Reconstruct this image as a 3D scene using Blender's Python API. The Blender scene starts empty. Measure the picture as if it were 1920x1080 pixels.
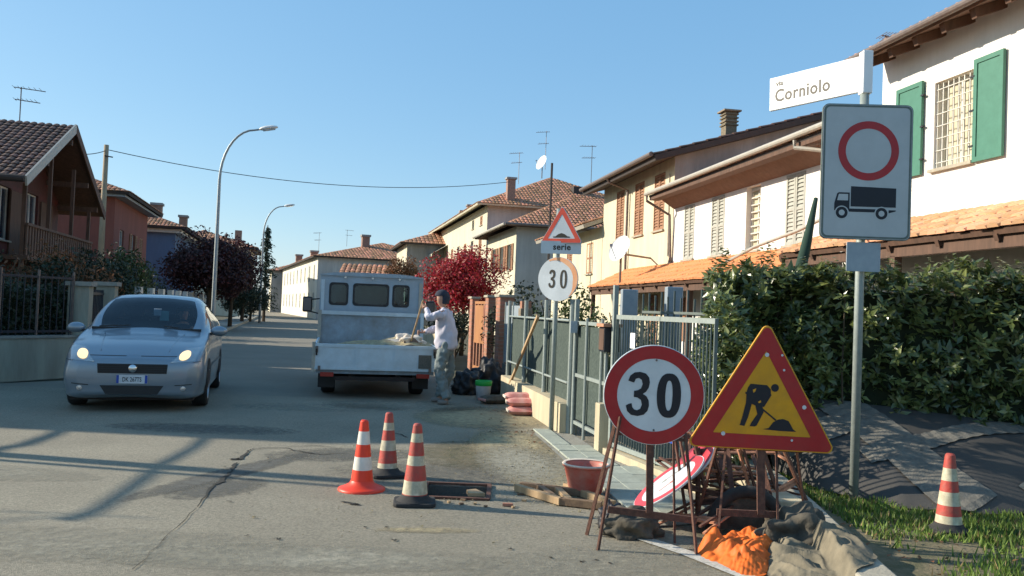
import bpy, math, random
from mathutils import Vector, Matrix, Quaternion, noise
from mathutils.bvhtree import BVHTree
V = Vector
RND = random.Random(11)
sc = bpy.context.scene
col = sc.collection
rad = math.radians

# ------------------------------------------------------------------ camera, sky, sun, exposure
PITCH, ROLL, FPX, EYE = rad(1.54), rad(2.2), 1600.0, 1.45
Fw = V((0, math.cos(PITCH), math.sin(PITCH)))
R0 = V((1, 0, 0)); U0 = R0.cross(Fw)
Up = U0*math.cos(ROLL) - R0*math.sin(ROLL)
Rt = R0*math.cos(ROLL) + U0*math.sin(ROLL)
cam_d = bpy.data.cameras.new('camera'); cam = bpy.data.objects.new('camera', cam_d); col.objects.link(cam)
cam_d.lens = 30.0; cam_d.sensor_width = 36.0; cam_d.clip_start = 0.1; cam_d.clip_end = 3000
cam.matrix_world = Matrix(((Rt.x, Up.x, -Fw.x, 0), (Rt.y, Up.y, -Fw.y, 0), (Rt.z, Up.z, -Fw.z, EYE), (0, 0, 0, 1)))
sc.camera = cam
SUN_EL = rad(24.0)
TO_SUN = V((-0.983*math.cos(SUN_EL), 0.171*math.cos(SUN_EL), math.sin(SUN_EL))).normalized()
w = bpy.data.worlds.new('World'); sc.world = w; w.use_nodes = True
nt = w.node_tree; nt.nodes.clear()
sky = nt.nodes.new('ShaderNodeTexSky'); sky.sky_type = 'NISHITA'; sky.sun_disc = False
sky.sun_elevation = SUN_EL
sky.sun_rotation = math.atan2(TO_SUN.x, TO_SUN.y)
sky.air_density = 1.0; sky.dust_density = 0.4; sky.ozone_density = 2.6; sky.altitude = 100
bg = nt.nodes.new('ShaderNodeBackground'); bg.inputs[1].default_value = 0.122
wo = nt.nodes.new('ShaderNodeOutputWorld')
# sky colour graded per channel: evens out the gradient between zenith and horizon
sky_grade = nt.nodes.new('ShaderNodeVectorMath'); sky_grade.operation = 'MULTIPLY_ADD'
sky_grade.inputs[1].default_value = (0.60, 0.52, 0.38); sky_grade.inputs[2].default_value = (0.46, 1.42, 2.80)
nt.links.new(sky.outputs[0], sky_grade.inputs[0]); nt.links.new(sky_grade.outputs[0], bg.inputs[0]); nt.links.new(bg.outputs[0], wo.inputs[0])
sun_d = bpy.data.lights.new('sun', 'SUN'); sun = bpy.data.objects.new('sun', sun_d); col.objects.link(sun)
sun_d.energy = 5.0; sun_d.angle = rad(0.6); sun_d.color = (1.0, 0.90, 0.74)
sun.rotation_euler = TO_SUN.to_track_quat('Z', 'Y').to_euler()
sc.view_settings.view_transform = 'Standard'; sc.view_settings.look = 'None'
sc.view_settings.exposure = 0.62; sc.view_settings.gamma = 1; sc.view_settings.use_curve_mapping = False
try:
    sc.cycles.use_denoising = True; sc.cycles.max_bounces = 6; sc.cycles.transparent_max_bounces = 12
except Exception: pass

def ray(x, y): return Fw + Rt*((x-960)/FPX) - Up*((y-540)/FPX)
def P(x, y, d):
    v = ray(x, y); return V((0, 0, EYE)) + v*(d/v.y)
def G(x, y, z=0.0):
    v = ray(x, y); return V((0, 0, EYE)) + v*((z-EYE)/v.z)

# ------------------------------------------------------------------ materials
def M(name, c, c2=None, rough=0.7, scale=6.0, bump=0.0, bscale=60.0, metal=0.0, dirt=0.0, dscale=0.7,
      island=0.0, coat=0.0, emis=None, estr=0.0, streak=False, spec=0.4, trans=0.0, det=5.0, dcol=None):
    m = bpy.data.materials.new(name); m.use_nodes = True
    t = m.node_tree; b = t.nodes['Principled BSDF']; L = t.links
    c = V(c)
    if c2 is None: c2 = c*0.8
    tc = t.nodes.new('ShaderNodeTexCoord')
    mp = t.nodes.new('ShaderNodeMapping'); L.new(tc.outputs['Object'], mp.inputs[0])
    if streak: mp.inputs['Scale'].default_value = (1, 1, 0.18)
    n = t.nodes.new('ShaderNodeTexNoise'); n.inputs['Scale'].default_value = scale; n.inputs['Detail'].default_value = det
    n.inputs['Roughness'].default_value = 0.65
    L.new(mp.outputs[0], n.inputs['Vector'])
    rp = t.nodes.new('ShaderNodeValToRGB'); L.new(n.outputs['Fac'], rp.inputs[0])
    rp.color_ramp.elements[0].position = 0.34; rp.color_ramp.elements[1].position = 0.66
    rp.color_ramp.elements[0].color = (*c2, 1); rp.color_ramp.elements[1].color = (*c, 1)
    out = rp.outputs[0]
    if dirt > 0:
        n2 = t.nodes.new('ShaderNodeTexNoise'); n2.inputs['Scale'].default_value = dscale; n2.inputs['Detail'].default_value = 8
        n2.inputs['Roughness'].default_value = 0.7
        L.new(mp.outputs[0], n2.inputs['Vector'])
        r2 = t.nodes.new('ShaderNodeValToRGB'); L.new(n2.outputs['Fac'], r2.inputs[0])
        r2.color_ramp.elements[0].position = 0.38; r2.color_ramp.elements[1].position = 0.62
        dc = dcol or tuple(c*0.45)
        r2.color_ramp.elements[0].color = (1, 1, 1, 1); r2.color_ramp.elements[1].color = (0, 0, 0, 1)
        mu = t.nodes.new('ShaderNodeMath'); mu.operation = 'MULTIPLY'; mu.inputs[1].default_value = dirt
        L.new(r2.outputs[0], mu.inputs[0])
        mx = t.nodes.new('ShaderNodeMixRGB'); L.new(mu.outputs[0], mx.inputs[0]); L.new(out, mx.inputs[1])
        mx.inputs[2].default_value = (*dc, 1); out = mx.outputs[0]
    if island > 0:
        ge = t.nodes.new('ShaderNodeNewGeometry'); oi = t.nodes.new('ShaderNodeObjectInfo')
        ad = t.nodes.new('ShaderNodeMath'); ad.operation = 'ADD'
        L.new(ge.outputs['Random Per Island'], ad.inputs[0]); L.new(oi.outputs['Random'], ad.inputs[1])
        fr = t.nodes.new('ShaderNodeMath'); fr.operation = 'FRACT'; L.new(ad.outputs[0], fr.inputs[0])
        mr = t.nodes.new('ShaderNodeMapRange'); mr.inputs['To Min'].default_value = 1-island; mr.inputs['To Max'].default_value = 1+island
        L.new(fr.outputs[0], mr.inputs[0])
        hs = t.nodes.new('ShaderNodeHueSaturation'); L.new(mr.outputs[0], hs.inputs['Value']); L.new(out, hs.inputs['Color'])
        mh = t.nodes.new('ShaderNodeMapRange'); mh.inputs['To Min'].default_value = 0.5+0.03*island; mh.inputs['To Max'].default_value = 0.5-0.04*island
        L.new(fr.outputs[0], mh.inputs[0]); L.new(mh.outputs[0], hs.inputs['Hue'])
        out = hs.outputs[0]
    L.new(out, b.inputs['Base Color'])
    b.inputs['Roughness'].default_value = rough; b.inputs['Metallic'].default_value = metal
    b.inputs['Specular IOR Level'].default_value = spec
    b.inputs['Coat Weight'].default_value = coat
    if coat: b.inputs['Coat Roughness'].default_value = 0.08
    if emis:
        b.inputs['Emission Color'].default_value = (*emis, 1); b.inputs['Emission Strength'].default_value = estr
    if trans:
        # thin leaf: part of the light passes through
        tr = t.nodes.new('ShaderNodeBsdfTranslucent'); L.new(out, tr.inputs[0])
        ms = t.nodes.new('ShaderNodeMixShader'); ms.inputs[0].default_value = trans
        L.new(b.outputs[0], ms.inputs[1]); L.new(tr.outputs[0], ms.inputs[2])
        L.new(ms.outputs[0], t.nodes['Material Output'].inputs[0])
    if bump > 0:
        nb = t.nodes.new('ShaderNodeTexNoise'); nb.inputs['Scale'].default_value = bscale; nb.inputs['Detail'].default_value = 6
        L.new(mp.outputs[0], nb.inputs['Vector'])
        bp = t.nodes.new('ShaderNodeBump'); bp.inputs['Strength'].default_value = bump; bp.inputs['Distance'].default_value = 0.01
        L.new(nb.outputs['Fac'], bp.inputs['Height']); L.new(bp.outputs[0], b.inputs['Normal'])
    return m

def glass_mat(name, tint=(0.5, 0.6, 0.62), fac=0.25):
    m = bpy.data.materials.new(name); m.use_nodes = True; t = m.node_tree; t.nodes.clear(); L = t.links
    o = t.nodes.new('ShaderNodeOutputMaterial'); tr = t.nodes.new('ShaderNodeBsdfTransparent'); tr.inputs[0].default_value = (*tint, 1)
    gl = t.nodes.new('ShaderNodeBsdfGlossy'); gl.inputs['Roughness'].default_value = 0.03; gl.inputs[0].default_value = (0.9, 0.95, 1, 1)
    lw = t.nodes.new('ShaderNodeLayerWeight'); lw.inputs[0].default_value = fac
    mx = t.nodes.new('ShaderNodeMixShader'); L.new(lw.outputs['Fresnel'], mx.inputs[0]); L.new(tr.outputs[0], mx.inputs[1]); L.new(gl.outputs[0], mx.inputs[2])
    L.new(mx.outputs[0], o.inputs[0]); return m

m_asphalt = M('worn_asphalt', (0.315, 0.282, 0.212), (0.195, 0.174, 0.130), rough=0.9, scale=38, bump=0.8, bscale=160, dirt=0.55, dscale=1.1, dcol=(0.225, 0.20, 0.15), det=12)
def speckle(m, sc_=75, amt=.45, lo=.55, hi=1.35):
    """stone aggregate showing in the binder, plus broad wear"""
    t = m.node_tree; L = t.links; b = t.nodes['Principled BSDF']; src = b.inputs['Base Color'].links[0].from_socket
    tc = t.nodes.new('ShaderNodeTexCoord'); v = t.nodes.new('ShaderNodeTexVoronoi'); v.inputs['Scale'].default_value = sc_; L.new(tc.outputs['Object'], v.inputs['Vector'])
    sp = t.nodes.new('ShaderNodeSeparateColor'); L.new(v.outputs['Color'], sp.inputs[0]); mr = t.nodes.new('ShaderNodeMapRange'); mr.inputs['To Min'].default_value = lo; mr.inputs['To Max'].default_value = hi; L.new(sp.outputs[0], mr.inputs[0])
    n = t.nodes.new('ShaderNodeTexNoise'); n.inputs['Scale'].default_value = .45; n.inputs['Detail'].default_value = 9; n.inputs['Roughness'].default_value = .6; L.new(tc.outputs['Object'], n.inputs['Vector'])
    m2 = t.nodes.new('ShaderNodeMapRange'); m2.inputs['From Min'].default_value = .3; m2.inputs['From Max'].default_value = .7; m2.inputs['To Min'].default_value = .80; m2.inputs['To Max'].default_value = 1.2; L.new(n.outputs['Fac'], m2.inputs[0])
    mm = t.nodes.new('ShaderNodeMath'); mm.operation = 'MULTIPLY'; L.new(mr.outputs[0], mm.inputs[0]); L.new(m2.outputs[0], mm.inputs[1])
    h = t.nodes.new('ShaderNodeHueSaturation'); L.new(src, h.inputs['Color']); L.new(mm.outputs[0], h.inputs['Value']); L.new(h.outputs[0], b.inputs['Base Color'])
speckle(m_asphalt, 95, .3, .78, 1.2)
m_street = M('shade_darkened_asphalt', (0.235, 0.21, 0.165), (0.155, 0.14, 0.11), rough=0.9, scale=38, bump=0.8, bscale=160, dirt=0.5, dscale=0.8, dcol=(0.26, 0.235, 0.185), det=12)  # copy of the worn asphalt, darkened to deepen the shade on the street
m_soil = M('soil', (0.10, 0.085, 0.06), (0.05, 0.06, 0.03), rough=1, scale=3, bump=0.5, bscale=20)
m_verge = M('verge_soil', (0.20, 0.16, 0.10), (0.09, 0.09, 0.045), rough=1, scale=7, bump=0.8, bscale=40)
m_pave = M('pavement_concrete', (0.34, 0.33, 0.28), (0.26, 0.25, 0.22), rough=0.9, scale=18, bump=0.3, bscale=90, dirt=0.4, dscale=2)
m_slab = M('pavement_slab', (0.38, 0.41, 0.35), (0.33, 0.36, 0.31), rough=0.85, scale=40, bump=0.3, bscale=120, island=0.08, dirt=0.3, dscale=5)
m_kerb = M('kerb_concrete', (0.46, 0.42, 0.33), (0.34, 0.31, 0.25), rough=0.9, scale=14, bump=0.4, bscale=60, dirt=0.4, dscale=3)
m_dust = M('sand_dust', (0.36, 0.33, 0.25), (0.22, 0.21, 0.17), rough=1, scale=16, bump=0.6, bscale=90)
m_sand = M('sand', (0.44, 0.37, 0.22), (0.24, 0.20, 0.13), rough=1, scale=14, bump=0.8, bscale=70)
m_patch = M('asphalt_patch', (0.15, 0.145, 0.125), (0.10, 0.10, 0.09), rough=0.95, scale=50, bump=0.6, bscale=200)
m_crack = M('crack_dark', (0.03, 0.03, 0.027), rough=1)
m_white_paint = M('road_paint', (0.62, 0.60, 0.53), (0.32, 0.31, 0.27), rough=0.8, scale=40)
m_white_wall = M('white_render', (0.80, 0.78, 0.74), (0.74, 0.72, 0.67), rough=0.9, scale=3, bump=0.15, bscale=150, dirt=0.3, dscale=1.8, streak=True, dcol=(0.5, 0.47, 0.41))
m_cream = M('cream_render', (0.66, 0.60, 0.43), (0.58, 0.52, 0.37), rough=0.9, scale=3, bump=0.15, bscale=150, dirt=0.4, dscale=1.6, streak=True, dcol=(0.42, 0.37, 0.27))
m_cream2 = M('pale_cream_render', (0.62, 0.58, 0.45), (0.54, 0.5, 0.38), rough=0.9, scale=2, dirt=0.4, dscale=1.3, streak=True, dcol=(0.4, 0.36, 0.27))
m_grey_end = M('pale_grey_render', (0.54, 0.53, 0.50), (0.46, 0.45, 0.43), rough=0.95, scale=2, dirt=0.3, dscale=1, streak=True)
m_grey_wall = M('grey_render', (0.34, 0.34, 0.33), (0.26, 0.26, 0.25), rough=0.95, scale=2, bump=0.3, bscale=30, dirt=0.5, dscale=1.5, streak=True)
m_rose = M('rose_render', (0.27, 0.095, 0.07), (0.23, 0.08, 0.06), rough=0.9, scale=3, dirt=0.3, dscale=1, streak=True)
m_blue = M('blue_render', (0.11, 0.17, 0.28), (0.095, 0.15, 0.25), rough=0.9, scale=3, dirt=0.25, dscale=1, streak=True)
m_far_white = M('far_white_render', (0.74, 0.70, 0.60), (0.62, 0.58, 0.48), rough=0.9, scale=1, dirt=0.3, dscale=0.5, streak=True, dcol=(0.45, 0.42, 0.34))
m_tile = M('terracotta_tile', (0.52, 0.25, 0.13), (0.36, 0.17, 0.095), rough=0.85, scale=5, island=0.38, bump=0.3, bscale=60, dirt=0.35, dscale=2.5, dcol=(0.20, 0.16, 0.11))
m_tile_orange = M('orange_tile', (0.82, 0.33, 0.13), (0.70, 0.27, 0.11), rough=0.85, scale=6, island=0.16, bump=0.2, bscale=60, dirt=0.15, dscale=3, dcol=(0.4, 0.24, 0.14))
m_tile_old = M('weathered_orange_tile', (0.80, 0.40, 0.20), (0.66, 0.32, 0.17), rough=0.9, scale=9, island=0.3, bump=0.4, bscale=60, dirt=0.35, dscale=6, dcol=(0.62, 0.50, 0.34))
m_tile_dark = M('dark_brown_tile', (0.12, 0.065, 0.05), (0.075, 0.045, 0.037), rough=0.8, scale=6, island=0.3)
m_eave_dark = M('dark_eave', (0.055, 0.045, 0.042), rough=0.8, scale=10)
m_wood_brown = M('brown_beam', (0.13, 0.07, 0.045), (0.08, 0.045, 0.03), rough=0.75, scale=12, bump=0.3, bscale=40, streak=True)
m_wood_soffit = M('brown_soffit', (0.19, 0.115, 0.08), (0.14, 0.085, 0.06), rough=0.8, scale=10, streak=True)
m_wood_log = M('log_wall', (0.10, 0.026, 0.02), (0.06, 0.017, 0.013), rough=0.7, scale=8, island=0.2)
m_wood_orange = M('varnished_wood', (0.42, 0.19, 0.075), (0.30, 0.13, 0.05), rough=0.6, scale=10, streak=True)
m_shutter_brown = M('brown_shutter', (0.34, 0.17, 0.09), (0.26, 0.13, 0.07), rough=0.7, scale=14, streak=True)
m_shutter_grey = M('grey_shutter', (0.40, 0.40, 0.35), (0.33, 0.33, 0.29), rough=0.7, scale=14, streak=True)
m_shutter_green = M('green_shutter', (0.055, 0.185, 0.13), (0.045, 0.16, 0.11), rough=0.5, scale=8, bump=0.05)
m_metal_grey = M('galvanised_steel', (0.29, 0.33, 0.31), (0.23, 0.265, 0.25), rough=0.55, metal=0.15, scale=25)
m_fence_green = M('green_grey_paint', (0.14, 0.17, 0.155), (0.10, 0.125, 0.115), rough=0.55, metal=0.1, scale=20)
m_fence_dark = M('dark_iron', (0.03, 0.035, 0.045), rough=0.5, metal=0.2, scale=20)
m_mesh_dark = M('green_screen_cloth', (0.082, 0.105, 0.092), (0.045, 0.062, 0.056), rough=0.85, scale=30, bump=0.5, bscale=90, spec=0.2)
m_gutter = M('gutter_metal', (0.19, 0.15, 0.13), (0.14, 0.11, 0.10), rough=0.5, metal=0.3, scale=10)
m_gutter_lt = M('pale_gutter', (0.42, 0.39, 0.33), rough=0.5, scale=10)
m_rust = M('rusty_steel', (0.16, 0.075, 0.05), (0.08, 0.04, 0.03), rough=0.85, scale=30, bump=0.4, bscale=90, metal=0.1)
m_rust_lt = M('orange_rust_paint', (0.62, 0.29, 0.17), (0.36, 0.16, 0.095), rough=0.85, scale=25, bump=0.3, bscale=80)
m_sign_white = M('sign_white', (0.62, 0.66, 0.68), (0.55, 0.59, 0.61), rough=0.4, scale=6, dirt=0.12, dscale=8, spec=0.5)
m_sign_grey = M('darker_sign_white', (0.46, 0.49, 0.50), (0.41, 0.44, 0.45), rough=0.45, scale=4, dirt=0.2, dscale=5, dcol=(0.36, 0.37, 0.36))  # darker and greyer than the other white sign faces
m_sign_bright = M('name_sign_white', (0.85, 0.85, 0.85), (0.8, 0.8, 0.8), rough=0.4, scale=6)
m_sign_red = M('sign_red', (0.42, 0.018, 0.022), (0.35, 0.015, 0.02), rough=0.4, scale=8, dirt=0.3, dscale=10, dcol=(0.30, 0.05, 0.045))
m_sign_redl = M('faded_sign_red', (0.62, 0.06, 0.075), (0.55, 0.045, 0.06), rough=0.4, scale=8)
m_sign_orange = M('bleached_orange', (0.75, 0.30, 0.12), (0.72, 0.42, 0.25), rough=0.5, scale=9)
m_sign_hump = M('orange_red_sign', (0.70, 0.10, 0.055), (0.62, 0.08, 0.045), rough=0.4, scale=8)
m_sign_yellow = M('sign_yellow', (0.70, 0.33, 0.012), (0.60, 0.27, 0.012), rough=0.4, scale=8, dirt=0.28, dscale=9, dcol=(0.42, 0.24, 0.04))
m_black = M('black_print', (0.012, 0.014, 0.022), rough=0.5)
m_ink_brown = M('brown_print', (0.05, 0.042, 0.03), rough=0.5)
m_grey_plate = M('grey_sign_back', (0.33, 0.38, 0.42), (0.27, 0.32, 0.36), rough=0.5, metal=0.3, scale=10)
m_cone_red = M('cone_red', (0.52, 0.05, 0.035), (0.36, 0.055, 0.045), rough=0.6, scale=22, dirt=0.5, dscale=16, dcol=(0.26, 0.12, 0.085), bump=.2, bscale=50)
m_cone_new = M('bright_cone_red', (0.80, 0.055, 0.022), (0.72, 0.05, 0.02), rough=0.45, scale=10)
m_cone_white = M('cone_white', (0.62, 0.57, 0.42), (0.42, 0.38, 0.27), rough=0.5, scale=20, dirt=0.5, dscale=18, dcol=(0.25, 0.22, 0.15))
m_cone_neww = M('clean_cone_white', (0.72, 0.68, 0.60), (0.60, 0.57, 0.50), rough=0.4, scale=14)
m_rubber = M('black_rubber', (0.025, 0.025, 0.026), (0.04, 0.038, 0.035), rough=0.85, scale=20, bump=0.2, bscale=80)
m_hedge = M('laurel_leaf', (0.175, 0.215, 0.068), (0.055, 0.085, 0.027), rough=0.30, scale=2.5, island=0.6, spec=0.7, trans=0.3)
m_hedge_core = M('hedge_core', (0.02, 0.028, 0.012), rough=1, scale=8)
m_green_leaf = M('green_leaf', (0.085, 0.115, 0.035), (0.04, 0.065, 0.02), rough=0.6, scale=1.5, island=0.45, trans=0.2)
m_dark_leaf = M('dark_leaf', (0.035, 0.05, 0.025), (0.02, 0.03, 0.016), rough=0.6, scale=1.5, island=0.4, trans=0.15)
m_conifer = M('conifer_leaf', (0.035, 0.06, 0.035), (0.02, 0.04, 0.025), rough=0.7, scale=1.5, island=0.35, trans=0.1)
m_red_leaf = M('crimson_leaf', (0.45, 0.032, 0.028), (0.22, 0.018, 0.02), rough=0.55, scale=1.2, island=0.4, trans=0.3)
m_plum_leaf = M('plum_leaf', (0.075, 0.02, 0.018), (0.03, 0.014, 0.016), rough=0.55, scale=1.0, island=0.4, trans=0.2)
m_rust_leaf = M('russet_leaf', (0.22, 0.10, 0.04), (0.12, 0.07, 0.03), rough=0.65, scale=1.5, island=0.4, trans=0.2)
m_bark = M('bark', (0.10, 0.075, 0.05), (0.06, 0.045, 0.03), rough=0.95, scale=10, bump=0.6, bscale=40, streak=True)
m_grass = M('grass_blade', (0.17, 0.27, 0.05), (0.09, 0.15, 0.03), rough=0.6, scale=2.5, island=0.45, trans=0.3)
m_drygrass = M('dry_grass', (0.30, 0.24, 0.11), (0.20, 0.15, 0.07), rough=0.8, scale=3, island=0.4, trans=0.2)
m_tarp = M('dark_sheeting', (0.072, 0.067, 0.061), (0.058, 0.054, 0.050), rough=0.75, scale=4, bump=0.2, bscale=30, dirt=0.2, dscale=3, dcol=(0.05, 0.05, 0.045))
m_tarp2 = M('grey_ribbed_sheeting', (0.19, 0.178, 0.15), (0.12, 0.112, 0.097), rough=0.9, scale=16, bump=0.5, bscale=60, dirt=0.35, dscale=5)
m_orange_bag = M('orange_sack', (0.85, 0.19, 0.025), (0.72, 0.14, 0.02), rough=0.6, scale=5, bump=0.3, bscale=12, trans=0.15)
m_cloth = M('khaki_cloth', (0.215, 0.185, 0.13), (0.13, 0.115, 0.082), rough=0.95, scale=8, bump=0.7, bscale=22)
m_dark_bag = M('black_sack', (0.018, 0.018, 0.022), rough=0.55, scale=5, bump=0.5, bscale=14)
m_stone_bag = M('grimy_sandbag', (0.12, 0.105, 0.08), (0.05, 0.045, 0.036), rough=0.95, scale=9, bump=0.6, bscale=30)
m_cement_red = M('red_paper_sack', (0.55, 0.14, 0.12), (0.60, 0.30, 0.26), rough=0.8, scale=9, dirt=0.3, dscale=7, dcol=(0.62, 0.5, 0.42))
m_cement_pale = M('pale_paper_sack', (0.68, 0.60, 0.50), (0.55, 0.46, 0.38), rough=0.85, scale=10)
m_tub = M('red_tub', (0.52, 0.085, 0.055), (0.44, 0.10, 0.07), rough=0.5, scale=7, dirt=0.4, dscale=6, dcol=(0.5, 0.35, 0.28))
m_bucket = M('white_bucket', (0.6, 0.61, 0.63), (0.5, 0.51, 0.53), rough=0.5, scale=8, dirt=0.3, dscale=6)
m_green = M('green_band', (0.02, 0.42, 0.07), rough=0.5, scale=8)
m_plank = M('raw_plank', (0.46, 0.32, 0.18), (0.33, 0.22, 0.12), rough=0.8, scale=14, streak=True, bump=0.2)
m_plank_dk = M('old_plank', (0.26, 0.17, 0.10), (0.17, 0.11, 0.07), rough=0.85, scale=14, bump=0.3, dirt=0.3, dscale=6)
m_brick = M('red_brick', (0.42, 0.20, 0.13), (0.32, 0.15, 0.10), rough=0.9, scale=20, island=0.2, bump=0.3)
m_mortar = M('mortar', (0.33, 0.30, 0.26), rough=0.95, scale=30)
m_wallcon = M('yellow_concrete', (0.58, 0.50, 0.34), (0.46, 0.39, 0.27), rough=0.9, scale=5, bump=0.3, bscale=60, dirt=0.45, dscale=3, streak=True, dcol=(0.30, 0.26, 0.18))
m_wallleft = M('old_garden_wall', (0.38, 0.37, 0.29), (0.30, 0.29, 0.23), rough=0.9, scale=3, bump=0.3, bscale=50, dirt=0.4, dscale=1.5, streak=True)
m_car = M('silver_blue_paint', (0.23, 0.275, 0.32), (0.22, 0.265, 0.31), rough=0.34, metal=0.5, scale=3, coat=0.7)
m_truck = M('pale_truck_paint', (0.56, 0.66, 0.72), (0.48, 0.57, 0.62), rough=0.5, scale=4, dirt=0.25, dscale=3, dcol=(0.30, 0.29, 0.26))
m_cab = M('cab_paint', (0.33, 0.41, 0.48), (0.28, 0.35, 0.41), rough=0.5, scale=4, dirt=0.25, dscale=3, dcol=(0.26, 0.26, 0.25))
m_truck_bed = M('dirty_bed_paint', (0.32, 0.41, 0.50), (0.22, 0.26, 0.29), rough=0.75, scale=3, dirt=0.45, dscale=4, dcol=(0.20, 0.18, 0.15))
m_blackpl = M('black_plastic', (0.02, 0.02, 0.022), rough=0.5, scale=10)
m_under = M('dark_chassis', (0.035, 0.025, 0.022), rough=0.9, scale=10)
m_tyre = M('tyre_rubber', (0.022, 0.022, 0.022), rough=0.85, scale=20)
m_rim = M('alloy_rim', (0.45, 0.46, 0.48), rough=0.35, metal=0.8)
m_chrome = M('chrome', (0.7, 0.7, 0.72), rough=0.15, metal=1)
m_seat = M('dark_seat', (0.03, 0.032, 0.036), rough=0.9)
m_headlamp = M('headlamp_lit', (0.5, 0.4, 0.25), rough=0.3, emis=(1.0, 0.74, 0.40), estr=0.85)
m_lens = M('lamp_lens', (0.5, 0.5, 0.5), rough=0.15, metal=0.6, coat=0.5)
m_redlens = M('tail_lens', (0.35, 0.03, 0.02), rough=0.3)
m_plate = M('number_plate', (0.60, 0.62, 0.64), rough=0.4)
m_plateblue = M('plate_blue', (0.02, 0.07, 0.36), rough=0.4)
m_skin = M('skin', (0.42, 0.24, 0.17), (0.36, 0.20, 0.14), rough=0.6, scale=20)
m_shirt = M('pale_sweatshirt', (0.58, 0.55, 0.62), (0.48, 0.46, 0.52), rough=0.9, scale=7, bump=0.6, bscale=14)
m_trouser = M('olive_trousers', (0.22, 0.25, 0.24), (0.15, 0.175, 0.17), rough=0.95, scale=6, bump=0.6, bscale=12)
m_cap = M('dark_cap', (0.03, 0.035, 0.055), rough=0.9)
m_shoe = M('work_shoe', (0.22, 0.20, 0.18), rough=0.8)
m_jacket = M('driver_jacket', (0.035, 0.035, 0.04), rough=0.9)
m_dish = M('dish_white', (0.85, 0.85, 0.83), (0.8, 0.8, 0.78), rough=0.4, scale=5)
m_pane = M('window_pane', (0.035, 0.045, 0.06), rough=0.12, spec=0.8, scale=2)
m_curtain = M('curtain_pane', (0.55, 0.50, 0.36), (0.42, 0.38, 0.27), rough=0.5, scale=4, streak=True)
m_frame_w = M('white_frame', (0.62, 0.60, 0.54), rough=0.5)
m_awning = M('pale_awning', (0.72, 0.66, 0.50), rough=0.8)
m_pole_wood = M('wood_pole', (0.36, 0.28, 0.18), (0.26, 0.20, 0.13), rough=0.9, scale=12, streak=True)
m_lamp_metal = M('lamp_post_steel', (0.33, 0.37, 0.38), (0.27, 0.30, 0.31), rough=0.5, metal=0.4, scale=14)
m_lamp_white = M('lamp_head_white', (0.72, 0.72, 0.70), rough=0.5)
m_umbrella = M('dark_green_canvas', (0.02, 0.05, 0.035), rough=0.9)
m_chim = M('chimney_brick', (0.30, 0.19, 0.14), (0.20, 0.13, 0.10), rough=0.95, scale=16, island=0.2)
m_chim_y = M('old_yellow_brick', (0.24, 0.20, 0.14), (0.14, 0.115, 0.08), rough=0.95, scale=16, island=0.25)
g_car = glass_mat('car_glass', (0.68, 0.76, 0.78), 0.32)
g_truck = glass_mat('cab_glass', (0.5, 0.58, 0.6), 0.3)

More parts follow.
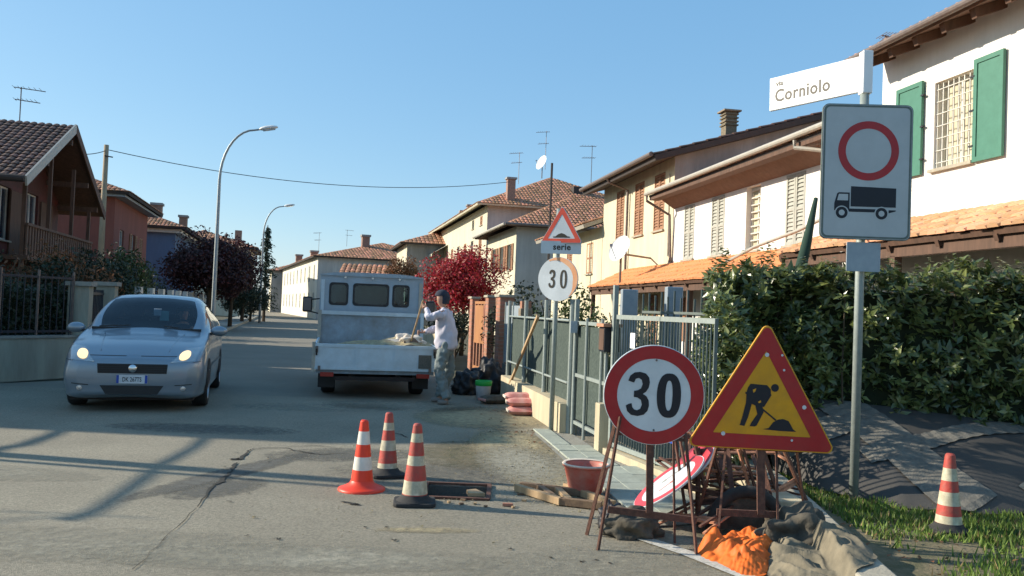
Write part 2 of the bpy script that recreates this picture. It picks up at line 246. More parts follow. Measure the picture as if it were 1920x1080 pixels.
# ------------------------------------------------------------------ object helpers
def tag(o, label=None, cat=None, group=None, kind=None):
    if label: o['label'] = label
    if cat: o['category'] = cat
    if group: o['group'] = group
    if kind: o['kind'] = kind
    return o
def thing(name, label, cat, loc=(0, 0, 0), rz=0.0, group=None):
    o = bpy.data.objects.new(name, None); col.objects.link(o); o.empty_display_size = 0.2
    o.location = loc; o.rotation_euler = (0, 0, rz); return tag(o, label, cat, group)
def wm(o):
    m = Matrix.LocRotScale(o.location, o.rotation_euler, o.scale)
    return wm(o.parent) @ m if o.parent else m
class MB:
    def __init__(s): s.v = []; s.f = []; s.m = []
    def face(s, pts, mi=0):
        n = len(s.v); s.v += [V(p) for p in pts]; s.f.append(tuple(range(n, n+len(pts)))); s.m.append(mi)
    def add(s, vs, fs, mi=0):
        n = len(s.v); s.v += [V(p) for p in vs]
        for f in fs: s.f.append(tuple(i+n for i in f)); s.m.append(mi)
    def bx(s, x0, x1, y0, y1, z0, z1, mi=0, T=None):
        vs = [V((x, y, z)) for z in (z0, z1) for y in (y0, y1) for x in (x0, x1)]
        if T: vs = [T @ p for p in vs]
        s.add(vs, [(0, 2, 3, 1), (4, 5, 7, 6), (0, 1, 5, 4), (2, 6, 7, 3), (0, 4, 6, 2), (1, 3, 7, 5)], mi); return s
    def bar(s, p, q, w, h=None, mi=0, up=(0, 0, 1)):
        p, q = V(p), V(q); h = h or w; d = (q-p); L = d.length; d.normalize(); u = V(up)
        if abs(d.dot(u)) > 0.98: u = V((0, 1, 0))
        r = d.cross(u).normalized(); u = r.cross(d)
        T = Matrix(((r.x, d.x, u.x, p.x), (r.y, d.y, u.y, p.y), (r.z, d.z, u.z, p.z), (0, 0, 0, 1)))
        return s.bx(-w/2, w/2, 0, L, -h/2, h/2, mi, T)
    def tube(s, pts, r, n=8, mi=0, cap=True):
        pts = [V(p) for p in pts]; k = len(pts); rs = r if isinstance(r, (list, tuple)) else [r]*k
        b = len(s.v); ref = None
        for i in range(k):
            d = (pts[min(i+1, k-1)]-pts[max(i-1, 0)]).normalized()
            if ref is None: ref = V((0, 0, 1)) if abs(d.z) < 0.9 else V((1, 0, 0))
            a = d.cross(ref).normalized(); c = a.cross(d).normalized(); ref = c
            for j in range(n):
                t = 2*math.pi*j/n; s.v.append(pts[i]+(a*math.cos(t)+c*math.sin(t))*rs[i])
        for i in range(k-1):
            for j in range(n):
                s.f.append((b+i*n+j, b+i*n+(j+1) % n, b+(i+1)*n+(j+1) % n, b+(i+1)*n+j)); s.m.append(mi)
        if cap:
            s.f.append(tuple(b+j for j in range(n))[::-1]); s.m.append(mi)
            s.f.append(tuple(b+(k-1)*n+j for j in range(n))); s.m.append(mi)
        return s
    def lathe(s, prof, n=24, o=(0, 0, 0), mi=0, T=None):
        o = V(o); b = len(s.v)
        for r, z in prof:
            for j in range(n):
                t = 2*math.pi*j/n; p = V((r*math.cos(t), r*math.sin(t), z)); s.v.append((T @ p if T else p)+o)
        for i in range(len(prof)-1):
            for j in range(n):
                s.f.append((b+i*n+j, b+i*n+(j+1) % n, b+(i+1)*n+(j+1) % n, b+(i+1)*n+j)); s.m.append(mi)
        return s
    def prism(s, pts, T, th, mi=0):
        # pts 2D outline in the plane of T (x, y), thickness along T's z
        n = len(pts); b = len(s.v)
        s.v += [T @ V((x, y, 0)) for x, y in pts] + [T @ V((x, y, th)) for x, y in pts]
        s.f.append(tuple(range(b, b+n))[::-1]); s.m.append(mi); s.f.append(tuple(range(b+n, b+2*n))); s.m.append(mi)
        for i in range(n):
            j = (i+1) % n; s.f.append((b+i, b+j, b+n+j, b+n+i)); s.m.append(mi)
        return s
    def build(s, name, mats, parent=None, smooth=False, world=False, bevel=0, kind=None, fix=True):
        vs = s.v
        if world and parent:
            inv = wm(parent).inverted(); vs = [inv @ p for p in vs]
        me = bpy.data.meshes.new(name); me.from_pydata([tuple(p) for p in vs], [], s.f)
        for m_ in (mats if isinstance(mats, (list, tuple)) else [mats]): me.materials.append(m_)
        if any(s.m): me.polygons.foreach_set('material_index', s.m)
        if smooth: me.polygons.foreach_set('use_smooth', [True]*len(me.polygons))
        me.update(); o = bpy.data.objects.new(name, me); col.objects.link(o)
        if parent: o.parent = parent
        if bevel:
            b = o.modifiers.new('bevel', 'BEVEL'); b.width = bevel; b.segments = 2; b.limit_method = 'ANGLE'; b.angle_limit = rad(40)
        if kind: o['kind'] = kind
        return o
def link_copy(o, parent=None):
    c = o.copy(); col.objects.link(c); c.parent = parent
    for ch in list(o.children): link_copy(ch, c)
    return c
def frameT(o, x, y):
    x = V(x).normalized(); z = x.cross(V(y)).normalized(); y = z.cross(x); o = V(o)
    return Matrix(((x.x, y.x, z.x, o.x), (x.y, y.y, z.y, o.y), (x.z, y.z, z.z, o.z), (0, 0, 0, 1)))
def ngon(r, n=40, cx=0, cy=0, sx=1, sy=1): return [(cx+r*sx*math.cos(2*math.pi*i/n), cy+r*sy*math.sin(2*math.pi*i/n)) for i in range(n)]
def ring(mb, T, outer, inner, z, mi=0):
    n = len(outer)
    for i in range(n):
        j = (i+1) % n
        mb.face([T @ V((*outer[i], z)), T @ V((*outer[j], z)), T @ V((*inner[j], z)), T @ V((*inner[i], z))], mi)
def ribbon(mb, T, pts, wd, z, mi=0):
    pts = [V((*p, 0)) for p in pts]; L = []; k = len(pts)
    for i in range(k):
        d = (pts[min(i+1, k-1)]-pts[max(i-1, 0)]).normalized(); nn = V((-d.y, d.x, 0))
        a = wd/2 if not isinstance(wd, (list, tuple)) else wd[i]/2
        L.append((pts[i]+nn*a, pts[i]-nn*a))
    for i in range(k-1):
        mb.face([T @ (q+V((0, 0, z))) for q in (L[i][1], L[i+1][1], L[i+1][0], L[i][0])], mi)
def digits30(T, h, z, mat, parent, cx=0, cy=0, wr=.54, sr=.19):
    """condensed traffic numerals 3 and 0, height h, centred"""
    mb = MB(); mi = 0
    w_ = h*wr; st = h*sr
    c0 = (cx+h*0.335, cy-.01*h)
    outer = [(c0[0]+w_/2*math.copysign(abs(math.cos(t))**0.8, math.cos(t)), c0[1]+h/2*math.copysign(abs(math.sin(t))**0.9, math.sin(t))) for t in [2*math.pi*i/44 for i in range(44)]]
    inner = [(c0[0]+(w_/2-st)*math.copysign(abs(math.cos(t))**0.8, math.cos(t)), c0[1]+(h/2-st*0.85)*math.copysign(abs(math.sin(t))**0.9, math.sin(t))) for t in [2*math.pi*i/44 for i in range(44)]]
    ring(mb, T, outer, inner, z, mi); mb.build('numeral', mat, parent, world=True); mb = MB()
    o3 = [(357,345),(370,308),(400,285),(438,280),(478,290),(502,318),(508,352),(501,390),(484,418),(462,434),(488,450),(505,480),(508,515),(499,552),(474,580),(430,592),(385,585),(357,560),(346,520),(366,508),(386,503),(392,530),(405,546),(426,551),(447,540),(458,510),(450,477),(425,461),(400,458),(400,437),(400,415),(426,410),(448,396),(458,365),(451,336),(430,323),(409,330),(398,357),(378,351)]
    K = h/312*(wr/.54)**0; sx = wr/.54; mb = MB(); P_ = [(cx-h*.36+(x-427)*K*sx, cy+(436-y)*K) for x, y in o3]
    up = P_[:10]+P_[28:]; lo = P_[9:30]
    tri_strip = []
    outer_ = P_[0:19]; inner_ = [P_[38], P_[37], P_[36], P_[35], P_[34], P_[33], P_[33], P_[32], P_[31], P_[29], P_[27], P_[26], P_[25], P_[25], P_[24], P_[23], P_[22], P_[21], P_[20]]
    inner_[0] = P_[37]
    for i in range(18): mb.face([T @ V((*q, z)) for q in (outer_[i], outer_[i+1], inner_[i+1], inner_[i])])
    mb.face([T @ V((*q, z)) for q in (P_[28], P_[29], P_[30], P_[31], P_[9])]) if False else None
    mb.face([T @ V((*q, z+.0001)) for q in (P_[31], P_[30], P_[29], P_[28], P_[27], P_[9])])
    mb.face([T @ V((*q, z+.00005)) for q in (P_[20], P_[19], P_[18])]); mb.face([T @ V((*q, z+.00005)) for q in (P_[0], P_[38], P_[37])])
    mb.build('numeral', mat, parent, world=True)
def text_mesh(name, s, size, T, mat, parent, offset=0.0, xs=1.0, space=1.0, align='LEFT'):
    cu = bpy.data.curves.new('txt', 'FONT'); cu.body = s; cu.size = size; cu.offset = offset; cu.align_x = align; cu.space_character = space
    cu.resolution_u = 3
    to = bpy.data.objects.new('txt', cu); col.objects.link(to)
    dg = bpy.context.evaluated_depsgraph_get(); me = bpy.data.meshes.new_from_object(to.evaluated_get(dg))
    bpy.data.objects.remove(to); inv = wm(parent).inverted() if parent else Matrix()
    me.transform(inv @ T @ Matrix.Diagonal((xs, 1, 1, 1))); me.materials.clear(); me.materials.append(mat); me.name = name
    o = bpy.data.objects.new(name, me); col.objects.link(o); o.parent = parent; return o

# ------------------------------------------------------------------ architecture helpers
def wall_holes(mb, O, U, N, L, H, holes, dep=0.18, mi=0, mr=0):
    """wall face in plane O + U*u + Z*z, outward normal N, with window openings and their reveals"""
    O, U, N = V(O), V(U), V(N); Z = V((0, 0, 1))
    us = sorted({0, L, *[h[0] for h in holes], *[h[1] for h in holes]}); zs = sorted({0, H, *[h[2] for h in holes], *[h[3] for h in holes]})
    for i in range(len(us)-1):
        for j in range(len(zs)-1):
            a, b, c, d = us[i], us[i+1], zs[j], zs[j+1]
            if any(h[0] <= a+1e-6 and b-1e-6 <= h[1] and h[2] <= c+1e-6 and d-1e-6 <= h[3] for h in holes): continue
            mb.face([O+U*a+Z*c, O+U*b+Z*c, O+U*b+Z*d, O+U*a+Z*d], mi)
    for a, b, c, d in holes:
        p = [O+U*a+Z*c, O+U*b+Z*c, O+U*b+Z*d, O+U*a+Z*d]; q = [x-N*dep for x in p]
        for i in range(4): mb.face([p[i], p[(i+1) % 4], q[(i+1) % 4], q[i]], mr)
def tiles(mb, E, a, s, W, S, li=0, ri=0, pitch=0.2, row=0.42, amp=0.055, mi=0, seg=4, jit=0.012):
    E, a, s = V(E), V(a).normalized(), V(s).normalized(); n = a.cross(s)
    if n.z < 0: n = -n
    nc = max(1, int(W/pitch)); pitch = W/nc
    for i in range(nc):
        x = (i+0.5)*pitch; top = S
        if li > 0 and x < li: top = min(top, S*x/li)
        if ri > 0 and x > W-ri: top = min(top, S*(W-x)/ri)
        nr = max(1, int(math.ceil(top/row-0.3)))
        for j in range(nr):
            y0 = j*row - 0.03; y1 = min((j+1)*row, top+0.05)
            if y1-y0 < 0.08: continue
            jx = RND.uniform(-jit, jit); jy = RND.uniform(-jit, jit)*1.5; b = len(mb.v)
            for (yy, rs, lift) in ((y0+jy, 0.5, 0.028), (y1, 0.42, 0.0)):
                for k in range(seg+1):
                    t = math.pi*k/seg
                    mb.v.append(E+a*(x+jx-math.cos(t)*rs*pitch)+s*yy+n*(math.sin(t)*amp+lift))
            for k in range(seg): mb.f.append((b+k, b+k+1, b+seg+2+k, b+seg+1+k)); mb.m.append(mi)
            mb.f.append(tuple(b+k for k in range(seg+1))); mb.m.append(mi)
def roof_plane(root, E, a, s, W, S, li=0, ri=0, mat=None, pitch=0.2, row=0.42, th=0.1, slabmat=None, amp=0.055):
    E, a, s = V(E), V(a).normalized(), V(s).normalized(); n = a.cross(s)
    if n.z < 0: n = -n
    mb = MB(); pts = [E, E+a*W, E+a*(W-ri)+s*S]+([E+a*li+s*S] if W-ri-li > 0.01 else [])
    lo = [p-n*th for p in pts]; mb.face(pts); mb.face(lo[::-1])
    for i in range(len(pts)):
        j = (i+1) % len(pts); mb.face([pts[i], pts[j], lo[j], lo[i]])
    r = mb.build('roof', slabmat or m_eave_dark, root)
    t = MB(); tiles(t, E+n*0.004, a, s, W, S, li, ri, pitch, row, amp)
    t.build('roof_tiles', mat or m_tile, r, smooth=False, kind='stuff'); return r
def window(root, O, U, N, a, b, c, d, style='pane', dep=0.14, mat=None, sill=True, fw=0.05, paneM=None, nbars=1):
    """everything that fills one opening; O,U,N in local coords of root"""
    O, U, N = V(O), V(U), V(N); Z = V((0, 0, 1))
    T = lambda u, z, n=0: O+U*u+Z*z+N*n
    mb = MB()
    def boxu(m_, u0, u1, z0, z1, n0, n1, mi=0):
        ps = [T(u, z, n) for n in (n0, n1) for z in (z0, z1) for u in (u0, u1)]
        m_.add(ps, [(0, 2, 3, 1), (4, 5, 7, 6), (0, 1, 5, 4), (2, 6, 7, 3), (0, 4, 6, 2), (1, 3, 7, 5)], mi)
    if style in ('pane', 'open'):
        f = MB(); e = 0.003
        boxu(f, a+e, a+fw, c+e, d-e, -dep+.01, -dep+.06); boxu(f, b-fw, b-e, c+e, d-e, -dep+.01, -dep+.06)
        boxu(f, a+fw, b-fw, c+e, c+fw, -dep+.01, -dep+.058); boxu(f, a+fw, b-fw, d-fw, d-e, -dep+.01, -dep+.058)
        for k in range(nbars):
            u = a+(b-a)*(k+1)/(nbars+1); boxu(f, u-fw/2, u+fw/2, c+fw, d-fw, -dep+.012, -dep+.056)
        wdo = f.build('window', m_frame_w, root)
        p = MB(); boxu(p, a+fw*.5, b-fw*.5, c+fw*.5, d-fw*.5, -dep-0.01, -dep+0.02); p.build('pane', paneM or m_pane, wdo)
    if style in ('closed', 'open'):
        wl = (b-a)/2
        for k in range(2):
            if style == 'closed': u0, u1, n0 = a+k*wl+.006, a+(k+1)*wl-.006, -0.03
            else: u0, u1, n0 = (a-wl-.02, a-.02, 0.015) if k == 0 else (b+.02, b+wl+.02, 0.015)
            m_ = MB(); fr = 0.06
            boxu(m_, u0, u0+fr, c+.01, d-.01, n0, n0+.04); boxu(m_, u1-fr, u1, c+.01, d-.01, n0, n0+.04)
            for zz in (c+.01, (c+d)/2-fr/2, d-.01-fr): boxu(m_, u0+fr, u1-fr, zz, zz+fr, n0+.002, n0+.038)
            ns = int((d-c)/0.09)
            for q in range(ns):
                z = c+0.05+(d-c-0.1)*q/ns
                m_.face([T(u0+fr, z, n0+.032), T(u1-fr, z, n0+.032), T(u1-fr, z+.075, n0+.006), T(u0+fr, z+.075, n0+.006)])
            m_.build('shutter', mat or m_shutter_brown, root)
    if sill:
        m_ = MB(); boxu(m_, a-.05, b+.05, c-.05, c-.002, -dep+.02, .07); m_.build('sill', m_kerb, root)
    return boxu
def along(p, ang): return V((math.cos(ang), math.sin(ang), 0))

# ------------------------------------------------------------------ ground, road, pavements
hx0, hx1, hy0, hy1 = -0.62, -0.14, 6.56, 7.06          # the open manhole
def sheet(name, pts, z, m, hole=False):
    mb = MB(); mb.face([(x, y, z) for x, y in pts]); return tag(mb.build(name, m), kind='structure')
def sheet_hole(name, x0, x1, y0, y1, z, m, g=0.0):
    mb = MB(); a, b, c, d = hx0-g, hx1+g, hy0-g, hy1+g
    for (p, q, r, s) in ((x0, x1, y0, c), (x0, x1, d, y1), (x0, a, c, d), (b, x1, c, d)):
        mb.face([(p, r, z), (q, r, z), (q, s, z), (p, s, z)])
    return tag(mb.build(name, m), kind='structure')
sheet_hole('ground', -900, 900, -60, 1600, -0.02, m_soil, 0.05)
# street direction (-0.256, 1): left kerb line X = KL(Y), right fence line X = KR(Y)
KL = lambda y: -3.0-0.256*y
def KR(y):
    pts = [(-5, 2.3), (6.9, 1.68), (8.9, 1.03), (10.25, 0.72), (14.5, -0.02), (25, -2.7), (60, -11.6), (82, -17.6), (100, -23.2), (130, -33.5)]
    for (a, b), (c, d) in zip(pts, pts[1:]):
        if a <= y <= c: return b+(d-b)*(y-a)/(c-a)
    return pts[-1][1]
sheet_hole('road', -70, 2.12, -12, 13.2, 0.0, m_asphalt)
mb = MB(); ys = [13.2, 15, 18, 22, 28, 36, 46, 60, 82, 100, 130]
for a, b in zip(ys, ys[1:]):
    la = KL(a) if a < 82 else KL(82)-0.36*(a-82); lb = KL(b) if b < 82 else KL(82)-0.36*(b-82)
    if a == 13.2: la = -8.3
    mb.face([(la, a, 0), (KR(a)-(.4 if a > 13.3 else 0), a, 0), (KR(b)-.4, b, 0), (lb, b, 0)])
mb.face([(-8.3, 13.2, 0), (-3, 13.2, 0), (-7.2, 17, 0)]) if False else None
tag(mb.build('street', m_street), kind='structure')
# pavement on the left beyond the lamp post, with a pale kerb
mb = MB()
for a, b in zip(ys[3:8], ys[4:9]):
    mb.add([(KL(a)-1.6, a, 0), (KL(a)-.12, a, 0), (KL(b)-.12, b, 0), (KL(b)-1.6, b, 0), (KL(a)-1.6, a, .12), (KL(a)-.12, a, .12), (KL(b)-.12, b, .12), (KL(b)-1.6, b, .12)],
           [(4, 5, 6, 7), (0, 1, 5, 4), (1, 2, 6, 5)])
tag(mb.build('pavement', m_pave), kind='structure')
mb = MB()
for a, b in zip(ys[3:8], ys[4:9]):
    mb.add([(KL(a)-.118, a, 0), (KL(a), a, 0), (KL(b), b, 0), (KL(b)-.118, b, 0), (KL(a)-.118, a, .125), (KL(a), a, .125), (KL(b), b, .125), (KL(b)-.118, b, .125)],
           [(4, 5, 6, 7), (0, 1, 5, 4), (1, 2, 6, 5), (3, 0, 4, 7)])
tag(mb.build('kerb', m_kerb), kind='structure')
# asphalt on the wide corner left of the street mouth
sheet('road', [(-30, 13.2), (-8.3, 13.2), (-7.2, 15.8), (-9, 15), (-30, 15)], -0.004, m_asphalt)
# manhole pit
mb = MB(); e = 0.0
a, b, c, d = hx0, hx1, hy0, hy1
for p, q in (((a, c), (b, c)), ((b, c), (b, d)), ((b, d), (a, d)), ((a, d), (a, c))):
    mb.face([(*p, 0), (*q, 0), (*q, -.5), (*p, -.5)])
mb.face([(a, c, -.5), (b, c, -.5), (b, d, -.5), (a, d, -.5)])
tag(mb.build('manhole_pit', m_patch), kind='structure')
# resurfaced patches, dust and stains with their own outline
def blob(name, cx, cy, rx, ry, z, m, seed, ang=0, n=48, rough=.25):
    mb = MB(); pts = []
    for i in range(n):
        t = 2*math.pi*i/n; k = 1+rough*noise.noise(V((math.cos(t)*1.7+seed, math.sin(t)*1.7, seed)))*2
        x, y = rx*k*math.cos(t), ry*k*math.sin(t)
        pts.append((cx+x*math.cos(ang)-y*math.sin(ang), cy+x*math.sin(ang)+y*math.cos(ang), z))
    mb.face(pts); return mb.build(name, m)
def feather(m, k=1.5):
    """a stain whose edge breaks up into the asphalt: noise cut-out"""
    m2 = m.copy(); t = m2.node_tree; L = t.links; out = t.nodes['Material Output']; b = t.nodes['Principled BSDF']
    n = t.nodes.new('ShaderNodeTexNoise'); n.inputs['Scale'].default_value = 11; n.inputs['Detail'].default_value = 12; n.inputs['Roughness'].default_value = .8
    tc = t.nodes.new('ShaderNodeTexCoord'); L.new(tc.outputs['Object'], n.inputs['Vector'])
    vc = t.nodes.new('ShaderNodeAttribute'); vc.attribute_name = 'edge'
    ad = t.nodes.new('ShaderNodeMath'); ad.operation = 'ADD'; L.new(n.outputs['Fac'], ad.inputs[0]); L.new(vc.outputs['Fac'], ad.inputs[1])
    rp = t.nodes.new('ShaderNodeValToRGB'); rp.color_ramp.elements[0].position = .60; rp.color_ramp.elements[1].position = 1.0; L.new(ad.outputs[0], rp.inputs[0])
    tr = t.nodes.new('ShaderNodeBsdfTransparent'); mx = t.nodes.new('ShaderNodeMixShader')
    L.new(rp.outputs[0], mx.inputs[0]); L.new(tr.outputs[0], mx.inputs[1]); L.new(b.outputs[0], mx.inputs[2]); L.new(mx.outputs[0], out.inputs[0])
    return m2
f_dust, f_patch, f_verge, f_sand = feather(m_dust), feather(m_patch), feather(m_verge), feather(m_sand)
def stain(name, cx, cy, rx, ry, z, m, ang=0, peak=0.55):
    mb = MB(); n = 32; vs = [(cx, cy, z)]; rings = (0.4, 0.75, 1.0)
    for r in rings:
        for i in range(n):
            t = 2*math.pi*i/n; x, y = rx*r*math.cos(t), ry*r*math.sin(t)
            vs.append((cx+x*math.cos(ang)-y*math.sin(ang), cy+x*math.sin(ang)+y*math.cos(ang), z))
    fs = [(0, 1+i, 1+(i+1) % n) for i in range(n)]
    for k in range(2):
        for i in range(n):
            j = (i+1) % n; fs.append((1+k*n+i, 1+(k+1)*n+i, 1+(k+1)*n+j, 1+k*n+j))
    mb.add(vs, fs); o = mb.build(name, m, kind='stuff'); at = o.data.attributes.new('edge', 'FLOAT', 'POINT')
    vals = [peak] + [peak*(1-r**2.2)-(0.25 if r == 1 else 0) for r in rings for i in range(n)]
    at.data.foreach_set('value', vals); tag(o, kind='structure'); return o
stain('dirt_stain', 0.15, 8.2, .55, 1.4, 0.006, f_dust, .15, .5)
stain('dirt_stain', -0.3, 11.6, 1.2, 1.5, 0.004, f_sand, .0, .55)
stain('dirt_stain', .05, 9.2, .55, 1.6, 0.0045, f_sand, .1, .62)
stain('dirt_stain', .35, 7.6, .45, 1.2, 0.005, f_sand, .12, .62)
stain('dirt_stain', -.3, 8.6, .8, 1.1, 0.0035, f_verge, .1, .42)
stain('dirt_stain', -1.5, 12.6, 1.5, .9, 0.004, f_dust, .1, .45)
stain('dirt_stain', -2.6, 12.0, 1.6, .7, 0.004, f_dust, .2, .3)
stain('dirt_stain', .55, 5.0, 1.3, .5, 0.004, f_dust, .4, .3)
stain('dirt_stain', -.5, 5.6, .45, .10, 0.004, f_sand, .1, .42)
stain('dirt_stain', -3.4, 9.6, 1.4, .5, 0.002, f_patch, .0, .35)
stain('dirt_stain', -1.55, 8.3, 1.0, .5, 0.002, f_patch, .3, .38)
stain('dirt_stain', -2.2, 6.6, .35, .6, 0.002, f_patch, -.5, .42)
stain('dirt_stain', -2.5, 5.0, 1.8, .5, 0.004, f_dust, .0, .35)
stain('dirt_stain', 1.7, 5.4, .6, 1.2, 0.004, f_verge, .0, .5)
stain('dirt_stain', -2.3, 7.2, .22, 1.5, 0.0025, f_patch, -.35, .5)
stain('dirt_stain', -.4, 7.6, 1.5, .8, 0.0028, f_patch, .1, .30)
stain('dirt_stain', -1.2, 4.9, 1.6, .35, 0.0031, f_dust, .05, .45)
stain('dirt_stain', -4.4, 6.9, 1.6, .4, 0.0033, f_dust, -.1, .40)
def crack(pts, ws, nm='crack'):
    P3 = [G(*q) for q in pts]; mb = MB(); L = []
    fine = []
    for i in range(len(P3)-1):
        for k in range(6):
            t = k/6; p = P3[i].lerp(P3[i+1], t); wv = .85*(ws[i]+(ws[i+1]-ws[i])*t)
            fine.append((p+V((RND.uniform(-.012, .012), RND.uniform(-.02, .02), 0)), wv*RND.uniform(.5, 1.3)))
    fine.append((P3[-1], 0.002))
    for i, (p, wv) in enumerate(fine):
        q = fine[min(i+1, len(fine)-1)][0]-fine[max(i-1, 0)][0]; nn = V((-q.y, q.x, 0)).normalized()
        L.append((p+nn*wv+V((0, 0, .0075)), p-nn*wv+V((0, 0, .0075))))
    for i in range(len(L)-1): mb.face([L[i][0], L[i][1], L[i+1][1], L[i+1][0]])
    return tag(mb.build(nm, m_crack), kind='structure')
crack([(370, 952), (400, 912), (412, 905), (432, 885), (445, 868)], [.004, .014, .028, .018, .02])
crack([(432, 862), (452, 861), (463, 848), (475, 842), (530, 840), (575, 850), (600, 853), (650, 850)], [.03, .035, .012, .01, .01, .014, .01, .008])
crack([(540, 838), (590, 836), (640, 842)], [.006, .01, .004])
crack([(250, 1070), (310, 1010), (368, 955)], [.003, .003, .004])
crack([(640, 942), (660, 946), (672, 948)], [.02, .022, .014])
crack([(735, 812), (750, 815), (765, 822)], [.008, .014, .008])
for q in range(26):
    x, y = RND.uniform(380, 1150), RND.uniform(830, 1070); crack([(x, y), (x+RND.uniform(4, 11), y+RND.uniform(-2, 2))], [.006, .009], 'pothole_mark')
# painted edge line at the corner
a, b, c = G(1195, 1010), G(1290, 1040), G(1440, 1100)
mb = MB(); ribbon(mb, Matrix(), [(a.x-.05, a.y+.1), (b.x, b.y), (c.x, c.y), (c.x+.35, c.y-.8)], .11, .0095)
tag(mb.build('painted_line', m_white_paint), kind='structure')

# pavement of small slabs in front of the fence; every slab its own piece
pv = tag(MB().bx(0, 1, 0, 1, -.3, .006).build('pavement', m_pave), kind='structure')
pv.data.clear_geometry()
bmv = [(0.34, 10.6), (0.34, 10.1), (.6, 8.2), (.92, 6.3), (1.05, 5.9), (1.72, 6.2), (1.62, 6.9), (1.02, 8.85), (.8, 10.2), (.72, 10.6)]
pv.data.from_pydata([(x, y, .008) for x, y in bmv], [], [tuple(range(len(bmv)))]); pv.data.materials.clear(); pv.data.materials.append(m_pave)
sl = MB().bx(-.1005, .1005, -.195, .195, 0, .02); proto = None
def lx(y): return .36+(10.2-y)*.145 if y > 5.9 else 1
for j in range(11):
    y = 6.3+j*.395
    for i in range(5):
        x = lx(y)+.10+i*.205
        if x+.09 > KR(y)-.06: continue
        if proto is None: o = proto = sl.build('slab', m_slab, pv, bevel=.003)
        else: o = proto.copy(); col.objects.link(o); o.parent = pv
        o.location = (x, y, .010+RND.uniform(0, .004)); o.rotation_euler = (RND.uniform(-.01, .01), RND.uniform(-.01, .01), .145+RND.uniform(-.01, .01))
# kerb round the grassy corner: separate kerbstones
kb = tag(MB().build('kerb', m_kerb), kind='structure')
kp = [(1.95, 4.0), (2.07, 5.3), (2.2, 6.3), (2.28, 7.2), (2.3, 8.2), (2.25, 9.2)]
kpro = None
for a, b in zip(kp, kp[1:]):
    dv = V((b[0]-a[0], b[1]-a[1], 0)); n = max(1, round(dv.length/.95)); ang = math.atan2(-dv.x, dv.y)
    for i in range(n):
        p = V((*a, 0))+dv*((i+.5)/n)
        mb = MB(); h = dv.length/n/2-.006; mb.bx(-.12, .10, -h, h, -.05, .13)
        o = mb.build('kerbstone', m_kerb, kb, bevel=.015); o.location = (p.x, p.y, RND.uniform(-.004, .004)); o.rotation_euler = (0, 0, ang+RND.uniform(-.01, .01))
sheet('verge', [(2.1, -3), (2.1, 4.0), (2.2, 5.3), (2.33, 6.3), (2.42, 7.2), (2.43, 9), (5, 10), (14, 9), (14, -3)], 0.05, m_verge)

# ------------------------------------------------------------------ houses on the right
O0 = V((6.25, 14.6, 0)); DR = V((-.18, 1, 0)).normalized(); NR = V((DR.y, -DR.x, 0)); RZ = math.atan2(-DR.x, DR.y)
def rpt(s, off=0, z=0): return O0+DR*s-NR*off+V((0, 0, z))
# H1 white house with green shutters (near end outside the frame)
h1 = thing('house', 'white house with open green shutters and barred upper window at the far right', 'house', rpt(-9), RZ)
c1 = math.cos(rad(22)); s1 = math.sin(rad(22))
win1 = (6.77, 7.63, 3.9, 5.26)
mb = MB(); wall_holes(mb, (0, 0, 0), (0, 1, 0), (-1, 0, 0), 9, 6.1, [win1, (6.2, 7.3, .2, 2.1), (3.5, 4.4, .9, 2.1)], .24)
mb.face([(0, 0, 0), (9, 0, 0), (9, 0, 6.1), (4.5, 0, 7.9), (0, 0, 6.1)]); mb.face([(0, 9, 0), (9, 9, 0), (9, 9, 6.1), (4.5, 9, 7.9), (0, 9, 6.1)][::-1]); mb.face([(9, 0, 0), (9, 9, 0), (9, 9, 6.1), (9, 0, 6.1)])
mb.build('wall', m_white_wall, h1)
bxu = window(h1, (0, 0, 0), (0, 1, 0), (-1, 0, 0), *win1, style='pane', dep=.2, paneM=m_curtain, nbars=1)
for k in range(8):
    u = 6.79+.82*k/7; m_ = MB(); bxu(m_, u-.009, u+.009, 3.915, 5.245, -.06, -.042); m_.build('grille_bar', m_frame_w, h1)
for k in range(7):
    z = 4.0+1.15*k/6; m_ = MB(); bxu(m_, 6.775, 7.625, z-.006, z+.006, -.041, -.029); m_.build('grille_bar', m_frame_w, h1)
for (u0, u1) in ((6.12, 6.70), (7.86, 8.52)):
    m_ = MB(); bxu(m_, u0, u1, 3.86, 5.36, .02, .05); bxu(m_, u0, u0+.07, 3.86, 5.36, .0505, .066); bxu(m_, u1-.07, u1, 3.86, 5.36, .0505, .066)
    bxu(m_, u0+.07, u1-.07, 5.29, 5.36, .0505, .066); bxu(m_, u0+.07, u1-.07, 3.86, 3.93, .0505, .066)
    sh = m_.build('shutter', m_shutter_green, h1)
    for z in (4.1, 4.62, 5.12):
        m_ = MB(); bxu(m_, u1-.02 if u0 < 7 else u0-.05, u1+.07 if u0 < 7 else u0+.02, z-.012, z+.012, .03, .072); m_.build('hinge', m_black, sh)
window(h1, (0, 0, 0), (0, 1, 0), (-1, 0, 0), 6.2, 7.3, .2, 2.1, style='closed', mat=m_shutter_brown, sill=False)
window(h1, (0, 0, 0), (0, 1, 0), (-1, 0, 0), 3.5, 4.4, .9, 2.1, style='closed', mat=m_shutter_brown)
roof_plane(h1, (-.62, -.3, 5.93), (0, 1, 0), (c1, 0, s1), 9.35, 5.6, mat=m_tile_old, slabmat=m_wood_soffit, th=.07)
roof_plane(h1, (9.62, -.3, 5.93), (0, 1, 0), (-c1, 0, s1), 9.35, 5.5, mat=m_tile_old, slabmat=m_wood_soffit, th=.07, row=.8)
for k in range(15):
    y = 8.70-.628*k
    if y < .1: break
    m_ = MB(); m_.bar((-.5, y, 5.82), (.15, y, 5.82+.65*.404), .10, .14); m_.build('rafter', m_wood_brown, h1)
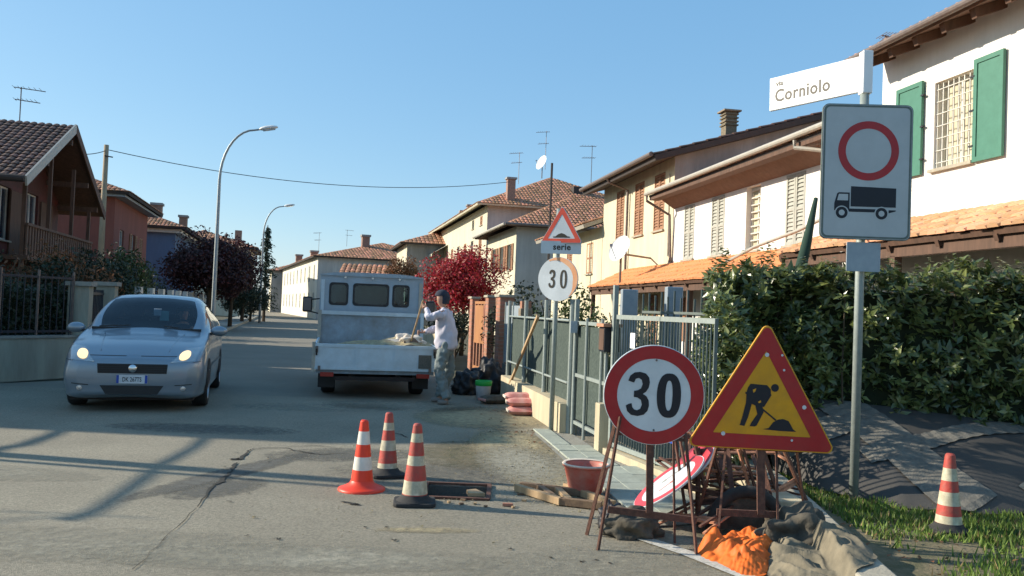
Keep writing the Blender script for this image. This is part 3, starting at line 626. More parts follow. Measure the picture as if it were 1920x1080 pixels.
m_ = MB(); m_.tube([(-.68, -.3, 5.93), (-.68, 9.05, 5.93)], .055, 10); m_.build('gutter', m_gutter, h1)
# H2 white terrace house with grey shutters
h2 = thing('house', 'white two storey terrace house with closed grey louvred shutters under a brown soffit', 'house', rpt(.02), RZ)
L2 = 9.73; wz = (3.03, 4.5)
w2s = [(2.47, 3.25), (4.42, 5.12), (6.3, 7.08), (8.2, 8.92)]
gf = [(1.6, 2.6, .1, 2.0), (4.4, 5.3, .8, 2.0), (6.4, 7.3, .1, 2.0), (8.3, 9.1, .8, 2.0)]
mb = MB(); wall_holes(mb, (0, 0, 0), (0, 1, 0), (-1, 0, 0), L2, 5.12, [(a, b, *wz) for a, b in w2s]+gf, .2)
mb.face([(0, 0, 0), (8, 0, 0), (8, 0, 5.12), (0, 0, 5.12)]); mb.face([(8, 0, 0), (8, L2, 0), (8, L2, 5.12), (8, 0, 5.12)])
mb.build('wall', m_white_wall, h2)
for i, (a, b) in enumerate(w2s):
    if i == 1:
        bx_ = window(h2, (0, 0, 0), (0, 1, 0), (-1, 0, 0), a, b, *wz, style='pane', dep=.19, mat=m_shutter_grey, paneM=m_curtain, nbars=1)
        for k in range(9):
            z = wz[0]+.08+(wz[1]-wz[0]-.16)*k/8; m_ = MB(); bx_(m_, a+.05, b-.05, z-.014, z+.014, -.12, -.10); m_.build('glazing_bar', m_frame_w, h2)
    else: window(h2, (0, 0, 0), (0, 1, 0), (-1, 0, 0), a, b, *wz, style='closed', mat=m_shutter_grey)
for a, b, c, d in gf: window(h2, (0, 0, 0), (0, 1, 0), (-1, 0, 0), a, b, c, d, style='closed', mat=m_shutter_brown, sill=False)
m_ = MB(); m_.face([(-.012, 0, 4.52), (-.012, L2, 4.52), (-.5, L2, 4.83), (-.5, 0, 4.83)]); m_.face([(-.012, L2, 4.52), (-.012, L2, 4.9), (-.5, L2, 4.83)]); m_.build('soffit', m_wood_soffit, h2)
m_ = MB(); m_.bx(-.70, -.44, -.0, L2+.12, 4.74, 4.85); m_.build('eave_board', m_wood_brown, h2)
roof_plane(h2, (-.72, 0, 4.88), (0, 1, 0), (math.cos(rad(17)), 0, math.sin(rad(17))), L2+.15, 5.2, mat=m_tile_old, slabmat=m_eave_dark, th=.06)
roof_plane(h2, (8.6, 0, 4.88), (0, 1, 0), (-math.cos(rad(17)), 0, math.sin(rad(17))), L2+.15, 4.6, mat=m_tile_old, slabmat=m_eave_dark, th=.06, row=.9)
m_ = MB(); m_.tube([(-.79, 0, 4.95), (-.79, L2+.2, 4.92)], .06, 10); m_.build('gutter', m_gutter_lt, h2)
m_ = MB(); m_.tube([(-.79, L2+.1, 4.86), (-.79, L2+.1, 4.72), (-.14, L2-.02, 4.34), (-.06, L2+.02, 3.0), (-.06, L2+.02, 3.0)], .04, 8); m_.build('downpipe', m_gutter, h2)
m_ = MB(); m_.tube([(-.79, 1.5, 4.86), (-.79, 1.5, 4.72), (-.14, .6, 4.5), (-.06, .5, 4.35), (-.06, .5, 3.0)], .04, 8, mi=0); m_.build('downpipe', m_gutter_lt, h2)
m_ = MB(); m_.tube([(-.1, .3, 3.9), (-.3, .9, 3.45), (-.5, 1.8, 3.2), (-.8, 3.0, 2.95), (-1.1, 4.0, 2.6)], .035, 8); m_.build('drain_hose', m_gutter_lt, h2, smooth=True)
# tiled canopies along both white houses
def canopy(name, label, s0, s1, z0, z1, out, mt, single, row):
    root = thing(name, label, 'canopy', rpt(s0), RZ); W = s1-s0; S = math.hypot(out, z0-z1); s = V((out, 0, z0-z1)).normalized()
    E = V((-out-.02, 0, z1))
    n = V((0, 1, 0)).cross(s); n = -n if n.z < 0 else n
    m_ = MB(); pts = [E, E+V((0, W, 0)), E+V((0, W, 0))+s*S, E+s*S]; m_.face(pts); lo = [p-n*.07 for p in pts]; m_.face(lo[::-1])
    for i in range(4): m_.face([pts[i], pts[(i+1) % 4], lo[(i+1) % 4], lo[i]])
    m_.build('deck', m_wood_brown, root)
    m_ = MB(); m_.bar((-out+.12, 0, z1-.14), (-out+.12, W, z1-.14), .12, .16); m_.build('beam', m_wood_brown, root)
    for k in range(int(W/1.0)+1):
        y = .06+k*(W-.12)/max(1, int(W/1.0)); m_ = MB(); m_.bar((-out+.0, y, z1-.10), (-.02, y, z0-.12), .07, .09); m_.build('rafter', m_wood_brown, root)
    for k in range(int(W/3.2)+1):
        y = .1+k*(W-.2)/max(1, int(W/3.2)); m_ = MB(); m_.bx(-out+.06, -out+.18, y-.06, y+.06, 0, z1-.2); m_.build('post', m_wood_brown, root)
    if single:
        pt = MB(); pitch = .19; seg = 5; L_ = row
        for k in range(seg): pass
        vs = []
        for yy, r_, lift in ((-.03, .5, .03), (L_, .42, 0)):
            for k in range(seg+1):
                t = math.pi*k/seg; vs.append((-math.cos(t)*r_*pitch, yy, math.sin(t)*.06+lift))
        fs = [(k, k+1, seg+2+k, seg+1+k) for k in range(seg)]+[tuple(range(seg+1))]
        pt.add(vs, fs); pr = None; nc = int(W/pitch); nr = int(S/row+.5)
        Rm = Matrix(((0, s.x, n.x, 0), (-1, s.y, n.y, 0), (0, s.z, n.z, 0), (0, 0, 0, 1)))
        for i in range(nc):
            for j in range(nr):
                p = E+V((0, (i+.5)*pitch+RND.uniform(-.012, .012), 0))+s*(j*S/nr+RND.uniform(-.03, .03))+n*.006
                if pr is None: o = pr = pt.build('roof_tile', mt, root)
                else: o = pr.copy(); col.objects.link(o); o.parent = root
                o.rotation_mode = 'QUATERNION'; q = Rm.to_quaternion(); o.rotation_quaternion = q @ Quaternion((0, 0, 1), RND.uniform(-.05, .05)); o.location = p
    else:
        t = MB(); tiles(t, E+n*.004, (0, 1, 0), s, W, S, pitch=.19, row=row); t.build('roof_tiles', mt, root, kind='stuff')
    return root
_wm = wm
def wm(o):
    r = o.rotation_quaternion if o.rotation_mode == 'QUATERNION' else o.rotation_euler
    m = Matrix.LocRotScale(o.location, r, o.scale); return wm(o.parent) @ m if o.parent else m
canopy('tiled_canopy', 'weathered orange clay tile canopy on the wall below the green shutters', -8.5, 1.2, 3.15, 2.66, 1.2, m_tile_old, True, .32)
canopy('tiled_canopy', 'long plain orange tiled canopy running in front of the grey shuttered house', 1.25, 13.8, 2.92, 2.30, 1.3, m_tile_orange, False, .33)
# H3 cream house with brown shutters and grey party gable
h3 = thing('house', 'cream house with tall brown shutters, dark overhanging roof and grey side gable', 'house', rpt(9.8), RZ)
L3 = 7.1; w3s = [(.75, 1.65), (2.6, 3.5), (4.62, 5.5)]; g3 = [(1.0, 1.9, .1, 2.1), (3.6, 4.4, .9, 2.1)]
mb = MB(); wall_holes(mb, (0, 0, 0), (0, 1, 0), (-1, 0, 0), L3, 6.2, [(a, b, 4.02, 5.72) for a, b in w3s]+g3, .2)
mb.face([(10, 0, 0), (10, L3, 0), (10, L3, 6.2), (10, 0, 6.2)])
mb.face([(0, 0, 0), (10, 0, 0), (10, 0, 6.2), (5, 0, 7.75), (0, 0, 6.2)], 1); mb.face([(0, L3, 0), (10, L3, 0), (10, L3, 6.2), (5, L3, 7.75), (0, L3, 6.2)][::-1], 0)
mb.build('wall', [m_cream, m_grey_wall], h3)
for a, b in w3s: window(h3, (0, 0, 0), (0, 1, 0), (-1, 0, 0), a, b, 4.02, 5.72, style='closed', mat=m_shutter_brown)
for a, b, c, d in g3: window(h3, (0, 0, 0), (0, 1, 0), (-1, 0, 0), a, b, c, d, style='closed', mat=m_shutter_brown)
for E_, sx in (((-.75, -.35, 5.97), 1), ((10.75, -.35, 5.97), -1)):
    roof_plane(h3, E_, (0, 1, 0), (sx*math.cos(rad(17.2)), 0, math.sin(rad(17.2))), L3+.7, 5.98, mat=m_tile_dark, slabmat=m_eave_dark, th=.16, row=.42 if sx > 0 else .9)
m_ = MB(); m_.tube([(-.82, -.3, 6.0), (-.82, L3+.3, 6.0)], .07, 10); m_.build('gutter', m_gutter, h3)
m_ = MB(); m_.tube([(-.82, 4.05, 5.95), (-.7, 4.05, 5.8), (-.08, 4.05, 5.6), (-.08, 4.05, 2.9)], .045, 8); m_.build('downpipe', m_gutter, h3)
m_ = MB(); m_.tube([(-.02, .3, 3.2), (-.02, .35, 5.6)], .018, 6); m_.build('cable_conduit', m_gutter_lt, h3)
m_ = MB(); m_.bx(1.95, 2.3, 1.0, 1.35, 6.3, 7.72); ch = m_.build('chimney', m_chim_y, h3)
for k in range(4): m_ = MB(); m_.bx(1.91, 2.34, .96, 1.39, 7.30+.11*k, 7.34+.11*k); m_.build('chimney_course', m_chim_y, ch)
m_ = MB(); m_.bx(1.85, 2.4, .9, 1.45, 7.722, 7.77); m_.build('chimney_cap', m_chim_y, ch)
# H4 lower cream annex
h4 = thing('house', 'low cream annex with one brown shutter behind the hump warning sign', 'house', rpt(16.95), RZ)
mb = MB(); wall_holes(mb, (0, 0, 0), (0, 1, 0), (-1, 0, 0), 8, 4.7, [(1.2, 2.1, 3.0, 3.0), (4.4, 5.3, 3.0, 4.2)], .2)
mb.face([(8, 0, 0), (8, 8, 0), (8, 8, 4.7), (8, 0, 4.7)]); mb.face([(0, 8, 0), (8, 8, 0), (8, 8, 4.7), (0, 8, 4.7)][::-1]); mb.face([(0, 0, 0), (8, 0, 0), (8, 0, 4.7), (0, 0, 4.7)])
mb.build('wall', m_cream, h4)
for a in (1.2, 4.4): window(h4, (0, 0, 0), (0, 1, 0), (-1, 0, 0), a, a+.9, 3.0, 4.2, style='closed', mat=m_shutter_brown)
for E_, sx in (((-.75, .0, 4.72), 1), ((8.75, .0, 4.72), -1)):
    roof_plane(h4, E_, (0, 1, 0), (sx*math.cos(rad(20)), 0, math.sin(rad(20))), 8.5, 5.05, mat=m_tile, slabmat=m_gutter_lt, th=.14)

def hip_roof(root, x0, x1, y0, y1, z, ov, ang, mat, pitch=.21, row=.38, slab=None):
    x0 -= ov; x1 += ov; y0 -= ov; y1 += ov; W, L = x1-x0, y1-y0; h = min(W, L)/2; S = h/math.cos(ang); c, s = math.cos(ang), math.sin(ang)
    kw = dict(mat=mat, pitch=pitch, row=row, slabmat=slab, th=.12, amp=.038)
    roof_plane(root, (x0, y0, z), (1, 0, 0), (0, c, s), W, S, li=h, ri=h, **kw)
    roof_plane(root, (x0, y1, z), (1, 0, 0), (0, -c, s), W, S, li=h, ri=h, **kw)
    roof_plane(root, (x0, y0, z), (0, 1, 0), (c, 0, s), L, S, li=h, ri=h, **kw)
    roof_plane(root, (x1, y0, z), (0, 1, 0), (-c, 0, s), L, S, li=h, ri=h, **kw)
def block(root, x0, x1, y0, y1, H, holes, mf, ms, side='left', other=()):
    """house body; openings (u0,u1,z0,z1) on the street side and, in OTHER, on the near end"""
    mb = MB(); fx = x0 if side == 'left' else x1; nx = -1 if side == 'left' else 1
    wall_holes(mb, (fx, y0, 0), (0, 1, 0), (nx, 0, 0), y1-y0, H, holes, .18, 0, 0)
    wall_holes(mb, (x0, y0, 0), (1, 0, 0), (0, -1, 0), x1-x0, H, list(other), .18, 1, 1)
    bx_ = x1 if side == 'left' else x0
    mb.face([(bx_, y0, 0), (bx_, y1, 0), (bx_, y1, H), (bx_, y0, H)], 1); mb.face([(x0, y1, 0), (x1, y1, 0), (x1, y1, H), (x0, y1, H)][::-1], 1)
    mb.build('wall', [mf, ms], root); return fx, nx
# H5 villa with grey end wall
D5 = V((-.217, 1, 0)).normalized(); p5 = P(966, 500, 44)
h5 = thing('villa', 'villa with a terracotta hip roof and blank grey end wall behind the crimson tree', 'villa', (p5.x, p5.y, 0), math.atan2(-D5.x, D5.y))
w5 = [(1.0, 1.9, 3.6, 5.0), (3.0, 3.9, 3.6, 5.0), (5.2, 6.1, 3.6, 5.0)]
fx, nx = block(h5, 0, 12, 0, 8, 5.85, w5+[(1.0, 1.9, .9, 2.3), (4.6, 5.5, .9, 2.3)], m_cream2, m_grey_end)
for a, b, c, d in w5+[(1.0, 1.9, .9, 2.3), (4.6, 5.5, .9, 2.3)]: window(h5, (0, 0, 0), (0, 1, 0), (-1, 0, 0), a, b, c, d, style='open', mat=m_shutter_brown)
hip_roof(h5, 0, 12, 0, 8, 5.86, .7, rad(25), m_tile, slab=m_wood_brown)
m_ = MB(); m_.tube([(-.78, -.78, 5.86), (12.8, -.78, 5.86)], .08, 8); m_.build('gutter', m_gutter, h5)
m_ = MB(); m_.tube([(-.78, -.7, 5.86), (-.78, 8.7, 5.86)], .08, 8); m_.build('gutter', m_gutter_lt, h5)
# H6 taller cream house behind
D6 = V((-.2275, 1, 0)).normalized(); p6 = P(911, 480, 53)
h6 = thing('apartment_house', 'tall cream house with terracotta pyramid roof, small chimneys and white satellite dish', 'house', (p6.x, p6.y, 0), math.atan2(-D6.x, D6.y))
w6 = [(a, a+1.0, c, c+1.5) for a in (1.6, 4.6, 7.4, 10.4, 13.4, 16.4, 19.4) for c in (1.2, 4.6)]+[(a, a+.8, 6.9, 7.5) for a in (1.6, 4.6)]
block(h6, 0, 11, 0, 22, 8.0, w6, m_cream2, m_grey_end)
for a, b, c, d in w6: window(h6, (0, 0, 0), (0, 1, 0), (-1, 0, 0), a, b, c, d, style='closed' if c > 3 and int(a) % 2 else 'pane', mat=m_shutter_brown)
hip_roof(h6, 0, 11, 0, 22, 8.0, .8, rad(24.5), m_tile, slab=m_cream2, pitch=.23, row=.42)
for (x, y, z, h_, w_) in ((1.2, -.1, 8.3, 1.4, .5), (1.3, 15, 8.4, 1.3, .6), (1.3, 18.5, 8.4, 1.2, .55)):
    m_ = MB(); m_.bx(x, x+w_, y, y+w_, z, z+h_); c_ = m_.build('chimney', m_chim, h6); m_ = MB(); m_.bx(x-.08, x+w_+.08, y-.08, y+w_+.08, z+h_+.002, z+h_+.12); m_.build('chimney_cap', m_grey_wall, c_)
m_ = MB(); m_.bx(6.2, 6.9, 2.2, 2.9, 8.9, 9.9); m_.build('chimney', m_eave_dark, h6)
for y in (17.3, 20.4):
    m_ = MB(); m_.face([(0, y-1.1, 6.6), (0, y+1.1, 6.6), (-1.3, y+1.1, 5.8), (-1.3, y-1.1, 5.8)]); m_.face([(-1.3, y-1.1, 5.8), (-1.3, y+1.1, 5.8), (-1.3, y+1.1, 5.6), (-1.3, y-1.1, 5.6)]); m_.build('awning', m_awning, h6)
# H7 small house far right of street
p7 = P(763, 470, 70)
h7 = thing('house', 'small distant house with red tiled roof between the russet bush and the tall cream house', 'house', (p7.x, p7.y, 0), math.atan2(.23, 1))
block(h7, 0, 9, 0, 9, 6.7, [(2, 3, 4, 5.4), (5.5, 6.5, 4, 5.4)], m_cream2, m_grey_wall, other=[(2, 3.1, 3.6, 5.0)])
window(h7, (0, 0, 0), (1, 0, 0), (0, -1, 0), 2, 3.1, 3.6, 5.0, style='pane'); hip_roof(h7, 0, 9, 0, 9, 6.7, .6, rad(20), m_tile, pitch=.35, row=.7)
# H8 long white row closing the street
D8 = V((-.36, 1, 0)).normalized(); p8 = P(595, 520, 80)
h8 = thing('terrace_row', 'long sunlit white row of houses closing the far end of the street', 'house', (p8.x, p8.y, 0), math.atan2(-D8.x, D8.y))
w8 = [(a, a+1.1, c, c+1.6) for a in range(2, 36, 4) for c in (.9, 3.6)]
block(h8, 0, 15, 0, 38, 5.9, w8, m_far_white, m_grey_end, other=[(3, 4, 3.4, 4.8)])
for a, b, c, d in w8: window(h8, (0, 0, 0), (0, 1, 0), (-1, 0, 0), a, b, c, d, style='closed', mat=m_shutter_grey, sill=False)
window(h8, (0, 0, 0), (1, 0, 0), (0, -1, 0), 3, 4, 3.4, 4.8, style='pane')
hip_roof(h8, 0, 15, 0, 38, 5.9, .5, rad(15), m_tile, pitch=.32, row=.6)
for x, y, z, h_ in ((4.9, 4.8, 7.2, 1.2), (.8, 13, 6.0, 1.0), (.5, 26, 6.0, 1.2), (3, 34, 6.3, 1.0)):
    m_ = MB(); m_.bx(x, x+.75, y, y+.75, z, z+h_); c_ = m_.build('chimney', m_chim, h8); m_ = MB(); m_.bx(x-.1, x+.85, y-.1, y+.85, z+h_+.002, z+h_+.2); m_.build('chimney_cap', m_grey_wall, c_)
# lean-to roof in front of the row's end wall
pl_ = P(640, 560, 72)
lt = thing('lean_to_shed', 'low shed with a striped terracotta lean-to roof seen above the truck cab', 'shed', (pl_.x, pl_.y, 0), .1)
m_ = MB(); m_.bx(0, 5.5, 0, 3, 0, 4.0); m_.build('wall', m_grey_wall, lt)
roof_plane(lt, (-.3, -.4, 4.0), (1, 0, 0), (0, math.cos(rad(16)), math.sin(rad(16))), 6.1, 3.7, mat=m_tile, pitch=.42, row=.9, amp=.1)
# H9 beyond the bend
p9 = P(508, 540, 118)
h9 = thing('house', 'distant shaded grey house with a low dark roof at the bend of the street', 'house', (p9.x, p9.y, 0), .3)
block(h9, 0, 12, 0, 12, 5.8, [(2, 3, 3, 4.4)], m_cream2, m_grey_wall, other=[(5, 6.2, 3, 4.4), (1.5, 2.7, 3, 4.4)])
for a in (1.5, 5): window(h9, (0, 0, 0), (1, 0, 0), (0, -1, 0), a, a+1.2, 3, 4.4, style='closed')
hip_roof(h9, 0, 12, 0, 12, 5.8, .5, rad(18), m_tile, pitch=.5, row=1.0)

# ------------------------------------------------------------------ houses on the left
# L1 timber chalet: gable towards the street
pn, pa = P(48, 325, 21.4), P(135, 245, 25.9)
DL = V((-.256, 1, 0)).normalized(); zl = math.atan2(-DL.x, DL.y)
c0 = V((pn.x, pn.y, 0))
l1 = thing('chalet', 'dark timber chalet with brown tiled roof and deep gable overhang at the far left', 'house', c0, zl)
# local: gable verge plane x = 0, wall x = -1.3; y from 0 (near eave) to GW
GW = 9.2; EZ, RZZ = 4.35, 6.55; sl_ = math.atan2(RZZ-EZ, GW/2)
cs, sn = math.cos(sl_), math.sin(sl_)
mb = MB(); x1_, x0_ = -1.3, -11
nlog = 22
wall_holes(mb, (x1_, .7, 0), (0, 1, 0), (1, 0, 0), GW-1.4, 4.6, [(1.6, 2.7, 2.9, 4.4), (4.2, 5.4, 2.6, 4.5), (1.5, 2.6, .5, 2), (5, 6, .5, 2)], .2)
mb.face([(x1_, .7, 4.6), (x1_, GW-.7, 4.6), (x1_, GW/2, RZZ-.1)])
wall_holes(mb, (x0_, .7, 0), (1, 0, 0), (0, -1, 0), x1_-x0_, 4.55, [(7.2, 8.4, 2.6, 4.1), (3, 4, 2.6, 4.1)], .2)
mb.face([(x0_, GW-.7, 0), (x1_, GW-.7, 0), (x1_, GW-.7, 4.55), (x0_, GW-.7, 4.55)][::-1])
mb.build('wall', m_wood_log, l1)
for k in range(nlog):
    z = .1+k*.2; m_ = MB(); m_.tube([(x0_, .68, z+.1), (x1_+.1, .68, z+.1)], .055, 6) if not (2.4 < z < 4.1) else (m_.tube([(x1_-1.4, .68, z+.1), (x1_+.1, .68, z+.1)], .055, 6)); m_.build('log', m_wood_log, l1)
for a, b, c, d in ((1.6, 2.7, 2.9, 4.4), (4.2, 5.4, 2.6, 4.5)):
    window(l1, (x1_, .7, 0), (0, 1, 0), (1, 0, 0), a, b, c, d, style='pane')
for a, b, c, d in ((1.5, 2.6, .5, 2), (5, 6, .5, 2)): window(l1, (x1_, .7, 0), (0, 1, 0), (1, 0, 0), a, b, c, d, style='closed')
window(l1, (x0_, .7, 0), (1, 0, 0), (0, -1, 0), 7.2, 8.4, 2.6, 4.1, style='open'); window(l1, (x0_, .7, 0), (1, 0, 0), (0, -1, 0), 3, 4, 2.6, 4.1, style='open')
roof_plane(l1, (-11.5, 0, EZ), (1, 0, 0), (0, cs, sn), 11.5, GW/2/cs, mat=m_tile_dark, slabmat=m_wood_brown, pitch=.20, row=.30, th=.14, amp=.045)
roof_plane(l1, (-11.5, GW, EZ), (1, 0, 0), (0, -cs, sn), 11.5, GW/2/cs, mat=m_tile_dark, slabmat=m_wood_brown, pitch=.26, row=.5, th=.14)
m_ = MB(); m_.bar((.03, -.05, EZ-.10), (.03, GW/2, RZZ-.06), .05, .26); m_.build('barge_board', m_gutter_lt, l1)
m_ = MB(); m_.bar((.03, GW+.05, EZ-.10), (.03, GW/2, RZZ-.06), .05, .26); m_.build('barge_board', m_wood_brown, l1)
m_ = MB(); m_.tube([(-11.5, -.08, EZ-.05), (0, -.08, EZ-.05)], .09, 10); m_.build('gutter', m_eave_dark, l1)
for y, zt in ((.75, 4.55), (2.2, 5.2), (GW/2, 6.2), (6.9, 5.2), (8.4, 4.55)):
    m_ = MB(); m_.bar((-1.35, y, zt-.16), (-.05, y, zt-.16), .14, .16); m_.build('purlin', m_wood_brown, l1)
for y, z1_ in ((1.0, 4.3), (3.3, 5.4), (5.9, 5.4), (8.2, 4.3)):
    m_ = MB(); m_.bx(-.32, -.22, y-.05, y+.05, 0, z1_); m_.build('post', m_wood_brown, l1)
m_ = MB(); m_.bx(-1.25, -.1, .9, 8.3, 2.3, 2.42); m_.build('balcony_floor', m_wood_brown, l1)
for k in range(30):
    y = .95+k*.25; m_ = MB(); m_.bx(-.2, -.16, y, y+.14, 2.42, 3.2); m_.build('baluster', m_wood_brown, l1)
m_ = MB(); m_.bx(-.24, -.12, .9, 8.3, 3.2, 3.27); m_.build('rail', m_wood_brown, l1)
m_ = MB(); m_.bx(x1_+.004, x1_+.05, 3.3, 4.6, 2.43, 4.35); m_.build('door', m_wood_brown, l1)
m_ = MB(); m_.bx(x1_+.004, x1_+.05, 6.3, 7.6, 2.43, 4.35); m_.build('door', m_wood_brown, l1)
# L2 rose house
p_ = P(211, 480, 39)
l2 = thing('house', 'rose red house with pale eave band behind the wooden utility pole', 'house', (p_.x, p_.y, 0), zl)
w_l2 = [(1.4, 2.4, 2.6, 4.6), (4.3, 5.3, 2.6, 4.6), (6.7, 7.7, 2.6, 4.6)]
mb = MB()
block(l2, -9, 0, 0, 9.0, 5.95, w_l2, m_rose, m_rose, side='right', other=[(5.2, 6.2, 3.0, 4.4)])
window(l2, (0, 0, 0), (0, 1, 0), (1, 0, 0), *w_l2[0], style='pane'); window(l2, (0, 0, 0), (0, 1, 0), (1, 0, 0), *w_l2[1], style='open'); window(l2, (0, 0, 0), (0, 1, 0), (1, 0, 0), *w_l2[2], style='closed')
window(l2, (-9, 0, 0), (1, 0, 0), (0, -1, 0), 5.2, 6.2, 3.0, 4.4, style='closed')
m_ = MB(); m_.bx(-9.1, .5, -.5, 9.5, 5.952, 6.06); m_.build('eave_band', m_grey_plate, l2)
hip_roof(l2, -9, 0, 0, 9.0, 6.16, .7, rad(20), m_tile, slab=m_eave_dark)
# L3 blue house
p_ = P(326, 500, 52)
l3 = thing('house', 'blue rendered house with tiled hip roof behind the plum leaved tree', 'house', (p_.x, p_.y, 0), zl)
block(l3, -9, 0, 0, 11, 5.4, [(1.5, 2.5, 3, 4.4), (5, 6, 3, 4.4), (8, 9, 3, 4.4)], m_blue, m_blue, side='right', other=[(4.6, 5.6, 1.0, 2.2)])
for a in (1.5, 5, 8): window(l3, (0, 0, 0), (0, 1, 0), (1, 0, 0), a, a+1, 3, 4.4, style='closed')
window(l3, (-9, 0, 0), (1, 0, 0), (0, -1, 0), 4.6, 5.6, 1.0, 2.2, style='closed')
m_ = MB(); m_.bx(-9.1, .35, -.35, 11.3, 5.402, 5.62); m_.build('eave_band', m_frame_w, l3)
hip_roof(l3, -9, 0, 0, 11, 5.74, .7, rad(19), m_tile, slab=m_eave_dark)
for x, y, w_, h_ in ((-3.3, 3.2, .85, 1.25), (-2.0, 3.6, .6, 1.15), (-.9, 8.5, .5, .6)):
    m_ = MB(); m_.bx(x, x+w_, y, y+.7, 6.0 if x < 0 else 5.6, 6.9+h_*.45); c_ = m_.build('chimney', m_chim, l3); m_ = MB(); m_.bx(x-.08, x+w_+.08, y-.08, y+.78, 6.9+h_*.45+.002, 7.05+h_*.45); m_.build('chimney_cap', m_grey_wall, c_)
# L4 far cream house peeping right of the tree
p_ = P(467, 500, 78)
l4 = thing('house', 'distant cream house with projecting tiled eave right of the plum leaved tree', 'house', (p_.x, p_.y, 0), zl)
block(l4, -9, 0, 0, 10, 6.2, [(2, 3, 3.5, 5), (6, 7, 3.5, 5)], m_cream2, m_cream2, side='right', other=[(7, 8, 3.4, 4.8)])
for a in (2, 6): window(l4, (0, 0, 0), (0, 1, 0), (1, 0, 0), a, a+1, 3.5, 5, style='closed')
window(l4, (-9, 0, 0), (1, 0, 0), (0, -1, 0), 7, 8, 3.4, 4.8, style='closed'); hip_roof(l4, -9, 0, 0, 10, 6.3, .7, rad(18), m_tile, pitch=.35, row=.7)
m_ = MB(); m_.bx(-1.5, -.9, 2, 2.6, 6.6, 8.0); m_.build('chimney', m_chim, l4)
# house just outside the frame on the left: it throws the big shadow over the street
l0 = thing('house', 'cream house standing beside the chalet beyond the left edge of the picture', 'house', (-12.75, 11.55, 0), 0)
block(l0, -8, 0, 0, 8.6, 5.6, [(1.5, 2.5, 3.2, 4.6), (5.8, 6.8, 3.2, 4.6)], m_cream, m_cream, side='right')
for a in (1.5, 5.8): window(l0, (0, 0, 0), (0, 1, 0), (1, 0, 0), a, a+1, 3.2, 4.6, style='closed')
for E_, sx in (((.3, -.1, 5.6), -1), ((-8.3, -.1, 5.6), 1)):
    roof_plane(l0, E_, (0, 1, 0), (sx*math.cos(rad(14)), 0, math.sin(rad(14))), 8.8, 4.43, mat=m_tile, slabmat=m_wood_brown, pitch=.3, row=.6)

# ------------------------------------------------------------------ vegetation
def leaf_quad(mb, p, n, u, L, W):
    v = n.cross(u).normalized(); u = v.cross(n).normalized(); c = n*(-.12*L)
    b = len(mb.v)
    mb.v += [p-u*L/2, p-u*L*.1+v*W/2-c*.4, p+u*L/2+c*.5, p-u*L*.1-v*W/2-c*.4, p+u*L*.05]
    mb.f += [(b, b+1, b+4), (b+1, b+2, b+4), (b+2, b+3, b+4), (b+3, b, b+4)]; mb.m += [0]*4
def rnd_dir():
    while True:
        d = V((RND.uniform(-1, 1), RND.uniform(-1, 1), RND.uniform(-1, 1)))
        if .05 < d.length < 1: return d.normalized()
def crown(center, rx, ry, rz, nleaf, L, nblob=22, flat=0.0, fill=.75):
    mb = MB(); c = V(center); bl = []
    for i in range(nblob):
        d = rnd_dir(); k = RND.uniform(.35, fill); bl.append((c+V((d.x*rx*k, d.y*ry*k, d.z*rz*k)), RND.uniform(.28, .5)))
    for i in range(nleaf):
        bc, br = RND.choice(bl); d = rnd_dir(); r = br*RND.uniform(.55, 1.08)
        p = bc+V((d.x*rx, d.y*ry, d.z*rz))*r
        n = (d+rnd_dir()*.9).normalized(); u = rnd_dir()
        if abs(n.dot(u)) > .95: continue
        l_ = L*RND.uniform(.7, 1.35); leaf_quad(mb, p, n, u, l_, l_*.5)
    return mb
def tree(name, label, cat, base, hgt, rx, rz, nleaf, L, mat, trunk_r=.08, nblob=22, group=None, zc=None, ry=None, fill=.75):
    root = thing(name, label, cat, base, 0, group); zc = zc or hgt-rz
    m_ = MB(); m_.tube([(0, 0, -.05), (.03, .02, zc*.5), (-.02, 0, zc)], [trunk_r*1.3, trunk_r, trunk_r*.6], 8); tk = m_.build('trunk', m_bark, root, smooth=True)
    for k in range(7):
        t = k*2.4; z0 = zc*(.45+.07*k); m_ = MB()
        m_.tube([(0, 0, z0), (rx*.35*math.cos(t), rx*.35*math.sin(t), z0+rz*.4), (rx*.75*math.cos(t+.2), rx*.75*math.sin(t+.2), z0+rz*.8)], [trunk_r*.5, trunk_r*.35, trunk_r*.15], 5)
        m_.build('limb', m_bark, tk)
    crown((0, 0, zc), rx, ry or rx, rz, nleaf, L, nblob, fill=fill).build('crown', mat, root); return root
q = P(868, 575, 27); tree('maple_tree', 'bright crimson leaved tree behind the brick gate piers', 'tree', (q.x, q.y, 0), 3.45, 1.35, 1.2, 15000, .10, m_red_leaf, .06, 34)
q = P(390, 575, 40); tree('plum_tree', 'dark plum leaved round tree behind the nearest lamp post', 'tree', (q.x, q.y, 0), 4.95, 2.35, 1.75, 17000, .16, m_plum_leaf, .12, 44, zc=3.0)
q = P(432, 575, 43); tree('plum_tree', 'smaller plum leaved tree at the right edge of the big plum tree', 'tree', (q.x, q.y, 0), 4.3, 1.35, 1.4, 8000, .16, m_plum_leaf, .09, 26)
q = P(752, 560, 45); tree('russet_tree', 'thin russet brown tree showing above the truck cab', 'tree', (q.x, q.y, 0), 4.5, 1.0, 1.3, 3500, .12, m_rust_leaf, .06, 16)
q = P(455, 560, 55); tree('garden_tree', 'dark green tree in the shade below the conifer', 'tree', (q.x, q.y, 0), 3.6, 1.7, 1.6, 3500, .16, m_dark_leaf, .1, 18)
q = P(470, 570, 60); tree('garden_tree', 'low dark shrub tree at the far left kerb beyond the white fence', 'tree', (q.x, q.y, 0), 2.6, 1.5, 1.2, 2500, .16, m_dark_leaf, .08, 14)
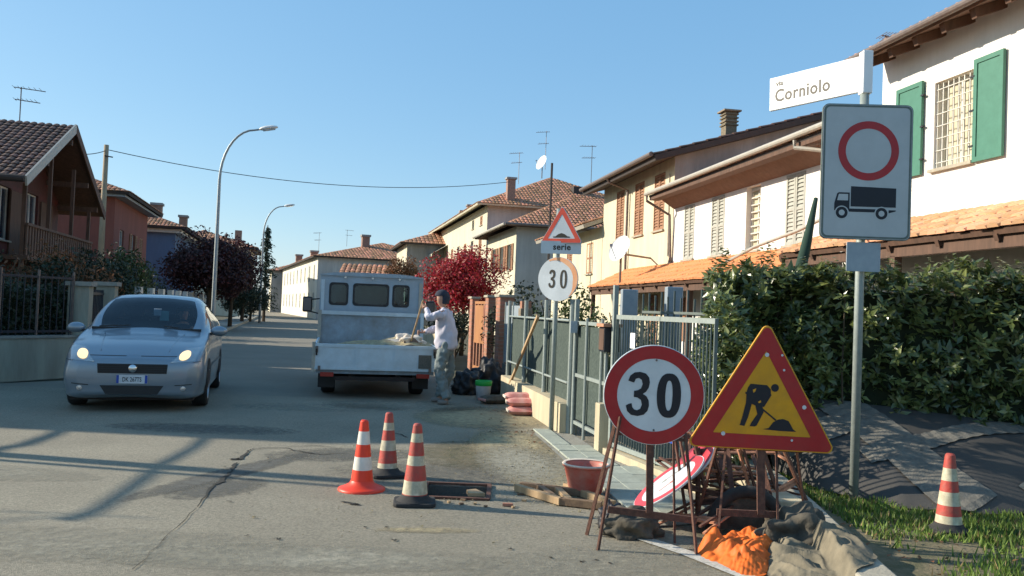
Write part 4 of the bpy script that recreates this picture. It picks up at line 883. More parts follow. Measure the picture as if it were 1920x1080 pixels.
# conifer: narrow cone of drooping sprays
q = P(496, 560, 62); cf = thing('conifer_tree', 'slim ragged conifer beside the farther lamp post', 'tree', (q.x, q.y, 0))
m_ = MB(); m_.tube([(0, 0, 0), (0, 0, 7.0)], [.12, .03], 6); m_.build('trunk', m_bark, cf); m_ = MB()
for k in range(34):
    z = 1.0+5.9*k/34; R_ = 1.0*(1-(z/7.6)**1.6)+.12
    for j in range(7):
        if RND.random() < .18: continue
        t = RND.uniform(0, 6.28); rr = R_*RND.uniform(.6, 1.2)
        for s_ in range(14):
            f = s_/14; p = V((math.cos(t)*rr*f, math.sin(t)*rr*f, z-.25*f*f))+rnd_dir()*.09; n = rnd_dir(); leaf_quad(m_, p, n, V((math.cos(t), math.sin(t), -.6)), .2, .09)
m_.build('crown', m_conifer, cf)
# garden shrubs on the left behind the fence
def shrub(label, x, y, h, rx, mat, n=2600, L=.10, name='garden_shrub', grp='shrubs behind the left garden fence'):
    r = thing(name, label, 'shrub', (x, y, 0), 0, grp)
    m_ = MB()
    for k in range(5):
        t = k*1.3; m_.tube([(0, 0, 0), (rx*.3*math.cos(t), rx*.3*math.sin(t), h*.5), (rx*.5*math.cos(t), rx*.5*math.sin(t), h*.85)], [.03, .02, .01], 5)
    m_.build('stem', m_bark, r); crown((0, 0, h*.52), rx, rx, h*.5, n, L, 16).build('foliage', mat, r); return r
shrub('tall dark shrub behind the left fence under the chalet eave', -10.4, 17.0, 2.5, 1.2, m_dark_leaf, 4200)
shrub('brownish flowering shrub below the chalet balcony', -10.4, 19.5, 3.0, 1.3, m_rust_leaf, 3600)
shrub('dark evergreen shrub right of the brownish one', -9.9, 18.8, 2.4, 1.0, m_dark_leaf, 3000)
shrub('dense dark shrub behind the gate pillars', -10.6, 21.5, 2.9, 1.3, m_dark_leaf, 4200)
shrub('low shrub at the extreme left behind the iron bars', -10.2, 15.3, 1.75, 1.2, m_dark_leaf, 3500)
shrub('olive green bush with a rounded top behind the car roof', -13.0, 28.3, 3.1, 1.25, m_green_leaf, 4200, .12)
shrub('dark bush left of the olive green one', -13.9, 27.3, 3.0, 1.3, m_dark_leaf, 3200, .12)
shrub('dark bush filling the garden below the rose house', -14.6, 31.5, 3.2, 1.5, m_dark_leaf, 3600, .13)
shrub('shaded bush in front of the blue house', -15.2, 36.5, 2.2, 1.2, m_dark_leaf, 2400, .13)
shrub('yellowish green shrub showing over the screened fence below the round 30 sign', 1.0, 17.0, 2.0, .95, m_green_leaf, 2600, .09, grp='shrubs behind the right fence')
shrub('dark shrub left of the yellowish one above the blue sheet gate', .1, 18.2, 1.95, .8, m_dark_leaf, 1800, .09, grp='shrubs behind the right fence')
shrub('pale green shrub right of the sign post above the screened fence', 2.05, 14.6, 1.75, .8, m_green_leaf, 1700, .08, grp='shrubs behind the right fence')
shrub('low shrub under the crimson tree', -1.6, 24.6, 1.5, 1.2, m_dark_leaf, 2200, .1, grp='shrubs behind the right fence')

shrub('dim shrub just behind the barred gate', 2.5, 9.6, 1.25, .75, m_dark_leaf, 2000, .09, grp='shrubs behind the right fence')
shrub('second dim shrub behind the middle of the barred gate', 1.75, 11.6, 1.3, .7, m_green_leaf, 1500, .09, grp='shrubs behind the right fence')
# laurel hedge on the right: leaves on a bumpy volume
HP = [V((1.95, 8.35, 0)), V((2.95, 7.93, 0)), V((5.4, 7.50, 0)), V((8.8, 6.95, 0))]; HT = [1.90, 1.96, 2.0, 2.0]
hedge = thing('laurel_hedge', 'tall dense laurel hedge behind the roadwork signs and the sign post', 'hedge', (2.0, 8.0, 0))
def hpt(t):
    k = min(int(t), 2); f = t-k; return HP[k].lerp(HP[k+1], f), HT[k]+(HT[k+1]-HT[k])*f, (HP[k+1]-HP[k]).normalized()
core = MB(); N_ = 24; vs = []
for i in range(N_+1):
    p, h, d = hpt(3*i/N_*.9999); nrm = V((-d.y, d.x, 0))
    for off, z in ((.22, .1), (.22, h-.18), (1.0, h-.18), (1.0, .1)):
        pp = p+nrm*off+V((0, 0, z)); pp += V((0, 0, 1))*noise.noise(pp*2)*.1; pp.x = max(pp.x, 2.12+.2*(pp.y-8.3)); vs.append(pp)
fs = [(i*4+a, i*4+(a+1) % 4, (i+1)*4+(a+1) % 4, (i+1)*4+a) for i in range(N_) for a in range(4)]+[(0, 1, 2, 3), (N_*4, N_*4+1, N_*4+2, N_*4+3)]
core.add(vs, fs); core.build('hedge_core', m_hedge_core, hedge, world=True)
lf = MB(); singles = []
def rosette(q, ax, n=7, L0=.105, pick=False):
    """a shoot tip: leaves radiating round the twig end"""
    ax = ax.normalized(); e1 = ax.orthogonal().normalized(); e2 = ax.cross(e1); t0 = RND.uniform(0, 6.28)
    for k in range(n):
        t = t0+k*2.4; op = RND.uniform(.55, 1.25); u = (ax*math.cos(op)+(e1*math.cos(t)+e2*math.sin(t))*math.sin(op)).normalized()
        nn_ = (ax-u*ax.dot(u)+V((0, 0, .35))+rnd_dir()*.25).normalized(); L_ = L0*RND.uniform(.65, 1.25)
        if abs(nn_.dot(u)) > .93: continue
        p_ = q+u*L_*.5-ax*.018*k*.5
        if pick and k == 0 and len(singles) < 300: singles.append((p_, nn_, u, L_))
        else: leaf_quad(lf, p_, nn_, u, L_, L_*.40)
for i in range(5200):
    r = RND.random()
    if r < .62:
        t = RND.uniform(0, 2.9999); p, h, d = hpt(t); nrm = V((-d.y, d.x, 0)); z = RND.uniform(.04, 1)*h
        bump = .24*noise.noise(V((t*4, z*3.2, 1)))+.10*noise.noise(V((t*11, z*8, 5)))
        if noise.noise(V((t*5.5, z*2.8, 7))) < -.22 and RND.random() < .8: bump -= .18
        q = p+nrm*(RND.uniform(0, .2)-bump)+V((0, 0, z)); out = -nrm+V((0, 0, .25))
    elif r < .80:
        t = RND.uniform(0, 2.9999); p, h, d = hpt(t); nrm = V((-d.y, d.x, 0))
        q = p+nrm*RND.uniform(0, .9)+V((0, 0, h-.08+RND.uniform(-.1, .06)+.16*noise.noise(V((t*5, 3, 3))))); out = V((0, -.2, 1))
    elif r < .90:
        yy = RND.uniform(7.9, 9.1); q = V((1.93+.20*(yy-8.3)+RND.uniform(0, .25), yy, RND.uniform(.1, 1.9))); out = V((-1, -.1, .2))
    else:           # low spill of foliage over the end of the gate
        d_ = rnd_dir(); q = V((1.92+.23*d_.x, 7.75+.55*d_.y, .80+.85*d_.z)); out = d_+V((-.3, -.3, .2))
    rosette(q, out+rnd_dir()*.55, RND.choice((4, 5, 6, 7)), RND.uniform(.07, .12), pick=(r < .62 and i % 3 == 0 and q.x < 6))
for i in range(5000):
    t = RND.uniform(0, 2.9999); p, h, d = hpt(t); nrm = V((-d.y, d.x, 0)); q = p+nrm*RND.uniform(.12, .34)+V((0, 0, RND.uniform(.05, 1)*h)); n = (-nrm+rnd_dir()).normalized(); u = rnd_dir()
    if abs(n.dot(u)) < .9: leaf_quad(lf, q, n, u, .1, .045)
for k in range(150):
    t = RND.uniform(0, 1)**(2.2 if k < 70 else 1)*2.98; p, h, d = hpt(t); nrm = V((-d.y, d.x, 0)); hh = RND.uniform(.08, .22)*(1.6 if t < .5 else 1)
    b0 = p+nrm*RND.uniform(.05, .6)+V((0, 0, h-.08)); b0.x = max(b0.x, 1.95+.2*(b0.y-8.3)); le = V((RND.uniform(-.3, .3), RND.uniform(-.3, .1), 1)).normalized()
    for i in range(13):
        f = i/12; q = b0+le*hh*f; a_ = V((math.cos(i*2.4), math.sin(i*2.4), .75+.6*f)).normalized(); leaf_quad(lf, q+a_*.035, (V((0, 0, 1))+a_*.2+rnd_dir()*.3).normalized(), a_, RND.uniform(.07, .12)*(1-.3*f), .04)
lf.build('foliage', m_hedge, hedge, world=True, kind='stuff')
one = MB(); leaf_quad(one, V((0, 0, 0)), V((0, 0, 1)), V((1, 0, 0)), 1.0, .42); pr = None
inv = wm(hedge).inverted()
for q, n, u, L_ in singles:
    if pr is None: o = pr = one.build('leaf', m_hedge, hedge)
    else: o = pr.copy(); col.objects.link(o); o.parent = hedge
    v = n.cross(u).normalized(); u2 = v.cross(n); o.rotation_mode = 'QUATERNION'
    o.rotation_quaternion = Matrix(((u2.x, v.x, n.x), (u2.y, v.y, n.y), (u2.z, v.z, n.z))).to_quaternion(); o.location = inv @ q; o.scale = (L_, L_, L_)
m_ = MB()
for k in range(40):
    p, h, d = hpt(RND.uniform(0, 2.99)); nrm = V((-d.y, d.x, 0)); q = p+nrm*RND.uniform(.05, .7); q.x = max(q.x, 2.05+.2*(q.y-8.3)); m_.tube([q+V((0, 0, .1)), q+V((RND.uniform(-.1, .1), 0, h*.5)), q+V((RND.uniform(-.2, .2), 0, h+RND.uniform(-.05, .12)))], [.012, .009, .004], 5)
m_.build('twigs', m_bark, hedge, world=True, kind='stuff')

# grass on the corner
gm = MB(); dm = MB()
for i in range(70000):
    x = RND.uniform(2.25, 6.5); y = RND.uniform(3.3, 7.9)
    if x < 2.42+max(0, (5.3-y))*.0: continue
    dn = noise.noise(V((x*1.6, y*1.6, 0)))*.5+noise.noise(V((x*5, y*5, 3)))*.35
    dens = .42+dn*1.0+(.3 if y > 5.6 else 0)-(.5 if x-(y-4.6)*.4 < 2.7 and y < 5.6 else 0)
    if RND.random() > dens: continue
    h = RND.uniform(.018, .06)*(1.2+dn); t = RND.uniform(0, 6.28); w_ = .006+.003*RND.random()
    p = V((x, y, .05)); a = V((math.cos(t), math.sin(t), 0)); le = V((RND.uniform(-.5, .5), RND.uniform(-.5, .5), 1))*h
    mbx = gm if RND.random() < .88 else dm
    mbx.face([p-a*w_, p+a*w_, p+a*w_*.6+le*.6]); mbx.face([p-a*w_*.9, p+a*w_*.6+le*.6, p+le])
tag(gm.build('grass', m_grass), kind='stuff', label='short green grass growing on the corner verge'); tag(dm.build('dry_grass', m_drygrass), kind='stuff', label='dry yellowed grass stalks among the green verge')
dl = MB()
for i in range(900):
    x = RND.uniform(2.3, 5.2); y = RND.uniform(4.0, 6.6)
    if RND.random() > .6-(y-4)*.2: continue
    leaf_quad(dl, V((x, y, .062+RND.random()*.01)), (V((0, 0, 1))+rnd_dir()*.5).normalized(), rnd_dir(), RND.uniform(.03, .06), .025)
tag(dl.build('fallen_leaves', m_rust_leaf), kind='stuff', label='brown fallen leaves scattered on the verge')
dl2 = MB()
for i in range(420):
    y = RND.uniform(9, 30); x = KR(y)-.35-abs(RND.gauss(0, .3)); leaf_quad(dl2, V((x, y, .014)), (V((0, 0, 1))+rnd_dir()*.4).normalized(), rnd_dir(), RND.uniform(.03, .06), .03)
for i in range(300):
    y = RND.uniform(13.5, 40); x = KL(y)+abs(RND.gauss(0, .35)); leaf_quad(dl2, V((x, y, .014)), (V((0, 0, 1))+rnd_dir()*.4).normalized(), rnd_dir(), RND.uniform(.03, .07), .03)
tag(dl2.build('fallen_leaves', m_rust_leaf), kind='stuff', label='dry leaves gathered along the edges of the street')
# gravel crumbs and grit around the works
gr = MB()
for i in range(2200):
    if i % 3: x, y = RND.gauss(.25, .45), RND.uniform(6.4, 10.5); x -= (y-8)*.12
    else: x, y = RND.uniform(-1.8, 1.2), RND.uniform(5.2, 9)
    if hx0-.02 < x < hx1+.02 and hy0-.02 < y < hy1+.02: continue
    s_ = RND.uniform(.0015, .0045)*(1 if RND.random() < .97 else 2.2); gr.bar((x, y, .008), (x+s_*2, y+s_*RND.uniform(-1, 1), .012), s_, s_)
tag(gr.build('grit', m_sand), kind='stuff', label='loose sand grit scattered over the asphalt by the manhole')

# sheeting over the bank in front of the hedge
tp = thing('ground_sheeting', 'dark sheeting draped over the bank below the hedge', 'tarpaulin', (3.2, 7.0, 0))
botl = [V((2.45, 7.85, .10)), V((2.62, 7.1, .07)), V((3.05, 6.55, .07)), V((3.6, 6.40, .07)), V((4.4, 6.62, .08)), V((5.6, 6.55, .10)), V((7.2, 6.2, .1))]
topl = [V((2.40, 8.22, .70)), V((2.90, 8.06, .73)), V((3.5, 7.96, .70)), V((4.0, 7.88, .66)), V((4.7, 7.75, .58)), V((5.8, 7.56, .50)), V((7.4, 7.3, .5))]
def lerpl(L, t):
    k = min(int(t), len(L)-2); f = t-k; return L[k].lerp(L[k+1], f)
def bank(u, v):
    a, b = lerpl(botl, u), lerpl(topl, u); p = a.lerp(b, v); p.z += .05*math.sin(math.pi*v)+.022*noise.noise(V((u*1.3, v*2, 2)))+.004*noise.noise(V((u*6, v*8, 4))); return p
mb = MB(); nu, nv = 72, 20; vs = [bank(6*i/nu*.9999, j/nv) for i in range(nu+1) for j in range(nv+1)]
mb.add(vs, [(i*(nv+1)+j, (i+1)*(nv+1)+j, (i+1)*(nv+1)+j+1, i*(nv+1)+j+1) for i in range(nu) for j in range(nv)])
mb.build('sheet', m_tarp, tp, smooth=True, world=True)
def strip(u0, v0, u1, v1, wd, nm='ribbed_strip'):
    mb = MB(); n = 30; vs = []; K_ = 12
    du, dv = u1-u0, (v1-v0)*2.2; l_ = math.hypot(du, dv); pu, pv_ = -dv/l_*wd, du/l_*wd/2.2
    for i in range(n+1):
        for j in range(K_+1):
            s_ = j/K_-.5; uu = u0+(u1-u0)*i/n+pu*s_; vv = v0+(v1-v0)*i/n+pv_*s_
            p = bank(min(max(uu, 0), 5.999), min(max(vv, 0), 1)); p += V((-.004, -.005, .010+.007*(i % 2)+.004*noise.noise(V((i*.9, j*.7, u0))))); vs.append(p)
    mb.add(vs, [(i*(K_+1)+j, (i+1)*(K_+1)+j, (i+1)*(K_+1)+j+1, i*(K_+1)+j+1) for i in range(n) for j in range(K_)]); mb.build(nm, m_tarp2, tp, world=True)
strip(2.9, .02, 1.3, .97, .75); strip(1.6, .35, 4.0, .98, .34); strip(3.6, .12, 6, .92, .42); strip(5.0, .0, 4.1, .5, .6); strip(.1, .2, 1.4, .7, .5); strip(4.7, .75, 5.9, .35, .3)

# ------------------------------------------------------------------ fences, walls and gates
# left: low wall with dark iron fence
wl = [V((-9.6, 10.2, 0)), V((-8.25, 13.75, 0)), V((-7.72, 15.05, 0)), V((-9.1, 20.6, 0)), V((-10.6, 26.5, 0))]
def wall_run(name, label, pts, h, th, mat, cop=True):
    r = thing(name, label, 'wall', pts[0])
    for i, (a, b) in enumerate(zip(pts, pts[1:])):
        m_ = MB(); m_.bar(V((a.x, a.y, h/2-.03)), V((b.x, b.y, h/2-.03)), th, h+.06); m_.build('wall_panel', mat, r, world=True)
        if cop: m_ = MB(); m_.bar(V((a.x, a.y, h+.022)), V((b.x, b.y, h+.022)), th+.05, .04); m_.build('coping', m_kerb if mat is not m_wallleft else m_pave, r, world=True)
    return r
wall_run('garden_wall', 'low plastered garden wall behind the silver car', wl[:4], .69, .2, m_wallleft)
fr = thing('iron_fence', 'dark iron railing standing on the low garden wall at the left', 'fence', wl[1]+V((0, 0, .73)))
for a, b, nb in ((wl[0], wl[1], 26), (wl[1], wl[2], 11)):
    for k in range(nb):
        p = a.lerp(b, (k+.5)/nb); m_ = MB(); m_.tube([(p.x, p.y, .73), (p.x, p.y, 1.78)], .009, 5); m_.build('bar', m_fence_dark, fr, world=True)
    for z in (.80, 1.72): m_ = MB(); m_.bar((a.x, a.y, z), (b.x, b.y, z), .03, .04); m_.build('rail', m_fence_dark, fr, world=True)
    for k in range(3): p = a.lerp(b, k/2*.98+.01); m_ = MB(); m_.bx(p.x-.016, p.x+.016, p.y-.016, p.y+.016, .73, 1.84); m_.build('post', m_gutter, fr, world=True)
sh_ = thing('privacy_hedge', 'dark clipped hedge pressed against the iron railing', 'hedge', (-8.6, 14.6, 0))
m_ = MB()
for i in range(9000):
    t = RND.random(); p = (wl[0].lerp(wl[1], t*1.0) if i % 3 else wl[1].lerp(wl[2], t)); dd = ((wl[1]-wl[0]) if i % 3 else (wl[2]-wl[1])).normalized(); nn = V((-dd.y, dd.x, 0))
    q = p+nn*RND.uniform(.12, .7)+V((0, 0, RND.uniform(.3, 1.55+.2*noise.noise(V((t*9, i % 3, 0)))))); n = rnd_dir(); leaf_quad(m_, q, n, rnd_dir(), .1, .05)
m_.build('foliage', m_dark_leaf, sh_, world=True)
m_ = MB(); a = wl[0]+V((-.45, .1, 0)); b = wl[1]+V((-.45, .2, 0)); m_.bar((a.x, a.y, .8), (b.x, b.y, .8), .3, 1.3); a2 = wl[2]+V((-.4, .35, 0)); m_.bar((b.x, b.y, .8), (a2.x, a2.y, .8), .3, 1.3); m_.build('hedge_core', m_hedge_core, sh_, world=True)
for lab, q, hh in (('square rendered gate pillar nearest the silver car', V((-7.72, 15.3, 0)), 1.68), ('second rendered gate pillar farther along the street', V((-8.1, 17.1, 0)), 1.72)):
    r = thing('gate_pillar', lab, 'pillar', q, zl, 'rendered gate pillars on the left'); m_ = MB(); m_.bx(-.17, .17, -.17, .17, 0, hh-.08); m_.build('shaft', m_wallleft, r); m_ = MB(); m_.bx(-.22, .22, -.22, .22, hh-.079, hh); m_.build('cap', m_pave, r)
r = thing('metal_gate', 'dark iron gate between the two rendered pillars', 'gate', (-7.9, 16.2, 0), zl)
for k in range(12): m_ = MB(); m_.bx(-.01, .01, -.68+k*.123, -.66+k*.123, .1, 1.55); m_.build('bar', m_fence_dark, r)
for z in (.15, 1.45): m_ = MB(); m_.bx(-.02, .02, -.7, .7, z, z+.05); m_.build('rail', m_fence_dark, r)
# white fence further along the left pavement
wf = thing('white_fence', 'white fence of concrete posts and pales along the far left pavement', 'fence', (KL(27)-1.7, 27, 0))
for k in range(46):
    y = 26+k*.45; x = KL(y)-1.7; m_ = MB()
    if k % 5 == 0: m_.bx(x-.09, x+.09, y-.09, y+.09, 0, 1.75); m_.build('post', m_frame_w, wf, world=True)
    else: m_.bx(x-.02, x+.02, y-.09, y+.09, .5, 1.5); m_.build('pale', m_metal_grey, wf, world=True)
m_ = MB(); m_.bar((KL(26)-1.72, 26, .22), (KL(47)-1.72, 47, .22), .16, .5); m_.build('base_wall', m_pave, wf, world=True)
m_ = MB(); m_.bx(KL(38)-1.4, KL(38)-.6, 37.5, 38.2, .1, 1.0); tag(m_.build('utility_cabinet', m_pave, bevel=.02), 'pale utility cabinet on the far left pavement below the plum tree', 'cabinet')

# right: low yellow wall with screened fence, small gate, mailbox, barred gate
FA, FB, FC, FD, FE = V((-.02, 14.5, 0)), V((.74, 10.3, 0)), V((.98, 9.35, 0)), V((1.08, 8.85, 0)), V((1.70, 6.95, 0))
yw = wall_run('garden_wall', 'low yellowish concrete wall under the green screened fence', [FA, FB], .36, .22, m_wallcon, False)
sf = thing('screened_fence', 'galvanised fence backed with green screening cloth on the yellowish wall', 'fence', FB+V((0, 0, .36)))
for k in range(4):
    p = FA.lerp(FB, k/3); m_ = MB(); m_.tube([(p.x, p.y, .3 if k < 3 else 0), (p.x, p.y, 1.62)], .032, 10); m_.build('post', m_metal_grey, sf, world=True)
for z, t0 in ((1.36, 0), (.60, 0.)):
    a, b = FA.lerp(FB, t0), FB; m_ = MB(); m_.tube([(a.x, a.y, z), (b.x, b.y, z)], .016, 8); m_.build('rail', m_metal_grey, sf, world=True)
mb = MB(); nn = V((.98, .17, 0)); n_ = 40
vs = []
for i in range(n_+1):
    p = FA.lerp(FB, i/n_)+nn*(.05+.02*noise.noise(V((i*.4, 0, 0))))
    for j in range(7): vs.append(V((p.x, p.y, .37+.99*j/6))+nn*.012*noise.noise(V((i*.7, j*.9, 1))))
mb.add(vs, [(i*7+j, (i+1)*7+j, (i+1)*7+j+1, i*7+j+1) for i in range(n_) for j in range(6)]); mb.build('screen_cloth', m_mesh_dark, sf, world=True, smooth=True)
sgt = thing('garden_gate', 'narrow grey green pedestrian gate beside the mailbox', 'gate', FC)
a, b = FB+V((.06, -.1, 0)), FD+V((-.06, .2, 0))
m_ = MB(); m_.bar((a.x+.02, a.y, .75), (b.x+.02, b.y, .75), .02, 1.1); m_.build('gate_panel', m_mesh_dark, sgt, world=True)
for z in (.16, .72, 1.34): m_ = MB(); m_.bar((a.x, a.y, z), (b.x, b.y, z), .03, .04); m_.build('rail', m_metal_grey, sgt, world=True)
for t in (0, .42, .93): p = a.lerp(b, t); m_ = MB(); m_.tube([(p.x-.02, p.y, .02), (p.x-.02, p.y, 1.4)], .018, 8); m_.build('upright', m_metal_grey, sgt, world=True)
m_ = MB(); p = a.lerp(b, .05); m_.bx(p.x-.10, p.x-.02, p.y-.05, p.y+.05, 1.22, 1.36); m_.build('lock_box', m_grey_plate, sgt, world=True)
pr_ = thing('concrete_pier', 'stubby yellow concrete pier beside the narrow gate', 'pier', FD+V((-.06, .14, 0)), .2)
m_ = MB(); m_.bx(-.08, .08, -.08, .08, 0, .52); m_.build('shaft', m_wallcon, pr_, bevel=.01)
m_ = MB(); m_.tube([(0, 0, .515), (0, 0, 1.05)], .022, 8); m_.build('upright', m_metal_grey, pr_)
mx_ = thing('mailbox', 'dark mailbox with a rusty red lid on the steel upright by the gate', 'mailbox', FD+V((-.03, .12, 1.06)), .25)
m_ = MB(); m_.bx(-.09, .09, -.07, .09, 0, .26); m_.build('box', m_black, mx_, bevel=.006); m_ = MB(); m_.bx(-.095, -.091, -.06, .08, .02, .24); m_.build('door', m_wood_brown, mx_)
m_ = MB(); m_.bx(-.115, .11, -.10, .11, .262, .295); m_.build('lid', m_tile, mx_)
for k, (p, h, lab) in enumerate(((FB+V((.05, -.06, 0)), 1.62, 'round steel post left of the narrow gate'), (FD, 1.76, 'tall pale steel post right of the mailbox'), (V((1.98, 8.22, 0)), 1.84, 'pale steel post half buried in the left end of the laurel hedge'))):
    m_ = MB(); m_.bx(-.025, .025, -.025, .025, 0, h); o = m_.build('fence_post', m_metal_grey, bevel=.004); o.location = p; o.rotation_euler = (0, 0, .25); tag(o, lab, 'post', 'steel posts along the right fence')
for p, h, lab in ((V((1.5, 10.9, 0)), 1.78, 'blue grey boxy post top behind the mailbox'), (V((2.05, 10.8, 0)), 1.83, 'blue grey boxy post top behind the tall pale post')):
    m_ = MB(); m_.bx(-.1, .1, -.1, .1, 0, h); o = m_.build('gate_post', m_grey_plate, bevel=.01); o.location = p; tag(o, lab, 'post', 'boxy posts in the yard')
bg_ = thing('barred_gate', 'wide gate of pale vertical bars left of the hedge', 'gate', FD)
dg = (FE-FD); Lg = dg.length; dg.normalize(); nb = 34
for k in range(nb):
    p = FD+dg*(.09+(Lg-.16)*k/(nb-1)); m_ = MB(); m_.bx(p.x-.006, p.x+.006, p.y-.006, p.y+.006, .14, 1.42); m_.build('bar', m_fence_green, bg_, world=True)
for z in (.12, 1.43):
    a, b = FD+dg*.06, FD+dg*(Lg-.04); m_ = MB(); m_.bar((a.x, a.y, z), (b.x, b.y, z), .03, .045); m_.build('rail', m_metal_grey, bg_, world=True)
for t in (.06, Lg/2, Lg-.05): p = FD+dg*t; m_ = MB(); m_.bx(p.x-.014, p.x+.014, p.y-.014, p.y+.014, .08, 1.45); m_.build('stile', m_fence_green, bg_, world=True)
m_ = MB(); m_.bar((FD.x+.02, FD.y, .03), (FE.x+.02, FE.y, .03), .22, .10); o = m_.build('gate_sill', m_wallcon); tag(o, 'low concrete sill running under the barred gate', 'sill')
T = frameT(FD+dg*.45+V((-.035, -.02, 1.13)), dg*1, (0, 0, 1))
m_ = MB(); m_.prism([(0, 0), (.10, 0), (.10, .15), (0, .15)], T, .003); o = m_.build('notice', m_sign_bright); tag(o, 'small white paper notice tied to the barred gate', 'notice')
T = frameT(FD+dg*1.30+V((-.05, -.02, .34)), dg*1, (0, 0, 1)); o = thing('sticker', 'little blue and yellow sticker low on the barred gate', 'sticker', FD+dg*1.30+V((-.05, -.02, .34)))
m_ = MB(); m_.prism([(0, 0), (.10, 0), (.10, .08), (0, .08)], T, .003); m_.build('blue_half', m_plateblue, o, world=True); m_ = MB(); m_.prism([(0, .081), (.10, .081), (.10, .16), (0, .16)], T, .003); m_.build('yellow_half', M('pale_yellow', (.7, .65, .3)), o, world=True)
# palisade further back in the yard (seen over the barred gate)
yf = thing('yard_railing', 'tall thin steel railing in the yard behind the barred gate', 'fence', (2.0, 10.2, 0))
for k in range(24):
    m_ = MB(); x = 1.62+k*.06; y = 10.5-k*.09; m_.bx(x-.01, x+.01, y-.01, y+.01, 0, 1.72+.06*math.sin(k*3)); m_.build('bar', m_fence_green, yf, world=True)
m_ = MB(); m_.bar((1.62, 10.5, .3), (3.0, 8.4, .3), .03, .03); m_.build('rail', m_fence_green, yf, world=True)
m_ = MB(); m_.bar((1.62, 10.5, 1.5), (3.0, 8.4, 1.5), .03, .03); m_.build('rail', m_fence_green, yf, world=True)
# brick piers with the wooden gate
def pier(lab, x, y, w_, d_, h):
    r = thing('brick_pier', lab, 'pier', (x, y, 0), .25, 'brick piers of the wooden gate'); m_ = MB(); m_.bx(-w_/2+.008, w_/2-.008, -d_/2+.008, d_/2-.008, 0, h); m_.build('core', m_mortar, r)
    m_ = MB(); nz = int(h/.075)
    for k in range(nz):
        z = k*h/nz; o_ = (k % 2)*.5
        n1 = max(1, round(w_/.22)); n2 = max(1, round(d_/.22))
        for q in range(n1):
            a, b = -w_/2+q*w_/n1+.004, -w_/2+(q+1)*w_/n1-.004; m_.bx(a, b, -d_/2, -d_/2+.03, z+.005, z+h/nz-.005); m_.bx(a, b, d_/2-.03, d_/2, z+.005, z+h/nz-.005)
        for q in range(n2):
            a, b = -d_/2+.031+q*(d_-.062)/n2, -d_/2+.031+(q+1)*(d_-.062)/n2-.008; m_.bx(-w_/2, -w_/2+.03, a, b, z+.005, z+h/nz-.005); m_.bx(w_/2-.03, w_/2, a, b, z+.005, z+h/nz-.005)
    m_.build('bricks', m_brick, r, kind='stuff'); m_ = MB(); m_.bx(-w_/2-.03, w_/2+.03, -d_/2-.03, d_/2+.03, h+.002, h+.05); m_.build('cap', m_kerb, r); return r
pier('broad brick pier right of the wooden gate', *P(945, 630, 17.2)[:2], .30, .34, 1.72)
pier('brick pier at the right jamb of the wooden gate', *P(917, 630, 18.4)[:2], .16, .3, 1.72)
pier('brick pier at the left jamb of the wooden gate', *P(887, 630, 19.9)[:2], .16, .3, 1.70)
r = thing('wooden_gate', 'varnished orange wooden gate between the brick piers', 'gate', (*P(902, 630, 19.1)[:2], 0), .30)
m_ = MB(); m_.bx(-.03, .03, -.22, .48, .75, 1.55); m_.build('panel', m_wood_orange, r)
for k in range(5): m_ = MB(); y = -.55+k*.26; m_.bx(-.025, .025, y, y+.06, .1, 1.62); m_.build('stile', m_brick, r)
for z in (.12, .7, 1.58): m_ = MB(); m_.bx(-.028, .028, -.55, .55, z, z+.06); m_.build('rail', m_wood_orange, r)
r = thing('sheet_gate', 'dark blue grey sheet metal gate between brick pier and bright pillar', 'gate', (*P(962, 640, 15.9)[:2], 0), .15)
m_ = MB(); m_.bx(-.02, .02, -1.0, .95, .45, 1.55); m_.build('sheet', m_grey_plate, r)
m_ = MB(); m_.bx(-.05, .05, -1.0, .98, .0, .42); m_.build('plinth', m_patch, r)
for y in (-1.0, -.05, .95): m_ = MB(); m_.bx(-.035, .005, y-.03, y+.03, .0, 1.62); m_.build('post', m_metal_grey, r)
r = thing('bright_pillar', 'slim yellowish brick pillar beside the screened fence', 'pillar', (*P(983, 640, 14.3)[:2], 0), .2); m_ = MB(); m_.bx(-.1, .1, -.1, .1, 0, 1.5); m_.build('shaft', m_chim_y, r, bevel=.006); m_ = MB(); m_.bx(-.08, .08, -.08, .08, 1.502, 1.62); m_.build('top_block', m_brick, r)
# fence beyond: plain low wall to the far houses
wall_run('garden_wall', 'low wall continuing along the street beyond the brick piers', [V((-1.4, 20.4, 0)), V((-2.7, 25, 0)), V((-6.4, 39, 0))], .8, .2, m_wallcon)

